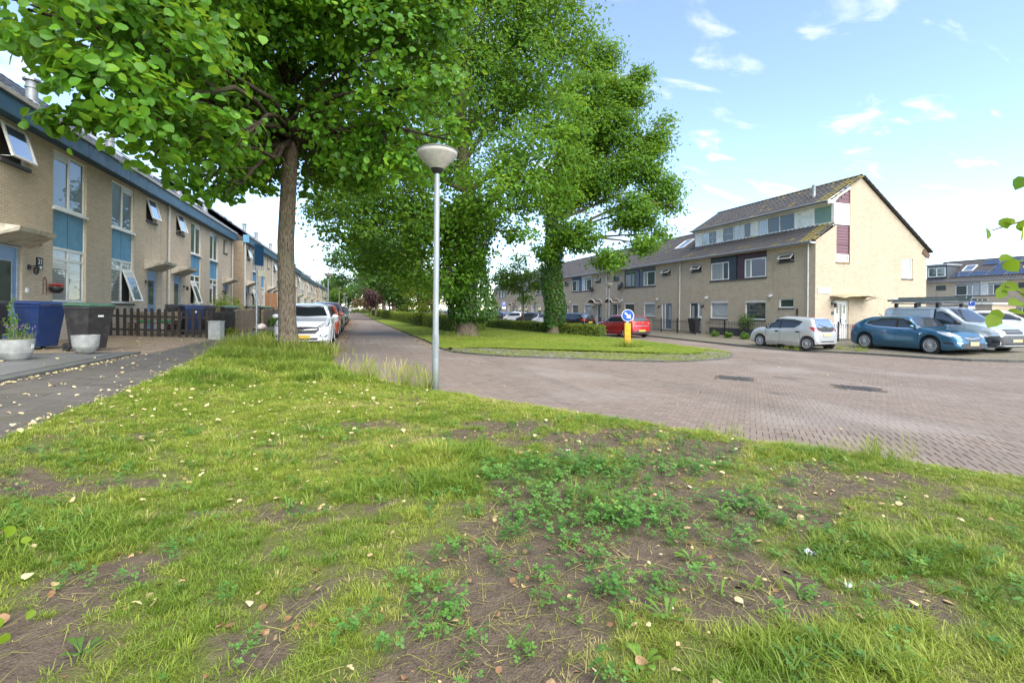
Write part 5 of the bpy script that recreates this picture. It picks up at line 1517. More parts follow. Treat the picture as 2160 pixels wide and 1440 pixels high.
# garden chair things behind the picket fence
gb = thing('garden_bench', 'small wooden garden bench with green cushions behind the picket fence', 'bench', (-6.6, 19.4, gz(-6.6)), math.radians(-15))
MB().box(-.8,.8,-.2,.2,.40,.44).build('seat', M_BOARD, gb)
for sx_ in (-.7, .7):
    for sy_ in (-.15, .15): MB().box(sx_-.03,sx_+.03,sy_-.03,sy_+.03,0,.40).build('leg', M_BOARD, gb)
for sx_ in (-.3, .35): MB().box(sx_-.14,sx_+.14,-.19,.19,.44,.52).build('cushion', simple('green_cushion', (.03,.25,.10), .8), gb, bevel=.02)
mb = MB(); mb.box(-.8,.8,.17,.21,.5,.8); mb.build('backrest', M_BOARD, gb)
# fallen shopping bag by the sidewalk edge
rb = thing('rubbish_bag', 'pale crumpled rubbish bag on the ground behind the sign pole', 'bag', (-4.2, 24.4, gz(-4.2)))
V = []; mb = MB()
prof = [(.02,.0),(.20,.02),(.27,.10),(.22,.20),(.10,.27),(.02,.28)]
mb.lathe(prof, (0,0,0), 14); mb.v = [(x*(1+.18*math.sin(7*y+3*z)), y*(1.5+.2*math.sin(9*x)), z*(1+.2*math.sin(8*x+5*y))) for x, y, z in mb.v]
mb.build('bag', simple('pale_plastic', (.6,.52,.47), .5), rb, smooth=True)
# ================================================================== CARS
def paint(name, col, metal=.35, rough=.3):
    if name in MATS: return MATS[name]
    t = NT(name); p = t.obj()
    n = t.noise(p, 2.2, 4)
    c = t.mix(t.mapr(n, .35, .7, 0, .18), col, tuple(x*.72 for x in col))
    t.set(color=c, metal=metal, rough=rough, coat=.8, coatr=.06, spec=.5); MATS[name] = t.m; return t.m
M_CHROME = simple('chrome', (.62,.63,.64), .18, .95, var=.05)
M_RIM = simple('alloy_rim', (.55,.56,.57), .4, .35, var=.1)
M_HEAD = simple('headlamp', (.55,.57,.58), .12, .3, var=.2, scale=30)
M_TAIL = simple('tail_lamp', (.38,.015,.015), .15, var=.2, scale=30)
M_PLATE = simple('number_plate_yellow', (.62,.40,.05), .5, var=.05)
M_PLATEW = simple('number_plate_blurred', (.52,.40,.22), .6, var=.05)
M_SEAM = simple('door_seam', (.012,.012,.012), .7)
M_BUMPER = simple('grey_bumper', (.045,.047,.05), .6)

def interp(pts, x):
    xs_ = [p[0] for p in pts]; return float(np.interp(x, xs_, [p[1] for p in pts]))
class Car:
    """closed body lofted from cross-sections, with cut-out wheel arches; trim laid onto its surface"""
    def __init__(self, spec, mat, name, label, loc, rz, group='parked cars', cat='car'):
        self.s = spec; self.t = thing(name, label, cat, loc, rz, group)
        L, W = spec['L'], spec['W']; self.h = L/2
        xs_ = set(np.linspace(-L/2, L/2, 45)) | {-L/2+.02, -L/2+.06, -L/2+.12, L/2-.02, L/2-.06, L/2-.12} | {p[0] for p in spec['top'] if abs(p[0]) < L/2}
        R = spec['wr']+.055
        for xw in (spec['xf'], spec['xr']):
            for k in range(13): xs_.add(xw+R*math.cos(math.pi*k/12))
            xs_.add(xw+R+.004); xs_.add(xw-R-.004)
        xs_ = sorted(x for x in xs_ if -L/2 <= x <= L/2)
        st = [xs_[0]]
        for x in xs_[1:]:
            if x-st[-1] > .003: st.append(x)
        secs = [self.section(x) for x in st]; n = len(secs[0])
        vs, fs = [], []
        for x, sec in zip(st, secs):
            for y, z in sec: vs.append((x, y, z))
            for y, z in sec[-2:0:-1]: vs.append((x, -y, z))
        m = 2*n-2
        for i in range(len(st)-1):
            for k in range(m):
                k2 = (k+1) % m; fs.append((i*m+k, i*m+k2, (i+1)*m+k2, (i+1)*m+k))
        fs.append(tuple(range(m))); fs.append(tuple((len(st)-1)*m+k for k in range(m-1,-1,-1)))
        mb = MB(); mb.add(vs, fs)
        self.body = mb.build('body', mat, self.t, smooth='auto'); self.mat = mat
        tri = []
        for f in fs:
            for k in range(1, len(f)-1): tri.append((f[0], f[k], f[k+1]))
        self.bvh = BVHTree.FromPolygons([Vector(v) for v in vs], tri)
        self.wheels(); 
    def section(self, x):
        s = self.s; h = self.h; W = s['W']/2
        e = max(0, (abs(x)-h*.62)/(h*.38)); pl = s.get('plan', .16)
        w = W*(1-pl*e**2.2-.10*max(0, (abs(x)-h+.10)/.10)**2)
        zt = interp(s['top'], x); zb = min(interp(s['belt'], x), zt-.012)
        zbt = s.get('floor', .17)+.10*max(0, (abs(x)-h+.35)/.35)
        R = s['wr']+.055
        for xw in (s['xf'], s['xr']):
            if abs(x-xw) < R: zbt = max(zbt, s['wr']+math.sqrt(max(0, R*R-(x-xw)**2)))
        zb = max(zb, zbt+.03); zt = max(zt, zb+.012)
        H = zb-zbt; g = zt-zb; tb = s.get('tumble', .34)
        yb = w*.965
        if g > .25: yt = yb-tb*g
        else: yt = yb-tb*g-.05*(1-g/.25)
        k = s.get('shoulder', .96)
        return [(0,zbt),(w*.93,zbt),(w*.985,zbt+.12*H),(w,zbt+.38*H),(w*.998,zbt+.62*H),(w*.985,zbt+.82*H),(yb,zb),(yb-(yb-yt)*.33,zb+g*.38),(yb-(yb-yt)*.68,zb+g*.70),(yt,zb+g*.88),(yt*.90,zb+g*.955),(yt*.6,zb+g*.99),(0,zt)]
    def lay(self, name, poly, view, mat, off=.004, parent=None, step=.07, thick=True):
        """project a flat outline onto the body. view: 'L','R' -> (x,z); 'F','B' -> (y,z); 'T' -> (x,y)"""
        bm = bmesh.new(); bm.faces.new([bm.verts.new((p[0], p[1], 0)) for p in poly])
        a = np.array(poly); lo, hi = a.min(0), a.max(0)
        for ax in (0, 1):
            v = math.ceil(lo[ax]/step)*step
            while v < hi[ax]:
                co = [0,0,0]; no = [0,0,0]; co[ax] = v; no[ax] = 1
                bmesh.ops.bisect_plane(bm, geom=bm.verts[:]+bm.edges[:]+bm.faces[:], plane_co=co, plane_no=no); v += step
        mb = MB(); ok = True; vs = []
        D = {'L': (0,-1,0), 'R': (0,1,0), 'F': (-1,0,0), 'B': (1,0,0), 'T': (0,0,-1)}[view]
        for v in bm.verts:
            p, q = v.co.x, v.co.y
            o = {'L': (p,3,q), 'R': (p,-3,q), 'F': (5,p,q), 'B': (-5,p,q), 'T': (p,q,4)}[view]
            hit = self.bvh.ray_cast(Vector(o), Vector(D))
            if hit[0] is None:
                hit = self.bvh.find_nearest(Vector(o)+Vector(D)*({'L':3,'R':3,'F':5,'B':5,'T':3}[view]-(self.s['W']/2 if view in 'LR' else self.h if view in 'FB' else 0)))
            n = hit[1]; 
            if n.dot(Vector(D)) > 0: n = -n
            vs.append(hit[0]+n*off)
        bm.verts.index_update()
        mb.add(vs, [tuple(v.index for v in f.verts) for f in bm.faces]); bm.free()
        return mb.build(name, mat, parent or self.body, smooth=True)
    def both(self, name, poly, mat, off=.004, step=.07):
        r = self.lay(name, poly, 'L', mat, off, None, step); self.lay(name, poly, 'R', mat, off, None, step); return r
    def strip(self, name, pts, w, mat, views=('L','R'), off=.003):
        P = [Vector((p[0], p[1])) for p in pts]; a, b = [], []
        for i, p in enumerate(P):
            d = (P[min(i+1, len(P)-1)]-P[max(i-1, 0)]).normalized(); n = Vector((-d.y, d.x))*w/2; a.append(p+n); b.append(p-n)
        poly = [(q.x, q.y) for q in a]+[(q.x, q.y) for q in b[::-1]]
        for v in views: self.lay(name, poly, v, mat, off, None, .12)
    def wheels(self):
        s = self.s; r = s['wr']; first = None
        sp = s.get('spokes', 14)
        for xw in (s['xf'], s['xr']):
            for sd in (1, -1):
                yo = s['W']/2-.02
                w = bpy.data.objects.new('wheel', None); COL.objects.link(w); w.parent = self.t; w.location = (xw, sd*yo, r); w.rotation_euler = (0,0,0 if sd > 0 else math.pi)
                mb = MB(); mb.lathe([(r*.73,-.01),(r*.78,.005),(r*.94,.0),(r,-.03),(r,-.17),(r*.93,-.20),(r*.6,-.20)], (0,0,0), 28, 'y'); tyre = mb.build('tyre', M_RUBBER, w, smooth='auto')
                mb = MB(); mb.lathe([(r*.73,-.012),(r*.70,-.02),(r*.68,-.07),(.01,-.08)], (0,0,0), 28, 'y'); mb.build('spoke_shade', M_BLACK, w)  # black dish stands for the shade between the spokes
                mb = MB(); mb.lathe([(r*.735,-.008),(r*.68,.0),(r*.665,-.02)], (0,0,0), 28, 'y')
                for k in range(sp):
                    a = 2*math.pi*k/sp; c, q = math.cos(a), math.sin(a); hw = r*.68*math.pi/sp*(.30 if sp > 8 else .34)
                    p0, p1 = Vector((c*r*.10, -.005, q*r*.10)), Vector((c*r*.69, -.012, q*r*.69)); n = Vector((-q,0,c))
                    mb.add([p0-n*hw*.45, p0+n*hw*.45, p1+n*hw, p1-n*hw, p0-n*hw*.45-Vector((0,.03,0)), p0+n*hw*.45-Vector((0,.03,0)), p1+n*hw-Vector((0,.03,0)), p1-n*hw-Vector((0,.03,0))], [(0,1,2,3),(0,3,7,4),(1,2,6,5)])
                mb.lathe([(.005,.008),(r*.10,.004),(r*.14,-.01)], (0,0,0), 14, 'y')
                mb.build('rim', s.get('rim', M_RIM), w)
        mb = MB(); h = self.h; fl = s.get('floor', .17)
        mb.box(s['xr']-.1, s['xf']+.1, -s['W']/2+.24, s['W']/2-.24, fl-.02, fl+.25); mb.build('underbody', M_BLACK, self.t)
    def mirror(self, x, z, mat, y=None):
        for sd in (1, -1):
            y0 = (y or (self.s['W']/2-.06))*sd
            mb = MB(); mb.lathe([(.01,.10),(.055,.09),(.085,.05),(.09,.0),(.08,-.03),(.01,-.035)], (0,0,0), 12, 'x')
            mb.v = [(x+a*.95, y0+sd*.13+b*1.25, z+c*.85) for a, b, c in mb.v]
            mb.tube([(x, y0-.04*sd, z-.07), (x, y0+.08*sd, z-.03)], .03, 6)
            m = mb.build('wing_mirror', mat, self.t, smooth=True)
            g = MB(); g.lathe([(.005,-.0),(.07,-.0)], (0,0,0), 12, 'x'); g.v = [(x-.036, y0+sd*.13+b*1.25, z+c*.85) for a, b, c in g.v]; g.build('mirror_glass', M_CHROME, m)
    def handle(self, x, z, mat):
        for v in ('L', 'R'): 
            self.lay('handle_recess', [(x-.09,z-.03),(x+.09,z-.03),(x+.09,z+.03),(x-.09,z+.03)], v, M_SEAM if mat is M_SEAM else mat, .002 if mat is M_SEAM else .016)
    def plate(self, front, z, mat=None, w=.26, h=.055, y=0, x=None):
        v = 'F' if front else 'B'; c = self.bvh.ray_cast(Vector((5 if front else -5, y, z)), Vector((-1 if front else 1,0,0)))[0]
        sx = 1 if front else -1
        x = c.x+sx*.012 if x is None else x
        mb = MB(); mb.box(min(x, x+sx*.012), max(x, x+sx*.012), y-w, y+w, z-h, z+h); mb.build('number_plate', mat or M_PLATE, self.t)

def spec_hatch(L, W, H, wb, fo, wr=.30, floor=.17, cowl=.36, hood_z=.98, roof_f=.10, roof_r=-.34, tail=.70, belt=.93, nose=.62, rear_rake=.18, tailz=1.0, plan=.16, **kw):
    h = L/2; xf = h-fo; xr = xf-wb
    c = xf-cowl                       # base of the windscreen
    top = [(-h,.42),(-h+.015,tailz*.62),(-h+.05,tailz*.86),(-h+.11,tailz),(-h+.11+rear_rake*.75,H-.14),(-h+.11+rear_rake+.06,H-.06),(roof_r*h if roof_r*h > -h+.4 else -h+.5,H-.015),(-.05*h,H),(roof_f*h,H-.035),(roof_f*h+.16,H-.10),
           (c-.10,hood_z+.05),(c,hood_z),(c+.12,hood_z-.02),(xf+.1,hood_z-.075),(h-.32,nose+.15),(h-.12,nose+.02),(h-.03,nose-.10),(h,nose-.22)]
    top = sorted(top)
    bl = [(-h,tailz*.80),(-h+.25,belt+.07),(xr,belt+.055),(0,belt),(c-.15,belt-.035),(c+.1,min(belt-.04,hood_z-.05)),(xf,hood_z-.12),(h-.25,nose+.03),(h,nose-.30)]
    d = dict(L=L, W=W, H=H, wr=wr, xf=xf, xr=xr, top=top, belt=bl, floor=floor, plan=plan, cowl=c, hood=hood_z, roof_x=roof_f*h, bz=belt, tailz=tailz, nose=nose, rr=-h+.11+rear_rake)
    d.update(kw); return d

def dress(c, detail=2, front=True, rear=True, doors=4, chrome=False, lights=None, bumper=None, handles=None, mirror_mat=None):
    """windows, lamps, seams, mirrors common to the hatchbacks"""
    s = c.s; h = c.h; H = s['H']; bz = s['bz']; cw = s['cowl']; rx = s['roof_x']; rr = s['rr']
    wx0 = cw-.10; top = H-.115
    xm = s.get('bpost', (cw+s['xr'])/2+.02)
    sw = s.get('sidewin')
    if sw is None:
        sw = [[(wx0-.08,bz+.025),(xm+.035,bz+.045),(xm+.035,top),(rx-.02,top-.005),(rx+.20,top-.07),(rx+.42,top-.19)],
              [(xm-.035,bz+.05),(s['xr']-.10,bz+.085),(s['xr']-.42 if -h < s['xr']-.5 else s['xr']-.3,bz+.16),(s['xr']-.22,top-.05),(s['xr']+.1,top-.01),(xm-.035,top)]]
    if chrome:
        for p in sw:
            cx = sum(q[0] for q in p)/len(p); cz = sum(q[1] for q in p)/len(p)
            c.both('window_trim', [(cx+(q[0]-cx)*1.09, cz+(q[1]-cz)*1.20) for q in p], M_CHROME, .003)
    for p in sw: c.both('side_window', p, M_CARGLASS, .006)
    # pillar between
    c.both('pillar', [(xm-.036,bz+.05),(xm+.036,bz+.048),(xm+.036,top-.004),(xm-.036,top-.004)], M_BLACK, .005)
    wy0, wy1 = s['W']/2*.80, s['W']/2*.62
    z0, z1 = s['hood']+.03, H-.10
    c.lay('windscreen', [(-wy0,z0+.02),(0,z0-.01),(wy0,z0+.02),(wy1,z1),(0,z1+.015),(-wy1,z1)], 'F', M_CARGLASS, .006)
    c.lay('wiper', [(-wy0*.9,z0+.0),(wy0*.3,z0-.005),(wy0*.3,z0+.022),(-wy0*.9,z0+.028)], 'F', M_BLACK, .012)
    rz0, rz1 = s.get('rearwin', (s['tailz']+.03, H-.10))
    c.lay('rear_window', [(-wy0*.88,rz0+.02),(0,rz0),(wy0*.88,rz0+.02),(wy1*.98,rz1),(-wy1*.98,rz1)], 'B', M_CARGLASS, .006)
    # seams
    zs = s['floor']+.12
    for x in ([cw-.02, xm, s['xr']+.30] if doors == 4 else [cw-.02, xm-.1]):
        c.strip('door_seam', [(x, zs), (x, (zs+bz)/2), (x-.01, bz+.02)], .010, M_SEAM)
    c.strip('sill_seam', [(cw-.02, zs), (s['xr']+.36, zs)], .010, M_SEAM)
    c.lay('bonnet_seam', [(h-.36,-s['W']*.36),(h-.35,-s['W']*.36),(cw+.05,-s['W']*.41),(cw+.04,-s['W']*.41)], 'T', M_SEAM, .002)
    c.lay('bonnet_seam', [(h-.36,s['W']*.36),(h-.35,s['W']*.36),(cw+.05,s['W']*.41),(cw+.04,s['W']*.41)], 'T', M_SEAM, .002)
    hm = handles or c.mat
    for x in ([xm+.16, s['xr']+.42] if doors == 4 else [xm+.05]): c.handle(x, bz-.085, hm)
    c.mirror(cw-.22, bz+.10, mirror_mat or c.mat)

SP = {}
def put(c): return c
# ---- white hatchback facing the camera behind the tree
S_WHITE = spec_hatch(4.02,1.74,1.48,2.51,.82,wr=.305,hood_z=1.0,nose=.74,tailz=1.02,belt=.93,spokes=10)
c = Car(S_WHITE, paint('white_car_paint', (.70,.71,.71), .0, .25), 'parked_car', 'white hatchback facing the camera behind the foreground tree trunk', (-1.62, 18.35, gz(-1.6)-.02), -math.pi/2)
dress(c, doors=2)
c.lay('grille', [(-.52,.60),(-.40,.50),(.40,.50),(.52,.60),(.50,.70),(0,.715),(-.50,.70)], 'F', M_BLACK, .006)
c.lay('grille_bar', [(-.50,.635),(0,.60),(.50,.635),(.50,.658),(0,.625),(-.50,.658)], 'F', M_CHROME, .012)
c.lay('lower_grille', [(-.45,.30),(.45,.30),(.50,.36),(-.50,.36)], 'F', M_BLACK, .006)
c.lay('chin', [(-.80,.235),(.80,.235),(.78,.28),(-.78,.28)], 'F', M_CHROME, .006)
for s_ in (-1, 1):
    c.lay('headlamp', [(s_*.46,.72),(s_*.55,.70),(s_*.78,.74),(s_*.815,.84),(s_*.79,.93),(s_*.70,.86)], 'F', M_BLACK, .006)
    c.lay('headlamp_lens', [(s_*.50,.725),(s_*.57,.715),(s_*.75,.755),(s_*.785,.85),(s_*.74,.86)], 'F', M_HEAD, .011)
    c.lay('fog_recess', [(s_*.52,.42),(s_*.72,.38),(s_*.78,.46),(s_*.60,.50)], 'F', M_BLACK, .006)
    c.lay('fog_lamp', [(s_*.56,.43),(s_*.70,.41),(s_*.73,.455),(s_*.60,.475)], 'F', M_HEAD, .011)
mb = MB(); fx = c.bvh.ray_cast(Vector((5,0,.635)), Vector((-1,0,0)))[0].x
mb.lathe([(.058,0),(.075,.0),(.075,.02),(.058,.02),(.058,0)], (fx+.012,0,.635), 24, 'x'); mb.box(fx+.015,fx+.028,-.075,.075,.628,.642)
mb.add([(fx+.03,-.05,.65),(fx+.03,.02,.645),(fx+.03,.0,.63),(fx+.03,.05,.62),(fx+.03,-.02,.625),(fx+.03,0,.64)], [(0,1,2,3,4,5)]); mb.build('emblem', M_CHROME, c.t)
c.plate(True, .40, M_PLATE)
for y in (-.36, .36):
    mb = MB(); mb.lathe([(.01,.14),(.10,.12),(.125,.0),(.11,-.12),(.01,-.13)], (.15,y,1.14), 12); mb.build('headrest', M_BLACK, c.t, smooth=True)

# ---- silver small hatchback, rear three-quarter view
S_SILV = spec_hatch(3.42,1.62,1.465,2.34,.66,wr=.275,hood_z=.98,cowl=.30,nose=.66,tailz=.98,belt=.86,rear_rake=.20,spokes=18,roof_f=.06,plan=.13)
S_SILV['sidewin'] = [[(.70,.90),(.02,.915),(.02,1.335),(.20,1.33),(.38,1.26),(.60,1.09)], [(-.05,.92),(-.72,.955),(-.93,1.08),(-1.05,1.24),(-.62,1.325),(-.05,1.34)]]
S_SILV['bpost'] = -.015
hd = math.radians(95)
c = Car(S_SILV, paint('silver_car_paint', (.56,.57,.57), .45, .28), 'parked_car', 'small silver hatchback seen from its rear corner, parked on the pavement edge', (19.45, 17.05, -.255), hd)
dress(c, handles=M_SEAM, mirror_mat=M_BLACK)
c.lay('tailgate_panel', [(-.52,.86),(-.30,.80),(.30,.80),(.52,.86),(.58,1.0),(.30,.99),(0,1.02),(-.30,.99),(-.58,1.0)], 'B', M_BLACK, .008)
c.lay('rear_glass', [(-.60,1.0),(0,1.03),(.60,1.0),(.50,1.36),(-.50,1.36)], 'B', M_GLASS_SKY, .010)
for s_ in (-1, 1):
    c.lay('tail_lamp', [(s_*.56,.82),(s_*.66,.80),(s_*.735,.86),(s_*.74,1.0),(s_*.66,1.01),(s_*.57,.92)], 'B', M_TAIL, .012)
    c.lay('tail_lamp', [(-1.63,.84),(-1.48,.90),(-1.44,1.0),(-1.55,1.02),(-1.66,.95)], 'L' if s_ > 0 else 'R', M_TAIL, .012)
    c.lay('tail_lens', [(s_*.60,.85),(s_*.66,.83),(s_*.70,.88),(s_*.66,.93)], 'B', M_HEAD, .016)
c.lay('brake_light', [(-.12,1.415),(.12,1.415),(.12,1.435),(-.12,1.435)], 'B', M_TAIL, .012)
c.lay('bumper_strip', [(-.42,.36),(.42,.36),(.42,.40),(-.42,.40)], 'B', M_CHROME, .010)
c.lay('rear_wiper', [(-.02,1.0),(.38,1.10),(.38,1.12),(-.02,1.02)], 'B', M_BLACK, .018)
mb = MB(); bx_ = c.bvh.ray_cast(Vector((-5,0,.92)), Vector((1,0,0)))[0].x
mb.lathe([(.03,0),(.045,0),(.045,-.015),(.03,-.015)], (bx_-.012,0,.92), 16, 'x'); mb.build('emblem', M_CHROME, c.t)
c.plate(False, .66, M_PLATEW, .24, .055)

# ---- blue five-door hatchback, front towards the right
S_BLUE = spec_hatch(4.42,1.81,1.50,2.685,.93,wr=.335,hood_z=1.02,cowl=.42,nose=.70,tailz=1.02,belt=.95,rear_rake=.80,spokes=20,roof_f=.10,roof_r=-.30)
S_BLUE['sidewin'] = [[(.72,.985),(.0,.99),(.0,1.385),(.18,1.37),(.42,1.27),(.66,1.12)], [(-.07,.99),(-.95,1.03),(-1.38,1.11),(-1.25,1.24),(-.70,1.36),(-.07,1.39)], [(.98,.985),(.78,.985),(.74,1.06)]]
S_BLUE['bpost'] = -.035
hd = math.atan2(12.21-15.15, 21.47-21.71)
c = Car(S_BLUE, paint('blue_car_paint', (.030,.120,.205), .45, .26), 'parked_car', 'metallic blue hatchback parked in front of the grey van', (22.42, 13.75, -.195), hd)
dress(c, chrome=True)
c.lay('grille', [(-.45,.62),(-.30,.53),(.30,.53),(.45,.62),(.44,.69),(0,.71),(-.44,.69)], 'F', M_BLACK, .006)
c.lay('grille_bar', [(-.42,.65),(0,.615),(.42,.65),(.42,.685),(0,.65),(-.42,.685)], 'F', M_CHROME, .012)
c.lay('lower_grille', [(-.55,.27),(.55,.27),(.62,.45),(-.62,.45)], 'F', M_BUMPER, .006)
for s_ in (-1, 1):
    v = 'L' if s_ > 0 else 'R'
    c.lay('headlamp', [(2.02,.70),(1.86,.72),(1.50,.87),(1.60,.895),(1.92,.84)], v, M_HEAD, .008)
    c.lay('headlamp', [(s_*.50,.70),(s_*.62,.69),(s_*.80,.76),(s_*.80,.84),(s_*.62,.80)], 'F', M_HEAD, .008)
    c.lay('fog_recess', [(2.08,.42),(1.78,.44),(1.74,.50),(2.02,.50)], v, M_BLACK, .006)
    c.lay('fog_lamp', [(s_*.55,.46),(s_*.75,.46),(s_*.76,.49),(s_*.56,.49)], 'F', M_HEAD, .011)
    c.lay('tail_lamp', [(-2.10,.86),(-1.86,.96),(-1.90,1.05),(-2.08,1.02)], v, M_TAIL, .008)
    c.strip('door_crease_shade', [(-1.0,.42),(-.8,.36),(.4,.38)], .014, M_SEAM, (v,), .002)  # dark strip paints in the shade of the pressed crease
    c.lay('badge', [(1.02,.78),(.90,.76),(.90,.80),(1.0,.81)], v, M_CHROME, .006)
c.lay('chin', [(-.78,.235),(.78,.235),(.76,.265),(-.76,.265)], 'F', M_CHROME, .008)
c.plate(True, .45, M_PLATEW, .22, .075)
mb = MB(); mb.tube([(-1.25,0,1.42),(-1.45,0,1.56)], .012, 6); mb.build('antenna', M_BLACK, c.t)

# ---- grey panel van with ladders on its roof
S_VAN = dict(L=4.55, W=1.86, H=1.84, wr=.33, xf=1.36, xr=-1.43, floor=.19, plan=.13, tumble=.16, cowl=1.12, hood=1.16, bz=1.07, roof_x=.25, tailz=1.3, nose=.98, rr=-2.1,
    top=[(-2.275,.5),(-2.265,1.0),(-2.25,1.5),(-2.2,1.76),(-2.05,1.83),(-.6,1.84),(.12,1.82),(.34,1.74),(1.02,1.22),(1.12,1.16),(1.5,1.10),(1.95,.97),(2.14,.86),(2.23,.66),(2.275,.45)],
    belt=[(-2.275,1.1),(0,1.08),(1.0,1.05),(1.3,1.0),(1.9,.88),(2.275,.42)], spokes=10, bpost=-.02, rearwin=(1.2,1.65))
S_VAN['sidewin'] = [[(1.0,1.09),(.78,1.09),(.02,1.09),(.02,1.62),(.24,1.62),(.48,1.50)]]
c = Car(S_VAN, paint('grey_van_paint', (.48,.515,.54), .45, .3), 'parked_van', 'grey panel van with ladders on its roof rack behind the blue hatchback', (24.25, 13.45, -.13), hd+.02, 'parked cars', 'van')
dress(c, doors=2, handles=M_BUMPER, mirror_mat=M_BLACK)
c.both('panel_recess_shade', [(-.22,1.12),(-1.75,1.12),(-1.85,1.30),(-1.70,1.62),(-.22,1.64)], paint('grey_van_paint_shade', (.40,.43,.455), .45, .35), .004)  # darker copy of the van paint stands for shade in the recess
c.strip('panel_seam', [(-.22,1.10),(-1.78,1.10),(-1.88,1.30),(-1.72,1.65),(-.22,1.67),(-.22,1.10)], .014, M_SEAM)
c.strip('roof_seam', [(-2.1,1.70),(.1,1.70)], .012, M_SEAM)
for s_ in (-1, 1):
    v = 'L' if s_ > 0 else 'R'
    c.lay('headlamp', [(2.12,.78),(1.98,.80),(1.62,.90),(1.70,.985),(2.02,.92)], v, M_HEAD, .008)
    c.lay('headlamp', [(s_*.48,.80),(s_*.72,.76),(s_*.80,.84),(s_*.78,.92),(s_*.55,.86)], 'F', M_HEAD, .008)
    c.lay('bumper_side', [(2.26,.26),(1.80,.26),(1.76,.62),(1.95,.66),(2.22,.70)], v, M_BUMPER, .008)
    c.lay('fog_recess', [(2.20,.42),(1.98,.42),(1.98,.55),(2.18,.55)], v, M_BLACK, .012)
c.lay('bumper', [(-.86,.26),(.86,.26),(.86,.62),(.6,.70),(-.6,.70),(-.86,.62)], 'F', M_BUMPER, .010)
c.lay('grille', [(-.45,.74),(.45,.74),(.48,.92),(-.48,.92)], 'F', M_BLACK, .010)
c.plate(True, .50, M_PLATEW)
rk = c.t
for y in (-.72, .72):
    mb = MB(); mb.tube([(-1.9,y,1.98),(-1.75,y,2.03),(.05,y,2.03),(.22,y,1.98)], .028, 8); mb.build('rack_rail', M_STEEL, rk, smooth='auto')
for x in (-1.7, -.85, .0):
    mb = MB(); mb.box(x-.03,x+.03,-.78,.78,1.94,1.985); mb.build('rack_bar', M_BLACK, rk)
    for y in (-.70, .70): MB().box(x-.06,x+.06,y-.05,y+.05,1.79,1.95).build('rack_foot', M_BLACK, rk)
mb = MB(); mb.lathe([(.09,0),(.09,2.6),(.08,2.6),(.08,0)], (0,0,0), 12); mb.v = [(-2.1+c_*1.0, a-.35, b+2.12) for a, b, c_ in mb.v]; mb.build('pipe_tube', M_GREYPIPE, rk, smooth='auto')
def ladder(label, x0, x1, y, z):
    O = rk.matrix_basis
    t = thing('ladder', label, 'ladder', rk.location, rk.rotation_euler[2], 'ladders on the van')
    for s_ in (-.17, .17): MB().box(x0,x1,y+s_-.025,y+s_+.025,z,z+.085).build('stile', simple('ladder_alu', (.16,.19,.18), .5, .4), t)
    n = int((x1-x0)/.28)
    for i in range(n): 
        xx = x0+.14+i*.28; mb = MB(); mb.tube([(xx,y-.17,z+.042),(xx,y+.17,z+.042)], .015, 6); mb.build('rung', M_STEEL, t)
ladder('grey ladder lying lowest on the van roof rack', -2.15, 1.15, -.45, 2.06)
ladder('grey ladder lying on top of the other one on the van roof', -1.7, .95, -.40, 2.155)
ladder('grey ladder on the far side of the van roof rack', -1.9, 1.0, .40, 2.06)

# ---- red hatchback, seen from behind
S_RED = spec_hatch(4.06,1.73,1.45,2.59,.80,wr=.31,hood_z=1.0,nose=.72,tailz=1.03,belt=.94,rear_rake=.30,spokes=10)
c = Car(S_RED, paint('red_car_paint', (.42,.012,.014), .15, .25), 'parked_car', 'red hatchback seen from behind the blue arrow sign', (17.1, 28.1, gz(17)), math.radians(97))
dress(c, mirror_mat=M_BLACK)
c.lay('rear_glass', [(-.60,1.05),(.60,1.05),(.50,1.30),(-.50,1.30)], 'B', M_GLASS, .010)
for s_ in (-1, 1):
    c.lay('tail_lamp', [(s_*.42,.94),(s_*.50,.86),(s_*.78,.88),(s_*.80,.98),(s_*.60,1.0)], 'B', M_TAIL, .012)
    c.lay('tail_lens', [(s_*.50,.90),(s_*.62,.90),(s_*.62,.93),(s_*.50,.93)], 'B', M_HEAD, .016)
c.lay('bumper_strip', [(-.55,.74),(.55,.74),(.55,.775),(-.55,.775)], 'B', M_CHROME, .010)
c.lay('lower_bumper', [(-.80,.26),(.80,.26),(.72,.42),(.35,.42),(.30,.50),(-.30,.50),(-.35,.42),(-.72,.42)], 'B', M_BUMPER, .010)
c.plate(False, .46, M_PLATE); 
mb = MB(); mb.box(-2.03,-2.02,-.05,.05,.86,.94); mb.build('emblem', M_CHROME, c.t)
mb = MB(); mb.tube([(-1.2,0,1.40),(-1.35,0,1.62)], .008, 6); mb.build('antenna', M_BLACK, c.t)

# ---- black estate car
S_EST = spec_hatch(4.82,1.85,1.48,2.76,.92,wr=.33,hood_z=1.0,nose=.70,tailz=1.05,belt=.95,rear_rake=.34,spokes=10,roof_r=-.6,roof_f=.08)
S_EST['sidewin'] = [[(.80,.98),(.10,.99),(.10,1.36),(.30,1.35),(.55,1.22)], [(.03,.99),(-.80,1.02),(-.80,1.37),(.03,1.37)], [(-.88,1.02),(-1.70,1.06),(-1.80,1.15),(-1.60,1.33),(-.88,1.37)]]
S_EST['bpost'] = .065
c = Car(S_EST, paint('black_car_paint', (.010,.010,.012), .2, .2), 'parked_car', 'black estate car seen from behind over the clipped hedge', (17.7, 37.8, gz(18)), math.radians(114))
dress(c, chrome=False)
for s_ in (-1, 1): c.lay('tail_lamp', [(s_*.46,.90),(s_*.84,.86),(s_*.85,1.0),(s_*.50,.98)], 'B', M_TAIL, .012)
c.lay('bumper_strip', [(-.46,.96),(.46,.96),(.46,.99),(-.46,.99)], 'B', M_CHROME, .010)
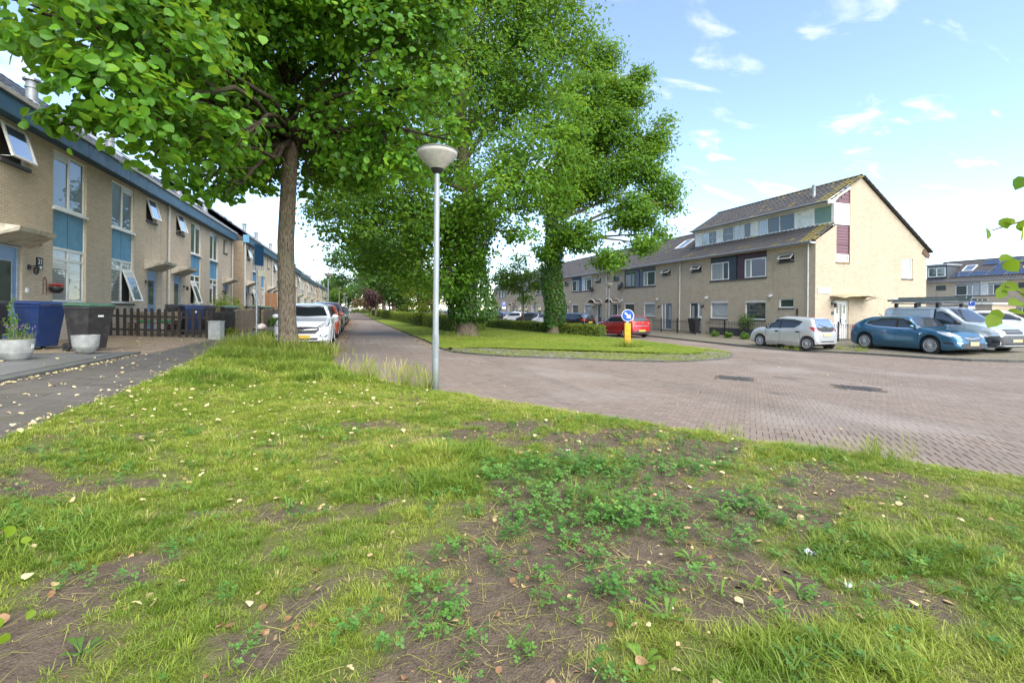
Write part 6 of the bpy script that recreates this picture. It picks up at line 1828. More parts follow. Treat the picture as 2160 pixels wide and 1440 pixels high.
c.lay('rear_glass', [(-.62,1.06),(.62,1.06),(.52,1.36),(-.52,1.36)], 'B', M_GLASS_SKY, .010)
c.plate(False, .74, M_PLATE, .26, .06)
for y in (-.55, .55): mb = MB(); mb.tube([(-1.7,y,1.47),(-1.6,y,1.51),(.2,y,1.52),(.3,y,1.47)], .018, 6); mb.build('roof_rail', M_CHROME, c.t)

# ---- the other parked cars: one dressed hatchback of each kind of use, repainted
def generic(label, paintm, loc, rz, kind='hatch', L=4.0):
    S = {'hatch': spec_hatch(L,1.73,1.48,2.5,.8,wr=.305,hood_z=1.0,nose=.72,tailz=1.02,belt=.94,spokes=8),
         'small': spec_hatch(3.6,1.6,1.48,2.38,.70,wr=.28,hood_z=.98,nose=.70,tailz=1.0,belt=.92,spokes=8),
         'saloon': spec_hatch(4.6,1.8,1.44,2.7,.9,wr=.32,hood_z=.99,nose=.70,tailz=1.02,belt=.94,rear_rake=1.0,roof_r=-.35,spokes=8),
         'suv': spec_hatch(4.4,1.82,1.64,2.64,.88,wr=.35,hood_z=1.14,nose=.84,tailz=1.12,belt=1.06,floor=.22,spokes=8)}[kind]
    c = Car(S, paintm, 'parked_car', label, loc, rz); dress(c, doors=4)
    h0 = S['nose']
    for s_ in (-1, 1):
        c.lay('headlamp', [(s_*.48,h0-.02),(s_*.76,h0-.02),(s_*.79,h0+.14),(s_*.60,h0+.08)], 'F', M_HEAD, .010)
        c.lay('tail_lamp', [(s_*.50,.86),(s_*.76,.82),(s_*.77,.98),(s_*.56,.98)], 'B', M_TAIL, .012)
    c.lay('grille', [(-.45,h0-.16),(.45,h0-.16),(.50,h0-.04),(-.50,h0-.04)], 'F', M_BLACK, .008)
    c.lay('lower_grille', [(-.55,.28),(.55,.28),(.6,.40),(-.6,.40)], 'F', M_BLACK, .008)
    c.plate(False, .62, M_PLATE); c.plate(True, .47, M_PLATE)
    return c.t
W_ = paint('white_car_paint', (.70,.71,.71), .0, .25); BK = paint('black_car_paint', (.010,.010,.012), .2, .2); GY = paint('dark_grey_car_paint', (.05,.055,.065), .4, .28)
SV = paint('silver_car_paint', (.56,.57,.57), .45, .28); LB = paint('light_blue_car_paint', (.06,.24,.42), .3, .28); OR = paint('orange_red_car_paint', (.42,.075,.03), .2, .28); BR = paint('copper_car_paint', (.22,.085,.05), .5, .3)
sc_ = -math.pi/2
generic('orange-red hatchback parked directly behind the white one', OR, (-1.55,23.6,gz(-1.5)), sc_, 'hatch')
generic('copper-brown car parked third in the left row', BR, (-1.55,28.8,gz(-1.5)), sc_, 'suv')
generic('light blue car parked fourth in the left row', LB, (-1.5,34.2,gz(-1.5)), sc_, 'small')
generic('black car parked fifth in the left row', BK, (-1.5,39.2,gz(-1.5)), sc_, 'hatch')
generic('dark grey car parked sixth in the left row', GY, (-1.5,44.6,gz(-1.5)), sc_, 'saloon')
generic('silver car parked seventh in the left row', SV, (-1.5,50.4,gz(-1.5)), sc_, 'hatch')
generic('white car parked eighth in the left row', W_, (-1.5,56.0,gz(-1.5)), sc_, 'hatch')
generic('small white hatchback behind the ivy-clad trunk, before the black estate', W_, (18.3,44.0,gz(18)), math.radians(112), 'small')
generic('dark hatchback with red tail lamps left of the ivy-clad trunk', GY, (18.6,49.4,gz(18)), math.radians(112), 'hatch')
generic('white hatchback next to the disabled parking sign', W_, (18.7,55.2,gz(18)), math.radians(112), 'small')
generic('dark saloon beyond the disabled parking sign', GY, (18.6,61.6,gz(18)), math.radians(112), 'saloon')
generic('far white car at the end of the right-hand row', W_, (18.5,67.8,gz(18)), math.radians(112), 'hatch')
generic('white car cut by the picture edge beyond the van', W_, (37.6,18.2,-.04), math.radians(-60), 'suv')
generic('black car mostly hidden behind the white car at the picture edge', BK, (42.5,21.5,-.04), math.radians(-60), 'suv')
far_l = ['far white car across the road end, leftmost', 'far white car across the road end, second from its left', 'far silver car across the road end', 'far white car across the road end, rightmost']
for k in range(4): generic(far_l[k], [W_, W_, SV, W_][k], (-1.0+k*2.9+ (.3*k), 150+k*.4, .02), math.radians(90+180*(k % 2)), 'hatch')
far_m = ['silver car beyond the median trees, nearest of that group', 'white car beyond the median trees, second of that group', 'dark car beyond the median trees, third of that group', 'white car beyond the median trees, fourth of that group', 'silver car beyond the median trees, last of that group']
for k in range(5): generic(far_m[k], [SV, W_, GY, W_, SV][k], (14.9+.3*k, 74+k*7.0, gz(15)), math.radians(95), 'hatch')
# ================================================================== TREES AND HEDGES
def unit(a): return a/np.maximum(1e-9, np.linalg.norm(a, axis=1, keepdims=True))
T_LIND = (np.array([(0,0,0),(.06,.30,.04),(.40,.47,.07),(.74,.33,.03),(1.06,0,-.08),(.06,-.30,.04),(.40,-.47,.07),(.74,-.33,.03),(.48,0,-.035)]),
          np.array([(0,1,8),(1,2,8),(2,3,8),(3,4,8),(5,0,8),(6,5,8),(7,6,8),(4,7,8)]))
T_DIAM = (np.array([(0,0,0),(.45,.36,.05),(1,0,-.06),(.45,-.36,.05)]), np.array([(0,1,2,3)]))
T_OAK = (np.array([(0,0,0),(.30,.22,.04),(.42,.12,0),(.68,.34,.06),(1.0,0,-.08),(.68,-.34,.06),(.42,-.12,0),(.30,-.22,.04)]), np.array([(0,1,2,7),(7,2,6,7),(2,3,4,6),(6,4,5,6)]))
T_OAK = (T_OAK[0], np.array([(0,1,2),(0,2,6),(0,6,7),(2,3,4),(2,4,6),(6,4,5)]))
def leaf_arrays(C, N, size, tpl, rg, droop=0.0):
    V, F_ = tpl; n = len(C)
    N = unit(N); r = rg.normal(size=(n,3)); r[:,2] -= droop
    T = unit(r-N*np.sum(r*N, 1, keepdims=True)); B = np.cross(N, T)
    P = C[:,None,:]+size[:,None,None]*(V[None,:,0:1]*T[:,None,:]+V[None,:,1:2]*B[:,None,:]+V[None,:,2:3]*N[:,None,:])
    FF = (F_[None]+(np.arange(n)*len(V))[:,None,None]).reshape(-1, F_.shape[1])
    return P.reshape(-1,3), FF, len(V)
def lobe_leaves(lobes, n, rg, sig=.30, per=22, shell=.62, up=.55, flat=.75, wts=None):
    """leaf positions gathered in twig-sized tufts through the outer part of every lobe"""
    L = np.array(lobes); A = L[:,3]**2 if wts is None else L[:,3]**2*wts
    nc = max(1, n//per); k = rg.choice(len(L), nc, p=A/A.sum())
    d = unit(rg.normal(size=(nc,3))); rad = L[k,3]*(shell+(1.04-shell)*rg.random(nc)**.7)
    cc = L[k,:3]+d*rad[:,None]*np.array([1,1,flat]); 
    m = rg.integers(int(per*.45), int(per*1.55), nc); idx = np.repeat(np.arange(nc), m)
    s = sig*(.55+.9*rg.random(nc))[idx]*np.minimum(1, L[k[idx],3]/1.0+.25)
    C = cc[idx]+rg.normal(size=(len(idx),3))*s[:,None]*np.array([1,1,.6])
    out = unit(C-L[k[idx],:3]); N = unit(out*.75+np.array([0,0,up])+rg.normal(size=C.shape)*.55)
    tone = np.clip(.5+.30*rg.normal(size=nc)[idx]+.24*rg.normal(size=len(idx)), 0, 1)
    return C, N, tone
def bark_mat(name, a, b, s=1.0):
    t = NT(name); p = t.obj()
    mp = t.new('ShaderNodeMapping'); mp.inputs['Scale'].default_value = (9*s,9*s,2.2*s); t.link(p, mp.inputs[0])
    n = t.noise(mp.outputs[0], 2.2, 7, .7); n2 = t.noise(p, 1.3, 4)
    c = t.mix(t.mapr(n, .36, .66), a, b); c = t.mix(t.mapr(n2, .5, .7, 0, .5), c, (.12,.13,.06))
    t.set(color=c, rough=.95, spec=.15); t.bump(n, 1.0, .05); return t.m
M_BARK = bark_mat('linden_bark', (.05,.038,.027), (.31,.245,.175), 1.6)
M_LIMB = bark_mat('linden_limb_bark', (.025,.019,.013), (.11,.085,.06), 1.6)
M_BARK2 = bark_mat('oak_bark', (.06,.046,.034), (.27,.21,.15))
L_LIND = leaf_mat('linden_leaf', (.020,.072,.006), (.088,.235,.014), .40, .42, .28, (.19,.35,.02))
L_OAK = leaf_mat('oak_leaf', (.024,.080,.008), (.098,.222,.018), .40, .55, .2, (.20,.33,.028))
L_OAKD = leaf_mat('oak_leaf_dark', (.022,.070,.012), (.07,.165,.022), .3)
L_IVY = leaf_mat('ivy_leaf', (.015,.052,.008), (.06,.15,.016), .25, .4, .35, (.10,.18,.02))
L_YEL = leaf_mat('yellow_green_leaf', (.09,.15,.012), (.26,.31,.02), .42)
L_YNG = leaf_mat('young_leaf', (.045,.12,.012), (.12,.22,.022), .4)
L_PUR = leaf_mat('purple_leaf', (.035,.010,.018), (.12,.03,.055), .25)
L_PINK = leaf_mat('bronze_leaf', (.09,.05,.025), (.26,.17,.08), .3)
L_FAR = leaf_mat('far_leaf', (.030,.080,.022), (.085,.17,.035), .3)
L_HEDGE = leaf_mat('hedge_leaf', (.04,.095,.012), (.19,.235,.028), .25, .5, .3, (.42,.35,.06))
L_BUSH = leaf_mat('bush_leaf', (.03,.075,.01), (.09,.17,.02), .3)

def limb(mb, a, b, r0, r1, rg, n=6, sag=.0, wob=.12):
    a, b = Vector(a), Vector(b); L = (b-a).length; pts = []
    off = Vector(rg.normal(size=3))*L*wob*.5
    for i in range(n+1):
        t = i/n; p = a.lerp(b, t)+off*math.sin(math.pi*t)+Vector((0,0,sag*L*math.sin(math.pi*t)))
        pts.append(p+Vector(rg.normal(size=3))*L*.012*(0 < i < n))
    mb.tube(pts, [r0+(r1-r0)*i/n for i in range(n+1)], 7, cap=False); return pts
def tree(name, label, base, lobes, n, size, tpl, mat, seed, trunk_r, fork_z, group=None, bark=None, droop=.2, sig=.3, per=22, shell=.62, top_r=None, cat='tree', wts=None, singles=0, up=.55, flare=1.4, twigs=True):
    rg = np.random.default_rng(seed); bx, by, bz = base; bark = bark or M_BARK2
    root = thing(name, label, cat, base, 0, group)
    L = [(x-bx, y-by, z-bz, r) for x, y, z, r in lobes]
    mb = MB()
    fz = fork_z; prof = [(0,flare*1.15),(.12,flare),(.35,1.12),(.9,1.0),(fz*.5,.93),(fz*.85,.88),(fz,.86)]
    path = [Vector((.05*math.sin(z*.9+seed), .05*math.cos(z*.7+seed)-.05, z-.08)) for z, k in prof]
    nseg = 18; P = []
    for (z, k), c in zip(prof, path):
        for j in range(nseg):
            a = 2*math.pi*j/nseg; rr = trunk_r*k*(1+.06*math.sin(3*a+seed)+.05*math.sin(5*a+2*z)+(k-1)*.25*math.sin(4*a+seed) if k > 1.02 else 1+.05*math.sin(3*a+seed+z*.3))
            P.append((c.x+rr*math.cos(a), c.y+rr*math.sin(a), c.z))
    mb.add(P, [(i*nseg+j, i*nseg+(j+1)%nseg, (i+1)*nseg+(j+1)%nseg, (i+1)*nseg+j) for i in range(len(prof)-1) for j in range(nseg)])
    mb.build('trunk', bark, root, smooth=True)
    mb = MB(); tip = path[-1]
    mains = []
    zmax = max(l[2] for l in L)
    lead = limb(mb, tip-Vector((0,0,.15)), Vector((0,0,fz+(zmax-fz)*.8)), trunk_r*.85, trunk_r*.15, rg, 8, 0, .06)
    for l in sorted(L, key=lambda q: q[2]):
        c = Vector(l[:3]); h = min(max(.0, (c.z-fz)/max(.1, zmax-fz)*.55), .8); j = int(h*8); st = lead[j]
        L_ = (c-st).length; r0 = max(.03, trunk_r*(.34-.24*h)*min(1, L_/5+.25))
        pts = limb(mb, st, c, r0, .022, rg, 7, .05)
        if twigs:
            for q in range(4):
                e = c+Vector(unit(rg.normal(size=(1,3)))[0])*l[3]*.85; limb(mb, pts[5 if q < 2 else 6], e, .028, .006, rg, 4, 0)
    mb.build('branches', M_LIMB if bark is M_BARK else bark, root, smooth=True)
    C, N, tone = lobe_leaves(L, n, rg, sig, per, shell, up, wts=wts)
    sz = size*(.65+.6*rg.random(len(C)))
    if singles:
        # the leaves that show largest are parts of their own
        w = C+np.array(base); d = np.linalg.norm(w-np.array(CAM), axis=1)
        Zc = cam_depth(w[:,0], w[:,1]); Xc = cam_side(w[:,0], w[:,1]); ok = (Zc > 1) & (np.abs(Xc) < 1.05*Zc) & ((w[:,2]-1.4)/Zc < .64)
        sc_ = np.where(ok, sz/d, 0); sel = np.argsort(-sc_)[:singles]
        protos = []
        for k in range(5):
            me = bpy.data.meshes.new('leaf'); me.from_pydata([tuple(v) for v in tpl[0]], [], [tuple(f) for f in tpl[1]]); me.materials.append(mat)
            a = me.attributes.new('rnd', 'FLOAT', 'POINT'); a.data.foreach_set('value', np.full(len(tpl[0]), .25+.15*k, np.float32)); protos.append(me)
        for i in sel:
            nn = Vector(N[i]).normalized(); r = Vector(rg.normal(size=3)); r.z -= droop; tt = (r-nn*r.dot(nn)).normalized(); bb = nn.cross(tt)
            o = bpy.data.objects.new('leaf', protos[int(rg.integers(5))]); COL.objects.link(o); o.parent = root
            M4 = Matrix((tt, bb, nn)).transposed().to_4x4() @ Matrix.Scale(float(sz[i]), 4); M4.translation = Vector(C[i]); o.matrix_local = M4
        keep = np.ones(len(C), bool); keep[sel] = False; C, N, tone, sz = C[keep], N[keep], tone[keep], sz[keep]
    P, F_, k = leaf_arrays(C, N, sz, tpl, rg, droop)
    np_mesh('crown', P, F_, mat, {'rnd': np.repeat(tone, k)}, parent=root, kind='stuff')
    return root
def ivy(root, rad, z0, z1, n, seed, size=.13, bulge=.35):
    rg = np.random.default_rng(seed); a = rg.random(n)*2*math.pi; z = z0+(z1-z0)*rg.random(n)
    b = 1+bulge*(vnoise(a*2, z, .9, seed)-.3)+.25*np.sin(z*1.3+a)
    r = rad*b*(.75+.3*rg.random(n))*np.clip((z1-z)/1.2+.35, 0, 1)*np.clip((z-z0)/.5+.45, 0, 1)
    C = np.stack([r*np.cos(a), r*np.sin(a), z], 1); N = unit(np.stack([np.cos(a), np.sin(a), np.full(n,.45)], 1)+rg.normal(size=(n,3))*.45)
    P, F_, k = leaf_arrays(C, N, size*(.6+.7*rg.random(n)), T_DIAM, rg, .6)
    np_mesh('ivy', P, F_, L_IVY, {'rnd': np.repeat(np.clip(.45+.3*rg.normal(size=n), 0, 1), k)}, parent=root, kind='stuff')

LIND = [ (-3.1,13.4,6.3,1.20), (-0.15,12.84,5.9,1.25), (1.10,12.27,5.97,1.20), (-1.91,14.32,8.27,2.20), (0.54,12.99,8.28,2.00), (2.01,11.97,6.94,0.90), (-3.16,12.63,4.89,1.00), (2.15,11.40,5.50,0.55), (-0.15,13.21,5.21,0.90), (1.25,12.54,5.16,0.60), (-2.42,14.49,9.83,2.50), (1.78,13.10,9.48,1.60), (-0.70,13.92,11.15,3.00), (-3.49,12.74,6.87,1.60), (-3.56,11.71,7.37,1.90), (-3.46,9.57,6.09,1.20), (-3.82,8.63,5.15,0.90), (-4.29,8.26,5.45,0.70), (-3.35,8.48,4.59,0.70), (-3.02,8.89,4.34,0.70), (-2.76,10.39,4.08,0.70), (-4.31,9.32,5.94,1.10), (-3.73,9.13,4.25,0.22), (-4.14,8.74,4.08,0.18), (-2.59,11.38,4.03,0.40), (-3.23,9.49,5.61,1.00), (-2.53,9.78,4.44,0.80), (-4.23,9.82,7.20,1.40), (-3.39,11.65,8.87,2.20), (-2.75,12.88,5.05,0.75), (-1.27,15.69,5.16,0.50), (0.61,14.02,5.73,1.00), (-2.46,15.03,4.89,0.35), (-3.02,9.74,4.03,0.45), (0.76,12.91,10.28,2.20), (-3.68,10.17,7.23,1.30) ]
OAKA = [ (-1.35,24.67,6.45,1.20), (-0.03,23.18,5.36,1.60), (1.70,23.66,7.17,2.00), (0.96,27.06,4.27,1.40), (3.24,23.15,5.34,2.00), (4.04,23.94,9.12,2.30), (6.23,21.11,6.52,2.20), (8.24,21.50,8.84,2.20), (5.84,24.40,12.71,3.00), (8.68,23.46,13.98,2.80), (10.32,22.92,16.25,1.90), (7.00,24.02,16.47,3.00), (3.60,26.19,14.44,3.00), (9.61,22.10,11.09,1.70), (7.29,20.76,5.00,0.80), (5.30,22.42,3.90,1.20), (9.35,21.13,6.60,0.95), (4.83,24.73,19.70,3.00), (8.64,23.48,19.23,3.00), (10.31,21.87,8.94,1.00), (-0.74,25.52,7.88,1.30), (2.26,24.53,3.58,1.40), (4.14,22.85,2.82,1.20), (0.65,26.11,9.41,1.60) ]
OAKB = [ (13.85,27.02,15.03,1.80), (15.29,26.55,12.94,1.80), (16.41,26.18,15.05,1.10), (16.73,26.07,10.56,1.70), (18.00,25.65,12.07,1.00), (18.17,25.60,9.07,1.30), (15.92,25.28,7.35,1.50), (14.46,26.82,9.64,1.80), (12.91,26.28,5.87,1.30), (18.56,25.47,13.42,0.55), (14.88,27.73,17.82,1.40), (19.03,25.31,7.88,0.60), (14.20,24.80,4.47,0.80), (13.18,28.29,9.28,2.00), (16.05,24.19,5.33,0.70), (10.99,26.91,5.00,0.65), (17.59,24.74,6.21,0.60), (16.97,25.99,16.26,0.60), (14.04,28.01,12.38,1.80), (16.07,27.34,15.50,1.50) ]
OAKC = [ (-1.16,61.46,7.78,2.00), (1.58,60.56,10.12,2.80), (5.45,59.28,7.84,3.00), (2.10,58.28,5.07,1.80), (-1.74,63.76,4.99,1.20), (7.62,58.56,11.92,3.00), (4.39,59.63,3.48,1.50), (-2.90,64.14,7.08,1.00), (6.58,58.90,4.37,1.60) ]
LIND += [(-3.31,14.05,6.48,0.95), (-2.66,14.04,7.13,0.85), (-3.38,12.70,5.66,0.80), (-2.57,14.54,6.06,0.50), (-3.00,14.15,5.50,0.60), (-3.89,16.55,6.01,1.00), (-3.50,18.53,7.31,1.50), (-1.61,17.91,7.16,1.40), (-0.63,16.53,6.43,1.10), (-2.65,18.77,8.86,2.00), (-3.39,13.75,4.55,0.50), (-3.27,16.35,5.50,0.60), (-3.31,12.15,4.05,0.40), (-0.77,16.58,5.81,0.60), (-3.11,18.93,6.81,1.00), (-4.5,16.5,8.5,2.4),(-2,18.5,8,2.6),(.8,17.5,8.5,2.5),(-2,16,11.5,3.0),(-.3,16.6,6.2,1.1),(-3.4,16.2,6.3,1.2),(-1.8,12.2,10.5,2.2),(.9,15.6,6.6,1.4)]
tree('linden_tree', 'large leafy linden in the foreground with furrowed brown trunk by the sidewalk', (-1.89,15.2,gz(-1.89)+.03), LIND, 70000, .142, T_LIND, L_LIND, 21, .24, 6.4, bark=M_BARK, droop=.5, sig=.23, per=44, shell=.55, singles=300, flare=1.25, up=.5)
oa = tree('oak_tree', 'tall spreading tree with ivy-wrapped trunk on the island, nearer the lamp', (5.52,24.1,gz(5.5)+.08), OAKA, 84000, .20, T_OAK, L_OAK, 31, .48, 6.0, sig=.36, per=26, shell=.5, flare=1.5)
ivy(oa, 1.15, .75, 7.2, 14000, 5, .15)
ob_ = tree('oak_tree', 'tall tree with ivy-clad trunk rising out of the clipped hedge', (12.0,28.0,gz(12)+.08), OAKB, 56000, .21, T_OAK, L_OAK, 33, .36, 6.0, sig=.34, per=26, shell=.5)
ivy(ob_, .64, .3, 8.0, 8000, 6, .15)
oc = tree('oak_tree', 'dark ivy-clad tree further down the median beside the road', (5.9,63,gz(6)), OAKC, 16000, .34, T_DIAM, L_OAKD, 35, .55, 5.0, sig=.5, shell=.45)
ivy(oc, .95, .1, 5.5, 2500, 7, .24)
def blob(cx, cy, cz, r, n, seed, sq=1.0, k=.55):
    rg = np.random.default_rng(seed)
    return [(cx+rg.normal()*r*.45, cy+rg.normal()*r*.45, cz+rg.normal()*r*.45*sq, r*(k+.25*rg.random())) for _ in range(n)]
tree('young_maple', 'young yellow-green tree on the median left of the lamp post', (4.8,37.8,gz(4.8)+.05), blob(4.8,37.8,3.4,1.5,9,3,1.5), 7000, .17, T_DIAM, L_YEL, 41, .05, 1.6, sig=.22, twigs=False, flare=1.1, up=.9)
tree('young_tree', 'slim young tree with round green crown in the hedge line', (12.1,33.9,gz(12)+.05), blob(12.1,33.9,3.9,1.45,9,4,1.35), 6000, .17, T_DIAM, L_YNG, 42, .06, 2.2, sig=.22, twigs=False, flare=1.1, up=.8)
tree('plum_tree', 'dark purple-leaved plum tree far along the median', (2.9,75,gz(3)), blob(2.9,75,3.6,1.5,8,5,1.1), 2500, .3, T_DIAM, L_PUR, 43, .12, 1.8, sig=.3, twigs=False)
tree('plum_tree', 'purple-leaved plum tree just left of the dark ivy-clad trunk', (4.3,66,gz(4)), blob(4.3,66,4.3,1.5,8,6,1.2), 2500, .28, T_DIAM, L_PUR, 44, .12, 2.0, sig=.3, twigs=False)
tree('plum_tree', 'bronze-leaved small tree behind the hedge near the pale houses', (9.1,60,gz(9)), blob(9.1,60,2.6,1.3,7,7,.9), 2000, .26, T_DIAM, L_PINK, 45, .1, 1.2, sig=.3, twigs=False)
tree('shrub_tree', 'olive-green small tree at the far end of the median', (2.3,88,gz(2)), blob(2.3,88,3.0,1.6,7,8,1.1), 1800, .34, T_DIAM, L_PINK, 46, .1, 1.2, sig=.3, twigs=False)
med = [(6.2,84,'first far tree on the median past the dark ivy trunk'),(5.6,104,'second far tree on the median past the dark ivy trunk'),(5.2,126,'third far tree on the median past the dark ivy trunk')]
for k, (x, y, lab) in enumerate(med):
    tree('oak_tree', lab, (x, y, gz(x)), blob(x, y, 9, 4.6, 12, 60+k, 1.1), 6500, .5, T_DIAM, L_OAKD if k == 0 else L_FAR, 50+k, .4, 3.6, sig=.7, twigs=False, group='far median trees')
endt = [(-16,178,8,4.5),(-9,172,9,5),(-2.5,180,10,5.5),(4,170,10.5,5.5),(10,176,11,5.5),(17,180,10,5),(-24,190,9,5),(26,172,11,5.5),(35,180,10,5)]
for k, (x, y, h, r) in enumerate(endt):
    tree('far_tree', ORD[k]+' tree from the left in the row closing the street', (x, y, gz(x)), blob(x, y, h*.75, r, 10, 80+k, .9), 4200, .65, T_DIAM, L_FAR, 70+k, .35, 3.0, sig=.9, twigs=False, group='trees closing the street')
tree('street_tree', 'light green tree far down the left roadside behind the lamps', (-3.6,118,gz(-3.6)), blob(-3.6,118,4.2,2.0,8,97,1.3), 2500, .4, T_DIAM, L_YNG, 98, .12, 2, sig=.4, twigs=False)
tree('street_tree', 'green tree beyond the end of the left terrace', (-7.0,150,gz(-7)), blob(-7.0,150,6.0,3.0,9,99,1.2), 3000, .5, T_DIAM, L_FAR, 99, .2, 2.5, sig=.5, twigs=False)

def hedge(label, pts, w, h, dens, seed, name='hedge', zoff=.08, size=.055):
    """clipped hedge: leaves crowd the faces of a soft-edged block that follows pts"""
    rg = np.random.default_rng(seed); base = pts[0]
    t = thing(name, label, 'hedge', (base[0], base[1], gz(base[0])+zoff), 0, 'clipped hedges')
    mb = MB(); acc = []
    Pn = [Vector((p[0], p[1], 0)) for p in pts]
    core = []
    for i, p in enumerate(Pn):
        d = (Pn[min(i+1, len(Pn)-1)]-Pn[max(i-1, 0)]).normalized(); nrm = Vector((-d.y, d.x, 0))
        core.append([(p+nrm*w*.40*s_, z) for s_, z in ((-1,0),(-1.0,h*.6),(-.85,h*.9),(.85,h*.9),(1.0,h*.6),(1,0))])
    vs = [(q.x-base[0], q.y-base[1], gz(q.x)+zoff+z-gz(base[0])-zoff) for c in core for q, z in c]
    fs = [(i*6+k, i*6+k+1, (i+1)*6+k+1, (i+1)*6+k) for i in range(len(core)-1) for k in range(5)]+[(0,1,2,3,4,5), tuple((len(core)-1)*6+k for k in range(6))]
    mb.add(vs, fs); mb.build('twigs', simple('hedge_inside', (.03,.035,.012), .95, var=.4, scale=20), t)
    for i in range(len(Pn)-1):
        a, b = Pn[i], Pn[i+1]; L = (b-a).length; d = (b-a)/L; nrm = Vector((-d.y, d.x, 0))
        n = int(L*(w+2*h)*dens); s = rg.random(n)*L; u = rg.random(n)*(w+2*h)
        off = np.where(u < h, -w/2, np.where(u < h+w, u-h-w/2, w/2)); zz = np.where(u < h, u, np.where(u < h+w, h, u-h-w))
        zz = zz*1.0; bump_ = 1+.10*(fbm(s+i*7, off*3+zz*2, .45, seed)-.5)*2
        X = a.x+d.x*s+nrm.x*off*bump_; Y = a.y+d.y*s+nrm.y*off*bump_; Z = np.array([gz(x) for x in X])-gz(base[0])+zz*(1+.08*(fbm(s, off, .5, seed+3)-.5)*2)
        nx = np.where(u < h, -1, np.where(u < h+w, 0, 1)); nz = ((u >= h) & (u < h+w))*1.0
        N = np.stack([nrm.x*nx, nrm.y*nx, nz+.35], 1)+rg.normal(size=(n,3))*.55
        C = np.stack([X-base[0], Y-base[1], Z], 1)+rg.normal(size=(n,3))*.035
        tone = np.clip(.30+.5*(zz/h)**3*.75+.18*rg.normal(size=n), 0, 1)  # yellow-green top, toned brighter to stand in for light under the oaks
        acc.append((C, N, tone))
    # ends
    for p, q in ((Pn[0], Pn[1]), (Pn[-1], Pn[-2])):
        d = (p-q).normalized(); nrm = Vector((-d.y, d.x, 0)); n = int(w*h*dens*1.2); o = (rg.random(n)-.5)*w; zz = rg.random(n)*h
        C = np.stack([p.x+nrm.x*o-base[0], p.y+nrm.y*o-base[1], zz+gz(p.x)-gz(base[0])], 1)+rg.normal(size=(n,3))*.05
        acc.append((C, np.tile(np.array([d.x, d.y, .35]), (n,1))+rg.normal(size=(n,3))*.5, np.clip(.22+.15*rg.normal(size=n), 0, 1)))
    C = np.concatenate([a[0] for a in acc]); N = np.concatenate([a[1] for a in acc]); tone = np.concatenate([a[2] for a in acc])
    P, F_, k = leaf_arrays(C, N, size*(.7+.7*rg.random(len(C))), T_DIAM, rg, .1)
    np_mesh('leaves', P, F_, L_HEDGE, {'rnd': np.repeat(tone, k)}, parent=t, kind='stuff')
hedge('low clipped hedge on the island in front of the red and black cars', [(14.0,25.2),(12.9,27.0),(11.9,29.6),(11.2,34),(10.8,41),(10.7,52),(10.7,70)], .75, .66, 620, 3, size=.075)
hedge('taller clipped hedge along the median beside the road', [(5.9,27.6),(5.5,34),(5.1,42),(4.7,52),(4.3,64)], .85, .95, 480, 4, size=.085)
hedge('far continuation of the median hedge beside the road', [(4.2,66),(3.9,80),(3.6,100)], .9, 1.0, 160, 5, size=.15)
hedge('short clipped hedge behind the ivy-wrapped trunk', [(6.6,28.4),(8.5,33),(9.6,40),(9.9,52)], .75, .75, 320, 6, size=.085)
hedge('far low hedge crossing the street end', [(-3,138),(3,139),(9,139.5)], 1.2, .9, 60, 7, size=.2)

def bush(label, x, y, z, r, n, mat, seed, size=.06, name='bush', sq=.9, cat='bush'):
    rg = np.random.default_rng(seed); t = thing(name, label, cat, (x, y, z))
    mb = MB(); 
    for k in range(7):
        a = rg.random()*6.28; mb.tube([(0,0,0),(.4*r*math.cos(a),.4*r*math.sin(a),.6*r)], [.012,.005], 5)
    mb.build('stems', M_BARK2, t)
    C, N, tone = lobe_leaves([(rg.normal()*r*.2, rg.normal()*r*.2, r*sq*(.7+.2*rg.normal()), r*.72) for _ in range(5)], n, rg, r*.16, 12, .5)
    C[:,2] = np.maximum(C[:,2], .01)
    P, F_, k = leaf_arrays(C, N, size*(.7+.7*rg.random(len(C))), T_DIAM, rg, .1)
    np_mesh('foliage', P, F_, mat, {'rnd': np.repeat(tone, k)}, parent=t, kind='stuff'); return t
bush('round green bush behind the iron railing of the corner house', 23.2, 23.6, .25, .62, 2600, L_BUSH, 3)
bush('leafy garden shrub between the wooden fences on the left', -5.8, 24.9, gz(-5.8), .75, 1800, L_BUSH, 4, .09)
bush('climbing shrub with yellow leaves against the left terrace beyond the drain pipe', -6.6, 29.5, gz(-6.6)+.3, .95, 2600, L_YEL, 5, .09)
bush('green weeds growing at the fence foot behind the sign pole', -4.2, 28.6, gz(-4.2), .38, 900, L_YNG, 6, .08)
bush('pale green shrub behind the fence near the orange planks', -6.0, 33.0, gz(-6), .8, 1800, L_YNG, 8, .1)
bush('yellow flowering plant at the black fence beside the grey cabinet', -4.25, 19.2, gz(-4.2), .28, 500, L_YEL, 9, .06)
bush('low green groundcover along the iron railing', 21.5, 22.0, gz(21.5)+.08, .35, 900, L_YNG, 10, .07)
for k, yy in enumerate((23.2, 24.3, 20.9)):
    bush(['low weeds along the railing, towards the red car', 'low weeds along the railing, nearest the red car', 'low weeds along the railing behind the silver car'][k], 21.45, yy, gz(21.5)+.08, .30, 700, L_YNG, 20+k, .07)
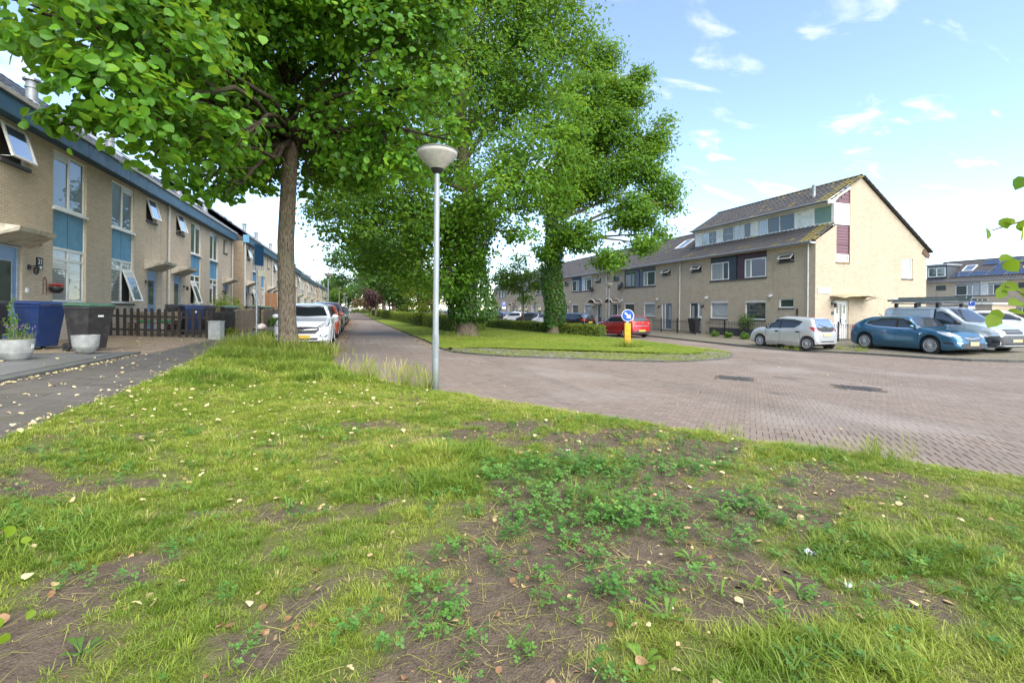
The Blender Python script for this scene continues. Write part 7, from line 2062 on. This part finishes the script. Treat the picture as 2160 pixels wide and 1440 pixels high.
# ================================================================== GRASS, WEEDS, LITTER
def proto_coll(name): return bpy.data.collections.new(name)
def proto_mesh(coll, name, V, F_, mat, attr=None):
    me = bpy.data.meshes.new(name); me.from_pydata([tuple(v) for v in V], [], [tuple(f) for f in F_]); me.materials.append(mat)
    if attr is not None:
        a = me.attributes.new('tip', 'FLOAT', 'POINT'); a.data.foreach_set('value', np.asarray(attr, np.float32))
    o = bpy.data.objects.new(name, me); coll.objects.link(o); return o
def tuft(rg, nb, h, spread, w, lean=.5):
    V, F_, T = [], [], []
    for _ in range(nb):
        a = rg.random()*6.283; r = spread*math.sqrt(rg.random()); bx, by = r*math.cos(a), r*math.sin(a)
        hh = h*(.45+.75*rg.random()); d = a+rg.normal()*.8; ln = lean*(.3+rg.random())*hh; ww = w*(.6+.7*rg.random())
        px_, py_ = -math.sin(d)*ww/2, math.cos(d)*ww/2; b = len(V)
        for t in (0, .4, .75, 1.0):
            q = t*t; cx, cy, cz = bx+math.cos(d)*ln*q, by+math.sin(d)*ln*q, hh*t*(1-.28*q*lean)
            k = (1-t**1.6) if t < 1 else 0
            if t < 1: V += [(cx-px_*k, cy-py_*k, cz), (cx+px_*k, cy+py_*k, cz)]; T += [t, t]
            else: V.append((cx, cy, cz)); T.append(1)
        F_ += [(b,b+1,b+3,b+2),(b+2,b+3,b+5,b+4),(b+4,b+5,b+6)]
    return V, F_, T
def grass_mat(name, base, mid, dry):
    t = NT(name)
    tint = t.new('ShaderNodeAttribute', attribute_name='tint', attribute_type='INSTANCER').outputs['Fac']
    tip = t.new('ShaderNodeAttribute', attribute_name='tip').outputs['Fac']
    c = t.ramp(tint, [(0.0, base), (.55, mid), (1.0, dry)])
    c = t.mix(t.mapr(tip, 0, 1, 0, .32), c, (.30,.36,.05))
    t.set(color=c, rough=.5, spec=.35)
    tr = t.new('ShaderNodeBsdfTranslucent'); t.link(c, tr.inputs['Color'])
    mx = t.new('ShaderNodeMixShader'); mx.inputs[0].default_value = .35
    t.link(t.bsdf.outputs[0], mx.inputs[1]); t.link(tr.outputs[0], mx.inputs[2]); t.link(mx.outputs[0], t.out.inputs['Surface'])
    MATS[name] = t.m; return t.m
M_GRASS = grass_mat('grass_blade', (.105,.20,.018), (.275,.335,.04), (.50,.42,.17))
M_CLOVER = grass_mat('clover_leaf', (.05,.16,.028), (.095,.235,.045), (.17,.31,.05))
M_WEED = grass_mat('weed_leaf', (.05,.13,.02), (.10,.22,.025), (.2,.3,.04))
def litter_mat(name, a, b, c_):
    t = NT(name)
    tint = t.new('ShaderNodeAttribute', attribute_name='tint', attribute_type='INSTANCER').outputs['Fac']
    c = t.ramp(tint, [(0.0, a), (.5, b), (1.0, c_)]); n = t.noise(t.obj(), 40, 3)
    t.set(color=t.mix(t.mapr(n, .3, .7, 0, .3), c, (.2,.12,.05)), rough=.75, spec=.3); MATS[name] = t.m; return t.m
M_FALLEN = litter_mat('fallen_leaf', (.20,.10,.055), (.46,.35,.17), (.54,.47,.26))
def scatter(name, label, pts, rot, scl, idx, tint, coll, cat=None):
    """points carry position, rotation, scale, kind and tint; the small plants are instanced on them"""
    n = len(pts); me = bpy.data.meshes.new(name); me.vertices.add(n); me.vertices.foreach_set('co', np.asarray(pts, np.float32).ravel())
    a = me.attributes.new('rot', 'FLOAT_VECTOR', 'POINT'); a.data.foreach_set('vector', np.asarray(rot, np.float32).ravel())
    a = me.attributes.new('scl', 'FLOAT_VECTOR', 'POINT'); s3 = np.asarray(scl, np.float32); s3 = np.repeat(s3[:,None], 3, 1) if s3.ndim == 1 else s3; a.data.foreach_set('vector', s3.ravel())
    a = me.attributes.new('idx', 'INT', 'POINT'); a.data.foreach_set('value', np.asarray(idx, np.int32))
    a = me.attributes.new('tint', 'FLOAT', 'POINT'); a.data.foreach_set('value', np.asarray(tint, np.float32))
    me.update(); o = bpy.data.objects.new(name, me); COL.objects.link(o)
    o['kind'] = 'stuff'; o['label'] = label; o['category'] = cat or name
    g = bpy.data.node_groups.new(name, 'GeometryNodeTree')
    g.interface.new_socket('Geometry', in_out='INPUT', socket_type='NodeSocketGeometry'); g.interface.new_socket('Geometry', in_out='OUTPUT', socket_type='NodeSocketGeometry')
    gi, go = g.nodes.new('NodeGroupInput'), g.nodes.new('NodeGroupOutput')
    ci = g.nodes.new('GeometryNodeCollectionInfo'); ci.inputs['Collection'].default_value = coll; ci.inputs['Separate Children'].default_value = True; ci.inputs['Reset Children'].default_value = True
    ip = g.nodes.new('GeometryNodeInstanceOnPoints')
    def na(nm, dt):
        x = g.nodes.new('GeometryNodeInputNamedAttribute'); x.data_type = dt; x.inputs['Name'].default_value = nm
        return next(s for s in x.outputs if s.enabled and s.name == 'Attribute')
    g.links.new(gi.outputs[0], ip.inputs['Points']); g.links.new(ci.outputs[0], ip.inputs['Instance'])
    ip.inputs['Pick Instance'].default_value = True
    g.links.new(na('idx', 'INT'), ip.inputs['Instance Index']); g.links.new(na('rot', 'FLOAT_VECTOR'), ip.inputs['Rotation']); g.links.new(na('scl', 'FLOAT_VECTOR'), ip.inputs['Scale'])
    g.links.new(ip.outputs[0], go.inputs[0])
    md = o.modifiers.new('scatter', 'NODES'); md.node_group = g
    return o
rg = np.random.default_rng(77)
# --- short grass of the verge
gc = proto_coll('grass_tufts')
for k in range(6):
    proto_mesh(gc, 'grass_%02d' % k, *tuft(rg, 13, .075, .035, .0042, .75)[:2], M_GRASS, None)
for o in list(gc.objects):
    pass
def fill(coll):
    for o in list(coll.objects): bpy.data.objects.remove(o, do_unlink=True)
fill(gc)
for k in range(6):
    V, F_, T = tuft(rg, 14, .040, .038, .0040, 1.15); proto_mesh(gc, 'grass_%02d' % k, V, F_, M_GRASS, T)
for k in range(3):
    V, F_, T = tuft(rg, 20, .088, .038, .0048, 1.1); proto_mesh(gc, 'grass_%02d' % (6+k), V, F_, M_GRASS, T)
def inview(x, y, m=1.12): 
    Z = cam_depth(x, y); return (Z > 1.2) & (np.abs(cam_side(x, y)) < m*Z+.25)
def cand(n, x0, x1, y0, y1, poly): 
    x = rg.uniform(x0, x1, n); y = rg.uniform(y0, y1, n); k = inside(poly, x, y) & inview(x, y); return x[k], y[k]
allp = []
for (n, ya, yb, xa, xb, sc) in ((125000,-1.5,4.2,-3.6,6.2,.85),(75000,4.2,8.5,-3.2,5.0,1.1),(46000,8.5,24,-3.6,1.5,1.75)):
    x, y = cand(n, xa, xb, ya, yb, VERGE)
    b = verge_bare(x, y); l = LUSH(x, y); c = CLOVER(x, y)
    patch = fbm(x, y, .22, 33, 2)
    p = np.clip(1.0-1.5*b+.5*l-.5*c, .04, 1)*np.clip(-.15+1.9*patch, .05, 1)
    k = rg.random(len(x)) < p; x, y, b, l = x[k], y[k], b[k], l[k]
    n1 = fbm(x, y, .8, 12); n2 = vnoise(x, y, .18, 14)
    tint = np.clip(.40+1.0*(n1-.5)+.35*(n2-.5)+.30*b-.45*l+.12*rg.normal(size=len(x)), 0, 1)
    tint[rg.random(len(x)) < .025] = .95
    big = (rg.random(len(x)) < np.clip(.03+.55*l, 0, .6))
    idx = np.where(big, rg.integers(6, 9, len(x)), rg.integers(0, 6, len(x)))
    s = sc*(.55+.7*rg.random(len(x)))*(1+.45*l)*(1-.30*b)
    allp.append((x, y, verge_z(x, y)-.004, idx, s, tint))
X, Y, Z, I, S, T = [np.concatenate([a[i] for a in allp]) for i in range(6)]
n = len(X)
scatter('grass', 'short patchy green grass of the foreground verge', np.stack([X,Y,Z],1), np.stack([rg.normal(0,.12,n), rg.normal(0,.12,n), rg.uniform(0,6.28,n)],1), S, I, T, gc)
# --- dry straw and crumbs lying on the bare soil
sc_c = proto_coll('straw')
for k in range(5):
    V, F_, T_ = tuft(rg, 9, .05, .07, .0032, 3.2); V = [(x, y, abs(z)*.22+.002) for x, y, z in V]; proto_mesh(sc_c, 'straw_%02d' % k, V, F_, M_GRASS, T_)
x, y = cand(26000, -3, 5.5, 1.2, 7.5, VERGE); b = verge_bare(x, y); k = rg.random(len(x)) < .03+.12*b; x, y = x[k], y[k]; n = len(x)
scatter('straw', 'dry straw lying on the bare soil of the verge', np.stack([x,y,verge_z(x,y)+.001],1), np.stack([rg.normal(0,.1,n), rg.normal(0,.1,n), rg.uniform(0,6.28,n)],1), .6+.8*rg.random(n), rg.integers(0,5,n), np.clip(.85+.2*rg.normal(size=n),0,1), sc_c)
# --- tall seeding grass round the tree foot, the lamp and along the kerb
tc = proto_coll('tall_grass')
for k in range(4):
    V, F_, T_ = tuft(rg, 20, .42, .07, .0065, .75); proto_mesh(tc, 'tall_%02d' % k, V, F_, M_GRASS, T_)
def stalk(rg):
    V, F_, T = [], [], []
    for _ in range(5):
        a = rg.random()*6.28; bx, by = .04*math.cos(a), .04*math.sin(a); h = .42*(.7+.5*rg.random()); lx, ly = .10*math.cos(a), .10*math.sin(a)
        for t0, t1, w0, w1 in ((0,.55,.0028,.0022),(.55,.8,.0022,.006),(.8,1.0,.007,.001)):
            b = len(V); 
            for t, w in ((t0,w0),(t1,w1)): V += [(bx+lx*t*t-w, by+ly*t*t, h*t), (bx+lx*t*t+w, by+ly*t*t, h*t)]; T += [.7+.3*t]*2
            F_.append((b,b+1,b+3,b+2))
    return V, F_, T
for k in range(2):
    V, F_, T_ = stalk(rg); proto_mesh(tc, 'tall_%02d' % (4+k), V, F_, M_GRASS, T_)
pts = []
for (cx, cy, rx, ry, n_, st, sc) in ((-1.9,14.6,1.1,.65,230,.15,1.0),(-2.6,15.2,.6,1.0,150,.1,1.0),(-.9,14.9,.4,.4,60,.3,.8),(-2.2,12.6,.9,.7,170,.1,.62),(-1.1,10.6,.55,.35,110,0,.62),(-1.3,13.2,.6,.8,120,.15,.7),(-2.9,18.0,.25,3.0,120,.15,.9),(1.2,8.25,.16,.16,30,.35,.7),(.9,8.55,.35,.16,40,.75,.9),(.2,9.6,.45,.28,50,.7,.9),(4.9,3.35,.35,.2,30,.3,.6),(4.0,4.4,.25,.15,14,.4,.5),(1.55,2.95,.25,.2,16,0,.5),(10.4,16.5,.42,.3,80,.05,1.0),(5.3,23.6,1.2,.8,90,.1,.7),(-1.2,15.6,.9,.2,60,.2,.8),(12.6,26.3,1.6,.3,40,0,.6),(18.6,16.2,.3,.5,30,.1,.5),(20.3,14.8,.25,.8,50,.1,.6),(19.3,18.2,.3,.6,30,.1,.5)):
    x = cx+rx*rg.normal(size=n_)*.6; y = cy+ry*rg.normal(size=n_)*.6
    z = np.where(inside(VERGE, x, y), verge_z(x, y), np.where(inside(ISL_OUT, x, y), isl_z(x, y), np.interp(x, GX, GZ)+np.where(x > 18, .075, .0)))-.01
    i_ = np.where(rg.random(n_) < st, rg.integers(4, 6, n_), rg.integers(0, 4, n_)); tt = np.clip(.38+.25*rg.normal(size=n_)+.3*(i_ >= 4), 0, 1)
    pts.append((x, y, z, i_, sc*(.55+.6*rg.random(n_)), tt))
X, Y, Z, I, S, T = [np.concatenate([a[i] for a in pts]) for i in range(6)]; n = len(X)
scatter('tall_grass', 'long seeding grass round the tree foot, lamp post and bollard', np.stack([X,Y,Z],1), np.stack([rg.normal(0,.1,n), rg.normal(0,.1,n), rg.uniform(0,6.28,n)],1), S, I, T, tc, 'grass')
# --- grass of the island and of the gaps in its cobbles
n_ = 60000; x = rg.uniform(2.5,15,n_); y = rg.uniform(12,36,n_)
lawn = inside(ISL_LAWN, x, y); apr = inside(APRON, x, y)
k = (lawn & (rg.random(n_) < .62)) | (apr & (vnoise(x, y, .9, 8) < .47) & (rg.random(n_) < .5)); x, y = x[k], y[k]
z = np.where(inside(ISL_LAWN, x, y), isl_z(x, y), ap_z(x, y))-.006; n = len(x)
scatter('island_grass', 'mown grass of the island with worn edges', np.stack([x,y,z],1), np.stack([np.zeros(n), np.zeros(n), rg.uniform(0,6.28,n)],1), 1.05+.7*rg.random(n), rg.integers(0,6,n), np.clip(.42+.7*(fbm(x,y,1.6,4)-.5)+.14*rg.normal(size=n),0,1), gc, 'grass')
# --- clover
cc_ = proto_coll('clover_plants')
def clover(rg, nl, h, sp, ls):
    V, F_, T = [], [], []
    for _ in range(nl):
        a = rg.random()*6.283; r = sp*math.sqrt(rg.random()); c = np.array([r*math.cos(a), r*math.sin(a), h*(.45+.6*rg.random())]); b = len(V)
        V += [(c[0]*.5-.001,c[1]*.5,0),(c[0]*.5+.001,c[1]*.5,0),(c[0],c[1],c[2])]; T += [0,0,0]; F_.append((b,b+1,b+2))
        a0 = rg.random()*6.283; tl = rg.normal(0,.25,2)
        for q in range(3):
            an = a0+q*2.094; b = len(V); s = ls*(.7+.5*rg.random())
            for u, v in ((0,0),(.55,.42),(1,.22),(1,-.22),(.55,-.42)):
                X_, Y_ = (u*math.cos(an)-v*math.sin(an))*s, (u*math.sin(an)+v*math.cos(an))*s
                V.append((c[0]+X_, c[1]+Y_, c[2]+.10*u*s+X_*tl[0]+Y_*tl[1])); T.append(.35*u)
            F_.append((b,b+1,b+2,b+3,b+4))
    return V, F_, T
for k in range(4):
    V, F_, T_ = clover(rg, 9, .085, .06, .017); proto_mesh(cc_, 'clover_%02d' % k, V, F_, M_CLOVER, T_)
x, y = cand(60000, -2.5, 4.5, 1.2, 5.5, VERGE); c = CLOVER(x, y)
p = np.clip((c+.5*(fbm(x, y, .35, 21)-.5)-.28)*1.5, 0, 1)*.11+.02*(fbm(x, y, .5, 22) > .50)
k = rg.random(len(x)) < p; x, y, c = x[k], y[k], c[k]; n = len(x)
scatter('clover', 'dark green clover patches in the worn verge', np.stack([x,y,verge_z(x,y)-.004],1), np.stack([rg.normal(0,.1,n), rg.normal(0,.1,n), rg.uniform(0,6.28,n)],1), (.65+.7*rg.random(n))*(.8+.4*c), rg.integers(0,4,n), np.clip(.4+.25*rg.normal(size=n),0,1), cc_)
# --- broad-leaved weeds (rosettes)
wc = proto_coll('weed_rosettes')
def rosette(rg, nl, L, w, lift):
    V, F_, T = [], [], []
    for q in range(nl):
        an = 6.283*q/nl+rg.normal()*.25; l = L*(.6+.6*rg.random()); ww = w*(.7+.5*rg.random()); lf = lift*(.5+rg.random()); b = len(V)
        for t, k in ((0,.12),(.25,.35),(.5,.8),(.72,1.0),(.9,.6),(1.0,0)):
            cx, cz = l*t*(1-.15*t), lf*l*(math.sin(1.9*t)); hw = ww*k*(1+.22*math.sin(t*22))
            for s_ in ((-1,1) if k > 0 else (0,)):
                X_, Y_ = cx, s_*hw/2; V.append((X_*math.cos(an)-Y_*math.sin(an), X_*math.sin(an)+Y_*math.cos(an), cz+.004+abs(s_)*hw*.12)); T.append(.5*t)
        F_ += [(b+2*i, b+2*i+1, b+2*i+3, b+2*i+2) for i in range(4)]+[(b+8,b+9,b+10)]
    return V, F_, T
for k in range(4):
    V, F_, T_ = rosette(rg, 7+k, .11+.015*k, .030+.004*(k % 2), .35+.2*(k % 3)); proto_mesh(wc, 'weed_%02d' % k, V, F_, M_WEED, T_)
x, y = cand(2600, -2.6, 5.0, 1.2, 7.5, VERGE); p = np.where(x > .6, .07, .02)+.05*(BARE(x, y) > .3); k = rg.random(len(x)) < p; x, y = x[k], y[k]
hx = np.array([1.45,1.75,1.15,2.05,1.85,.9,2.35,1.6,.52,.62,1.05,1.95,2.7,-.95,-.35,2.15,1.3,1.55,3.0,2.4]); hy = np.array([1.95,2.15,2.45,1.75,2.4,4.3,2.6,1.35,3.2,4.6,1.55,2.05,2.0,2.15,2.7,1.5,1.75,4.1,2.9,3.6])
x = np.concatenate([x, hx]); y = np.concatenate([y, hy]); n = len(x); s = .3+.4*rg.random(n); s[-len(hx):] = .5+.4*rg.random(len(hx))
scatter('weeds', 'dandelion and plantain rosettes among the foreground grass', np.stack([x,y,verge_z(x,y)],1), np.stack([rg.normal(0,.1,n), rg.normal(0,.1,n), rg.uniform(0,6.28,n)],1), s, rg.integers(0,4,n), np.clip(.4+.28*rg.normal(size=n),0,1), wc)
# --- fallen leaves
fc_ = proto_coll('fallen_leaf_shapes')
def curled(rg, round_):
    V0, F0 = T_LIND if round_ else T_OAK; V = []
    cu = rg.normal(0,.45); cv = rg.normal(0,.5)
    for a, b, c_ in V0: V.append(((a-.5), b*(1 if round_ else .7), c_*.6+cu*(a-.5)**2+cv*b*b+.03))
    return V, F0
for k in range(6):
    V, F_ = curled(rg, k < 4); proto_mesh(fc_, 'fallen_%02d' % k, V, F_, M_FALLEN)
P = []
def add_leaves(x, y, z, smin, smax, dry): P.append((x, y, z, smin+(smax-smin)*rg.random(len(x))**1.6, np.clip(dry+.28*rg.normal(size=len(x)), 0, 1)))
x, y = cand(1500, -2.9, 5.5, 1.3, 8.5, VERGE); k = rg.random(len(x)) < .34+.25*(BARE(x, y) > .35); x, y = x[k], y[k]; add_leaves(x, y, verge_z(x, y)+.028, .020, .048, .58)
x, y = cand(14000, -2.2, 5.0, 1.3, 6.0, VERGE); k = rg.random(len(x)) < .04+.5*np.clip(BARE(x, y)-.2, 0, 1)*(fbm(x, y, .4, 44) > .48); x, y = x[k], y[k]; add_leaves(x, y, verge_z(x, y)+.006, .010, .042, .08)
x, y = cand(2600, -3.2, .5, 5, 15, VERGE); k = rg.random(len(x)) < .2; x, y = x[k], y[k]; add_leaves(x, y, verge_z(x, y)+.045, .025, .06, .7)
y = rg.uniform(3, 16, 800); x = np.interp(y, [p[1] for p in VERGE_L[:40]], [p[0] for p in VERGE_L[:40]])+rg.normal(0,.10,800); add_leaves(x, y, np.interp(x, GX, GZ)+.045, .015, .05, .8)
y = rg.uniform(4, 12.2, 520); x = -4.37+np.abs(rg.normal(0,.06,520)); add_leaves(x, y, np.interp(x, GX, GZ)+.03, .015, .05, .8)
n_ = 260; x = rg.uniform(-4.4,-2.9,n_); y = rg.uniform(4,24,n_); add_leaves(x, y, np.interp(x, GX, GZ)+.022, .02, .055, .8)
n_ = 150; x = rg.uniform(-7.6,-4.5,n_); y = rg.uniform(8,18,n_); add_leaves(x, y, np.where(y < 12.2, .455, np.interp(x, GX, GZ)+.022), .02, .055, .75)
n_ = 6000; y = rg.uniform(14.5, 60, n_); x = -.55+rg.normal(0,.28,n_)-.4*rg.random(n_); add_leaves(x, y, np.interp(x, GX, GZ)+.012, .02, .06, .12)
n_ = 500; y = rg.uniform(16, 34, n_); x = 2.75-np.abs(rg.normal(0,.13,n_)); add_leaves(x, y, np.interp(x, GX, GZ)+.012, .025, .06, .35)
n_ = 260; x = 5+1.5*rg.normal(size=n_); y = 22.6+.9*rg.normal(size=n_); add_leaves(x, y, isl_z(x, y)+.02, .03, .08, .3)
n_ = 60; x = rg.uniform(0,14,n_); y = rg.uniform(4,14,n_); k = ~inside(VERGE, x, y) & ~inside(ISL_OUT, x, y); x, y = x[k], y[k]; add_leaves(x, y, np.interp(x, GX, GZ)+.012, .02, .05, .6)
X, Y, Z, S, T = [np.concatenate([a[i] for a in P]) for i in range(5)]; n = len(X)
scatter('fallen_leaves', 'pale yellow and brown fallen leaves on verge, sidewalk and kerbs', np.stack([X,Y,Z],1), np.stack([rg.normal(0,.3,n), rg.normal(0,.3,n), rg.uniform(0,6.28,n)],1), S*1.05, rg.integers(0,6,n), T, fc_)

# --- plants in the stone bowl
pp = thing('potted_plant', 'tall leafy green plant with lavender growing in the stone bowl', 'plant', (-5.65,10.62,.78))
mb = MB(); rgp = np.random.default_rng(5); lc, ln = [], []
for k in range(6):
    a = rgp.random()*6.28; h = [.80,.55,.4,.45,.3,.65][k]; b = Vector((.05*math.cos(a)-.03, .05*math.sin(a), 0)); e = b+Vector((.10*math.cos(a), .10*math.sin(a), h)); mb.tube([b, (b+e)/2+Vector((.01,.01,0)), e], [.006,.005,.003], 5)
    for j in range(14):
        t = .2+.8*j/14; q = b.lerp(e, t); lc.append(q); ln.append((math.cos(j*2.4), math.sin(j*2.4), .8))
mb.build('stems', simple('green_stem', (.10,.16,.04), .7), pp)
Pv, Fv, k = leaf_arrays(np.array(lc), np.array(ln), np.full(len(lc), .085), (T_DIAM[0]*np.array([1,.55,1]), T_DIAM[1]), rgp, .0)
np_mesh('foliage', Pv, Fv, L_YNG, {'rnd': np.repeat(rgp.random(len(lc)), k)}, parent=pp)
V, F_, T_ = tuft(rgp, 160, .20, .2, .006, .6); mb = MB(); mb.add(V, F_); mb.v = [(x+.03, y+.05, z) for x, y, z in mb.v]; mb.build('lavender', simple('lavender_stem', (.17,.19,.06), .7, var=.5, scale=30), pp)
mb = MB()
for k in range(30):
    a, r = rgp.random()*6.28, .2*math.sqrt(rgp.random()); c = (.03+r*math.cos(a), .05+r*math.sin(a), .17+.08*rgp.random()); mb.lathe([(.002,0),(.009,.012),(.008,.03),(.002,.045)], c, 5)
mb.build('lavender_flowers', simple('lavender_flower', (.16,.10,.17), .7), pp)

# --- leafy twigs reaching in at the right edge, and at the lower left
def twig(name, label, pts, leaves, mat, size, seed):
    rgt = np.random.default_rng(seed); b = Vector(pts[0]); t = thing(name, label, 'branch', b)
    for line in ([pts] if not isinstance(pts[0][0], (tuple, list)) else pts):
        MB().tube([Vector(p)-b for p in line], [.008-.004*i/(len(line)-1) for i in range(len(line))], 6).build('twig', simple('twig_bark', (.13,.09,.05), .8), t)
    protos = []
    for k in range(4):
        me = bpy.data.meshes.new('leaf'); me.from_pydata([tuple(v) for v in T_LIND[0]], [], [tuple(f) for f in T_LIND[1]]); me.materials.append(mat)
        me.polygons.foreach_set('use_smooth', np.ones(len(T_LIND[1]), bool))
        a = me.attributes.new('rnd', 'FLOAT', 'POINT'); a.data.foreach_set('value', np.full(9, .35+.18*k, np.float32)); protos.append(me)
    for p in leaves:
        q = Vector(p); nn = (CAM-q).normalized()*.75+Vector(rgt.normal(size=3))*.45+Vector((0,0,.2)); nn.normalize(); r = Vector((rgt.normal()*.6, rgt.normal()*.6, -.8)); tt = (r-nn*r.dot(nn)).normalized()
        o = bpy.data.objects.new('leaf', protos[int(rgt.integers(4))]); COL.objects.link(o); o.parent = t
        M4 = Matrix((tt, nn.cross(tt), nn)).transposed().to_4x4() @ Matrix.Scale(size*(.75+.5*rgt.random()), 4); M4.translation = q-b-tt*size*.4; o.matrix_local = M4
    return t
L_BRIGHT = leaf_mat('bright_linden_leaf', (.10,.18,.008), (.19,.28,.012), .5, .5, .25)
twig('leafy_twig', 'bright green linden twig hanging in at the right edge, upper one', [(4.45,1.7,2.12),(4.1,1.8,2.02),(3.95,1.86,1.97),(3.83,1.9,1.93)], [(3.80,1.91,1.915),(3.92,1.87,1.99),(3.89,1.87,1.975),(3.96,1.82,1.965),(3.96,1.82,1.915),(3.90,1.87,1.755),(3.93,1.86,1.715),(4.02,1.83,1.74),(4.02,1.80,2.02),(4.06,1.8,1.98)], L_BRIGHT, .078, 3)
twig('leafy_twig', 'bright green linden twig hanging in at the right edge, lower one', [(4.5,1.7,1.50),(4.2,1.78,1.50),(4.0,1.83,1.53),(3.9,1.87,1.58)], [(3.92,1.87,1.575),(3.88,1.88,1.535),(3.97,1.85,1.475),(3.86,1.89,1.395),(3.83,1.89,1.365),(3.96,1.85,1.415),(4.03,1.82,1.55),(4.05,1.82,1.45),(4.12,1.8,1.53)], L_BRIGHT, .078, 4)
twig('leafy_twig', 'dark leaf tip hanging in at the right edge, topmost', [(3.9,1.5,2.25),(3.62,1.57,2.18),(3.47,1.6,2.13)], [(3.46,1.6,2.125),(3.56,1.58,2.17)], L_OAK, .075, 5)
twig('seedling_shoot', 'yellow-green shoot leaves at the lower left edge of the grass', [(-1.75,2.3,.10),(-1.62,2.5,.28),(-1.52,2.78,.37)], [(-1.54,2.80,.36),(-1.50,2.79,.37),(-1.42,2.75,.33)], L_BRIGHT, .045, 6)
twig('seedling_shoot', 'yellow-green shoot at the lower left corner of the picture', [(-1.6,2.0,.05),(-1.4,2.2,.16),(-1.24,2.35,.17)], [(-1.22,2.39,.17),(-1.25,2.30,.14),(-1.27,2.30,.20)], L_BRIGHT, .045, 7)

# --- scraps of litter in the worn grass
def scrap(label, x, y, s, mat, seed):
    r_ = np.random.default_rng(seed); t = thing('litter_scrap', label, 'litter', (x, y, float(verge_z(np.array([x]), np.array([y]))[0])+.006), r_.random()*6.28)
    mb = MB(); n = 6; V = [((i/(n-1)-.5)*s*.6, (j/(n-1)-.5)*s*.45, abs(r_.normal())*s*.12) for i in range(n) for j in range(n)]
    mb.add(V, [(i*n+j, i*n+j+1, (i+1)*n+j+1, (i+1)*n+j) for i in range(n-1) for j in range(n-1) if r_.random() > .12]); mb.build('crumpled_sheet', mat, t)
M_SCRAP = simple('white_litter', (.66,.67,.68), .35); M_SCRAPG = simple('grey_litter', (.32,.35,.36), .25)
scrap('crumpled white wrapper in the clover', 1.80, 2.75, .07, M_SCRAP, 1)
scrap('grey plastic scrap on bare soil towards the picture edge', 2.45, 2.02, .10, M_SCRAPG, 2)
scrap('silvery crushed lid in the grass near the lower edge', 2.35, 1.72, .07, M_SCRAP, 3)
scrap('small white scrap among the brown leaves beyond the clover', 1.95, 4.15, .06, M_SCRAP, 4)
scrap('bluish scrap at the lower edge left of the lamp line', .12, 1.62, .07, M_SCRAPG, 5)
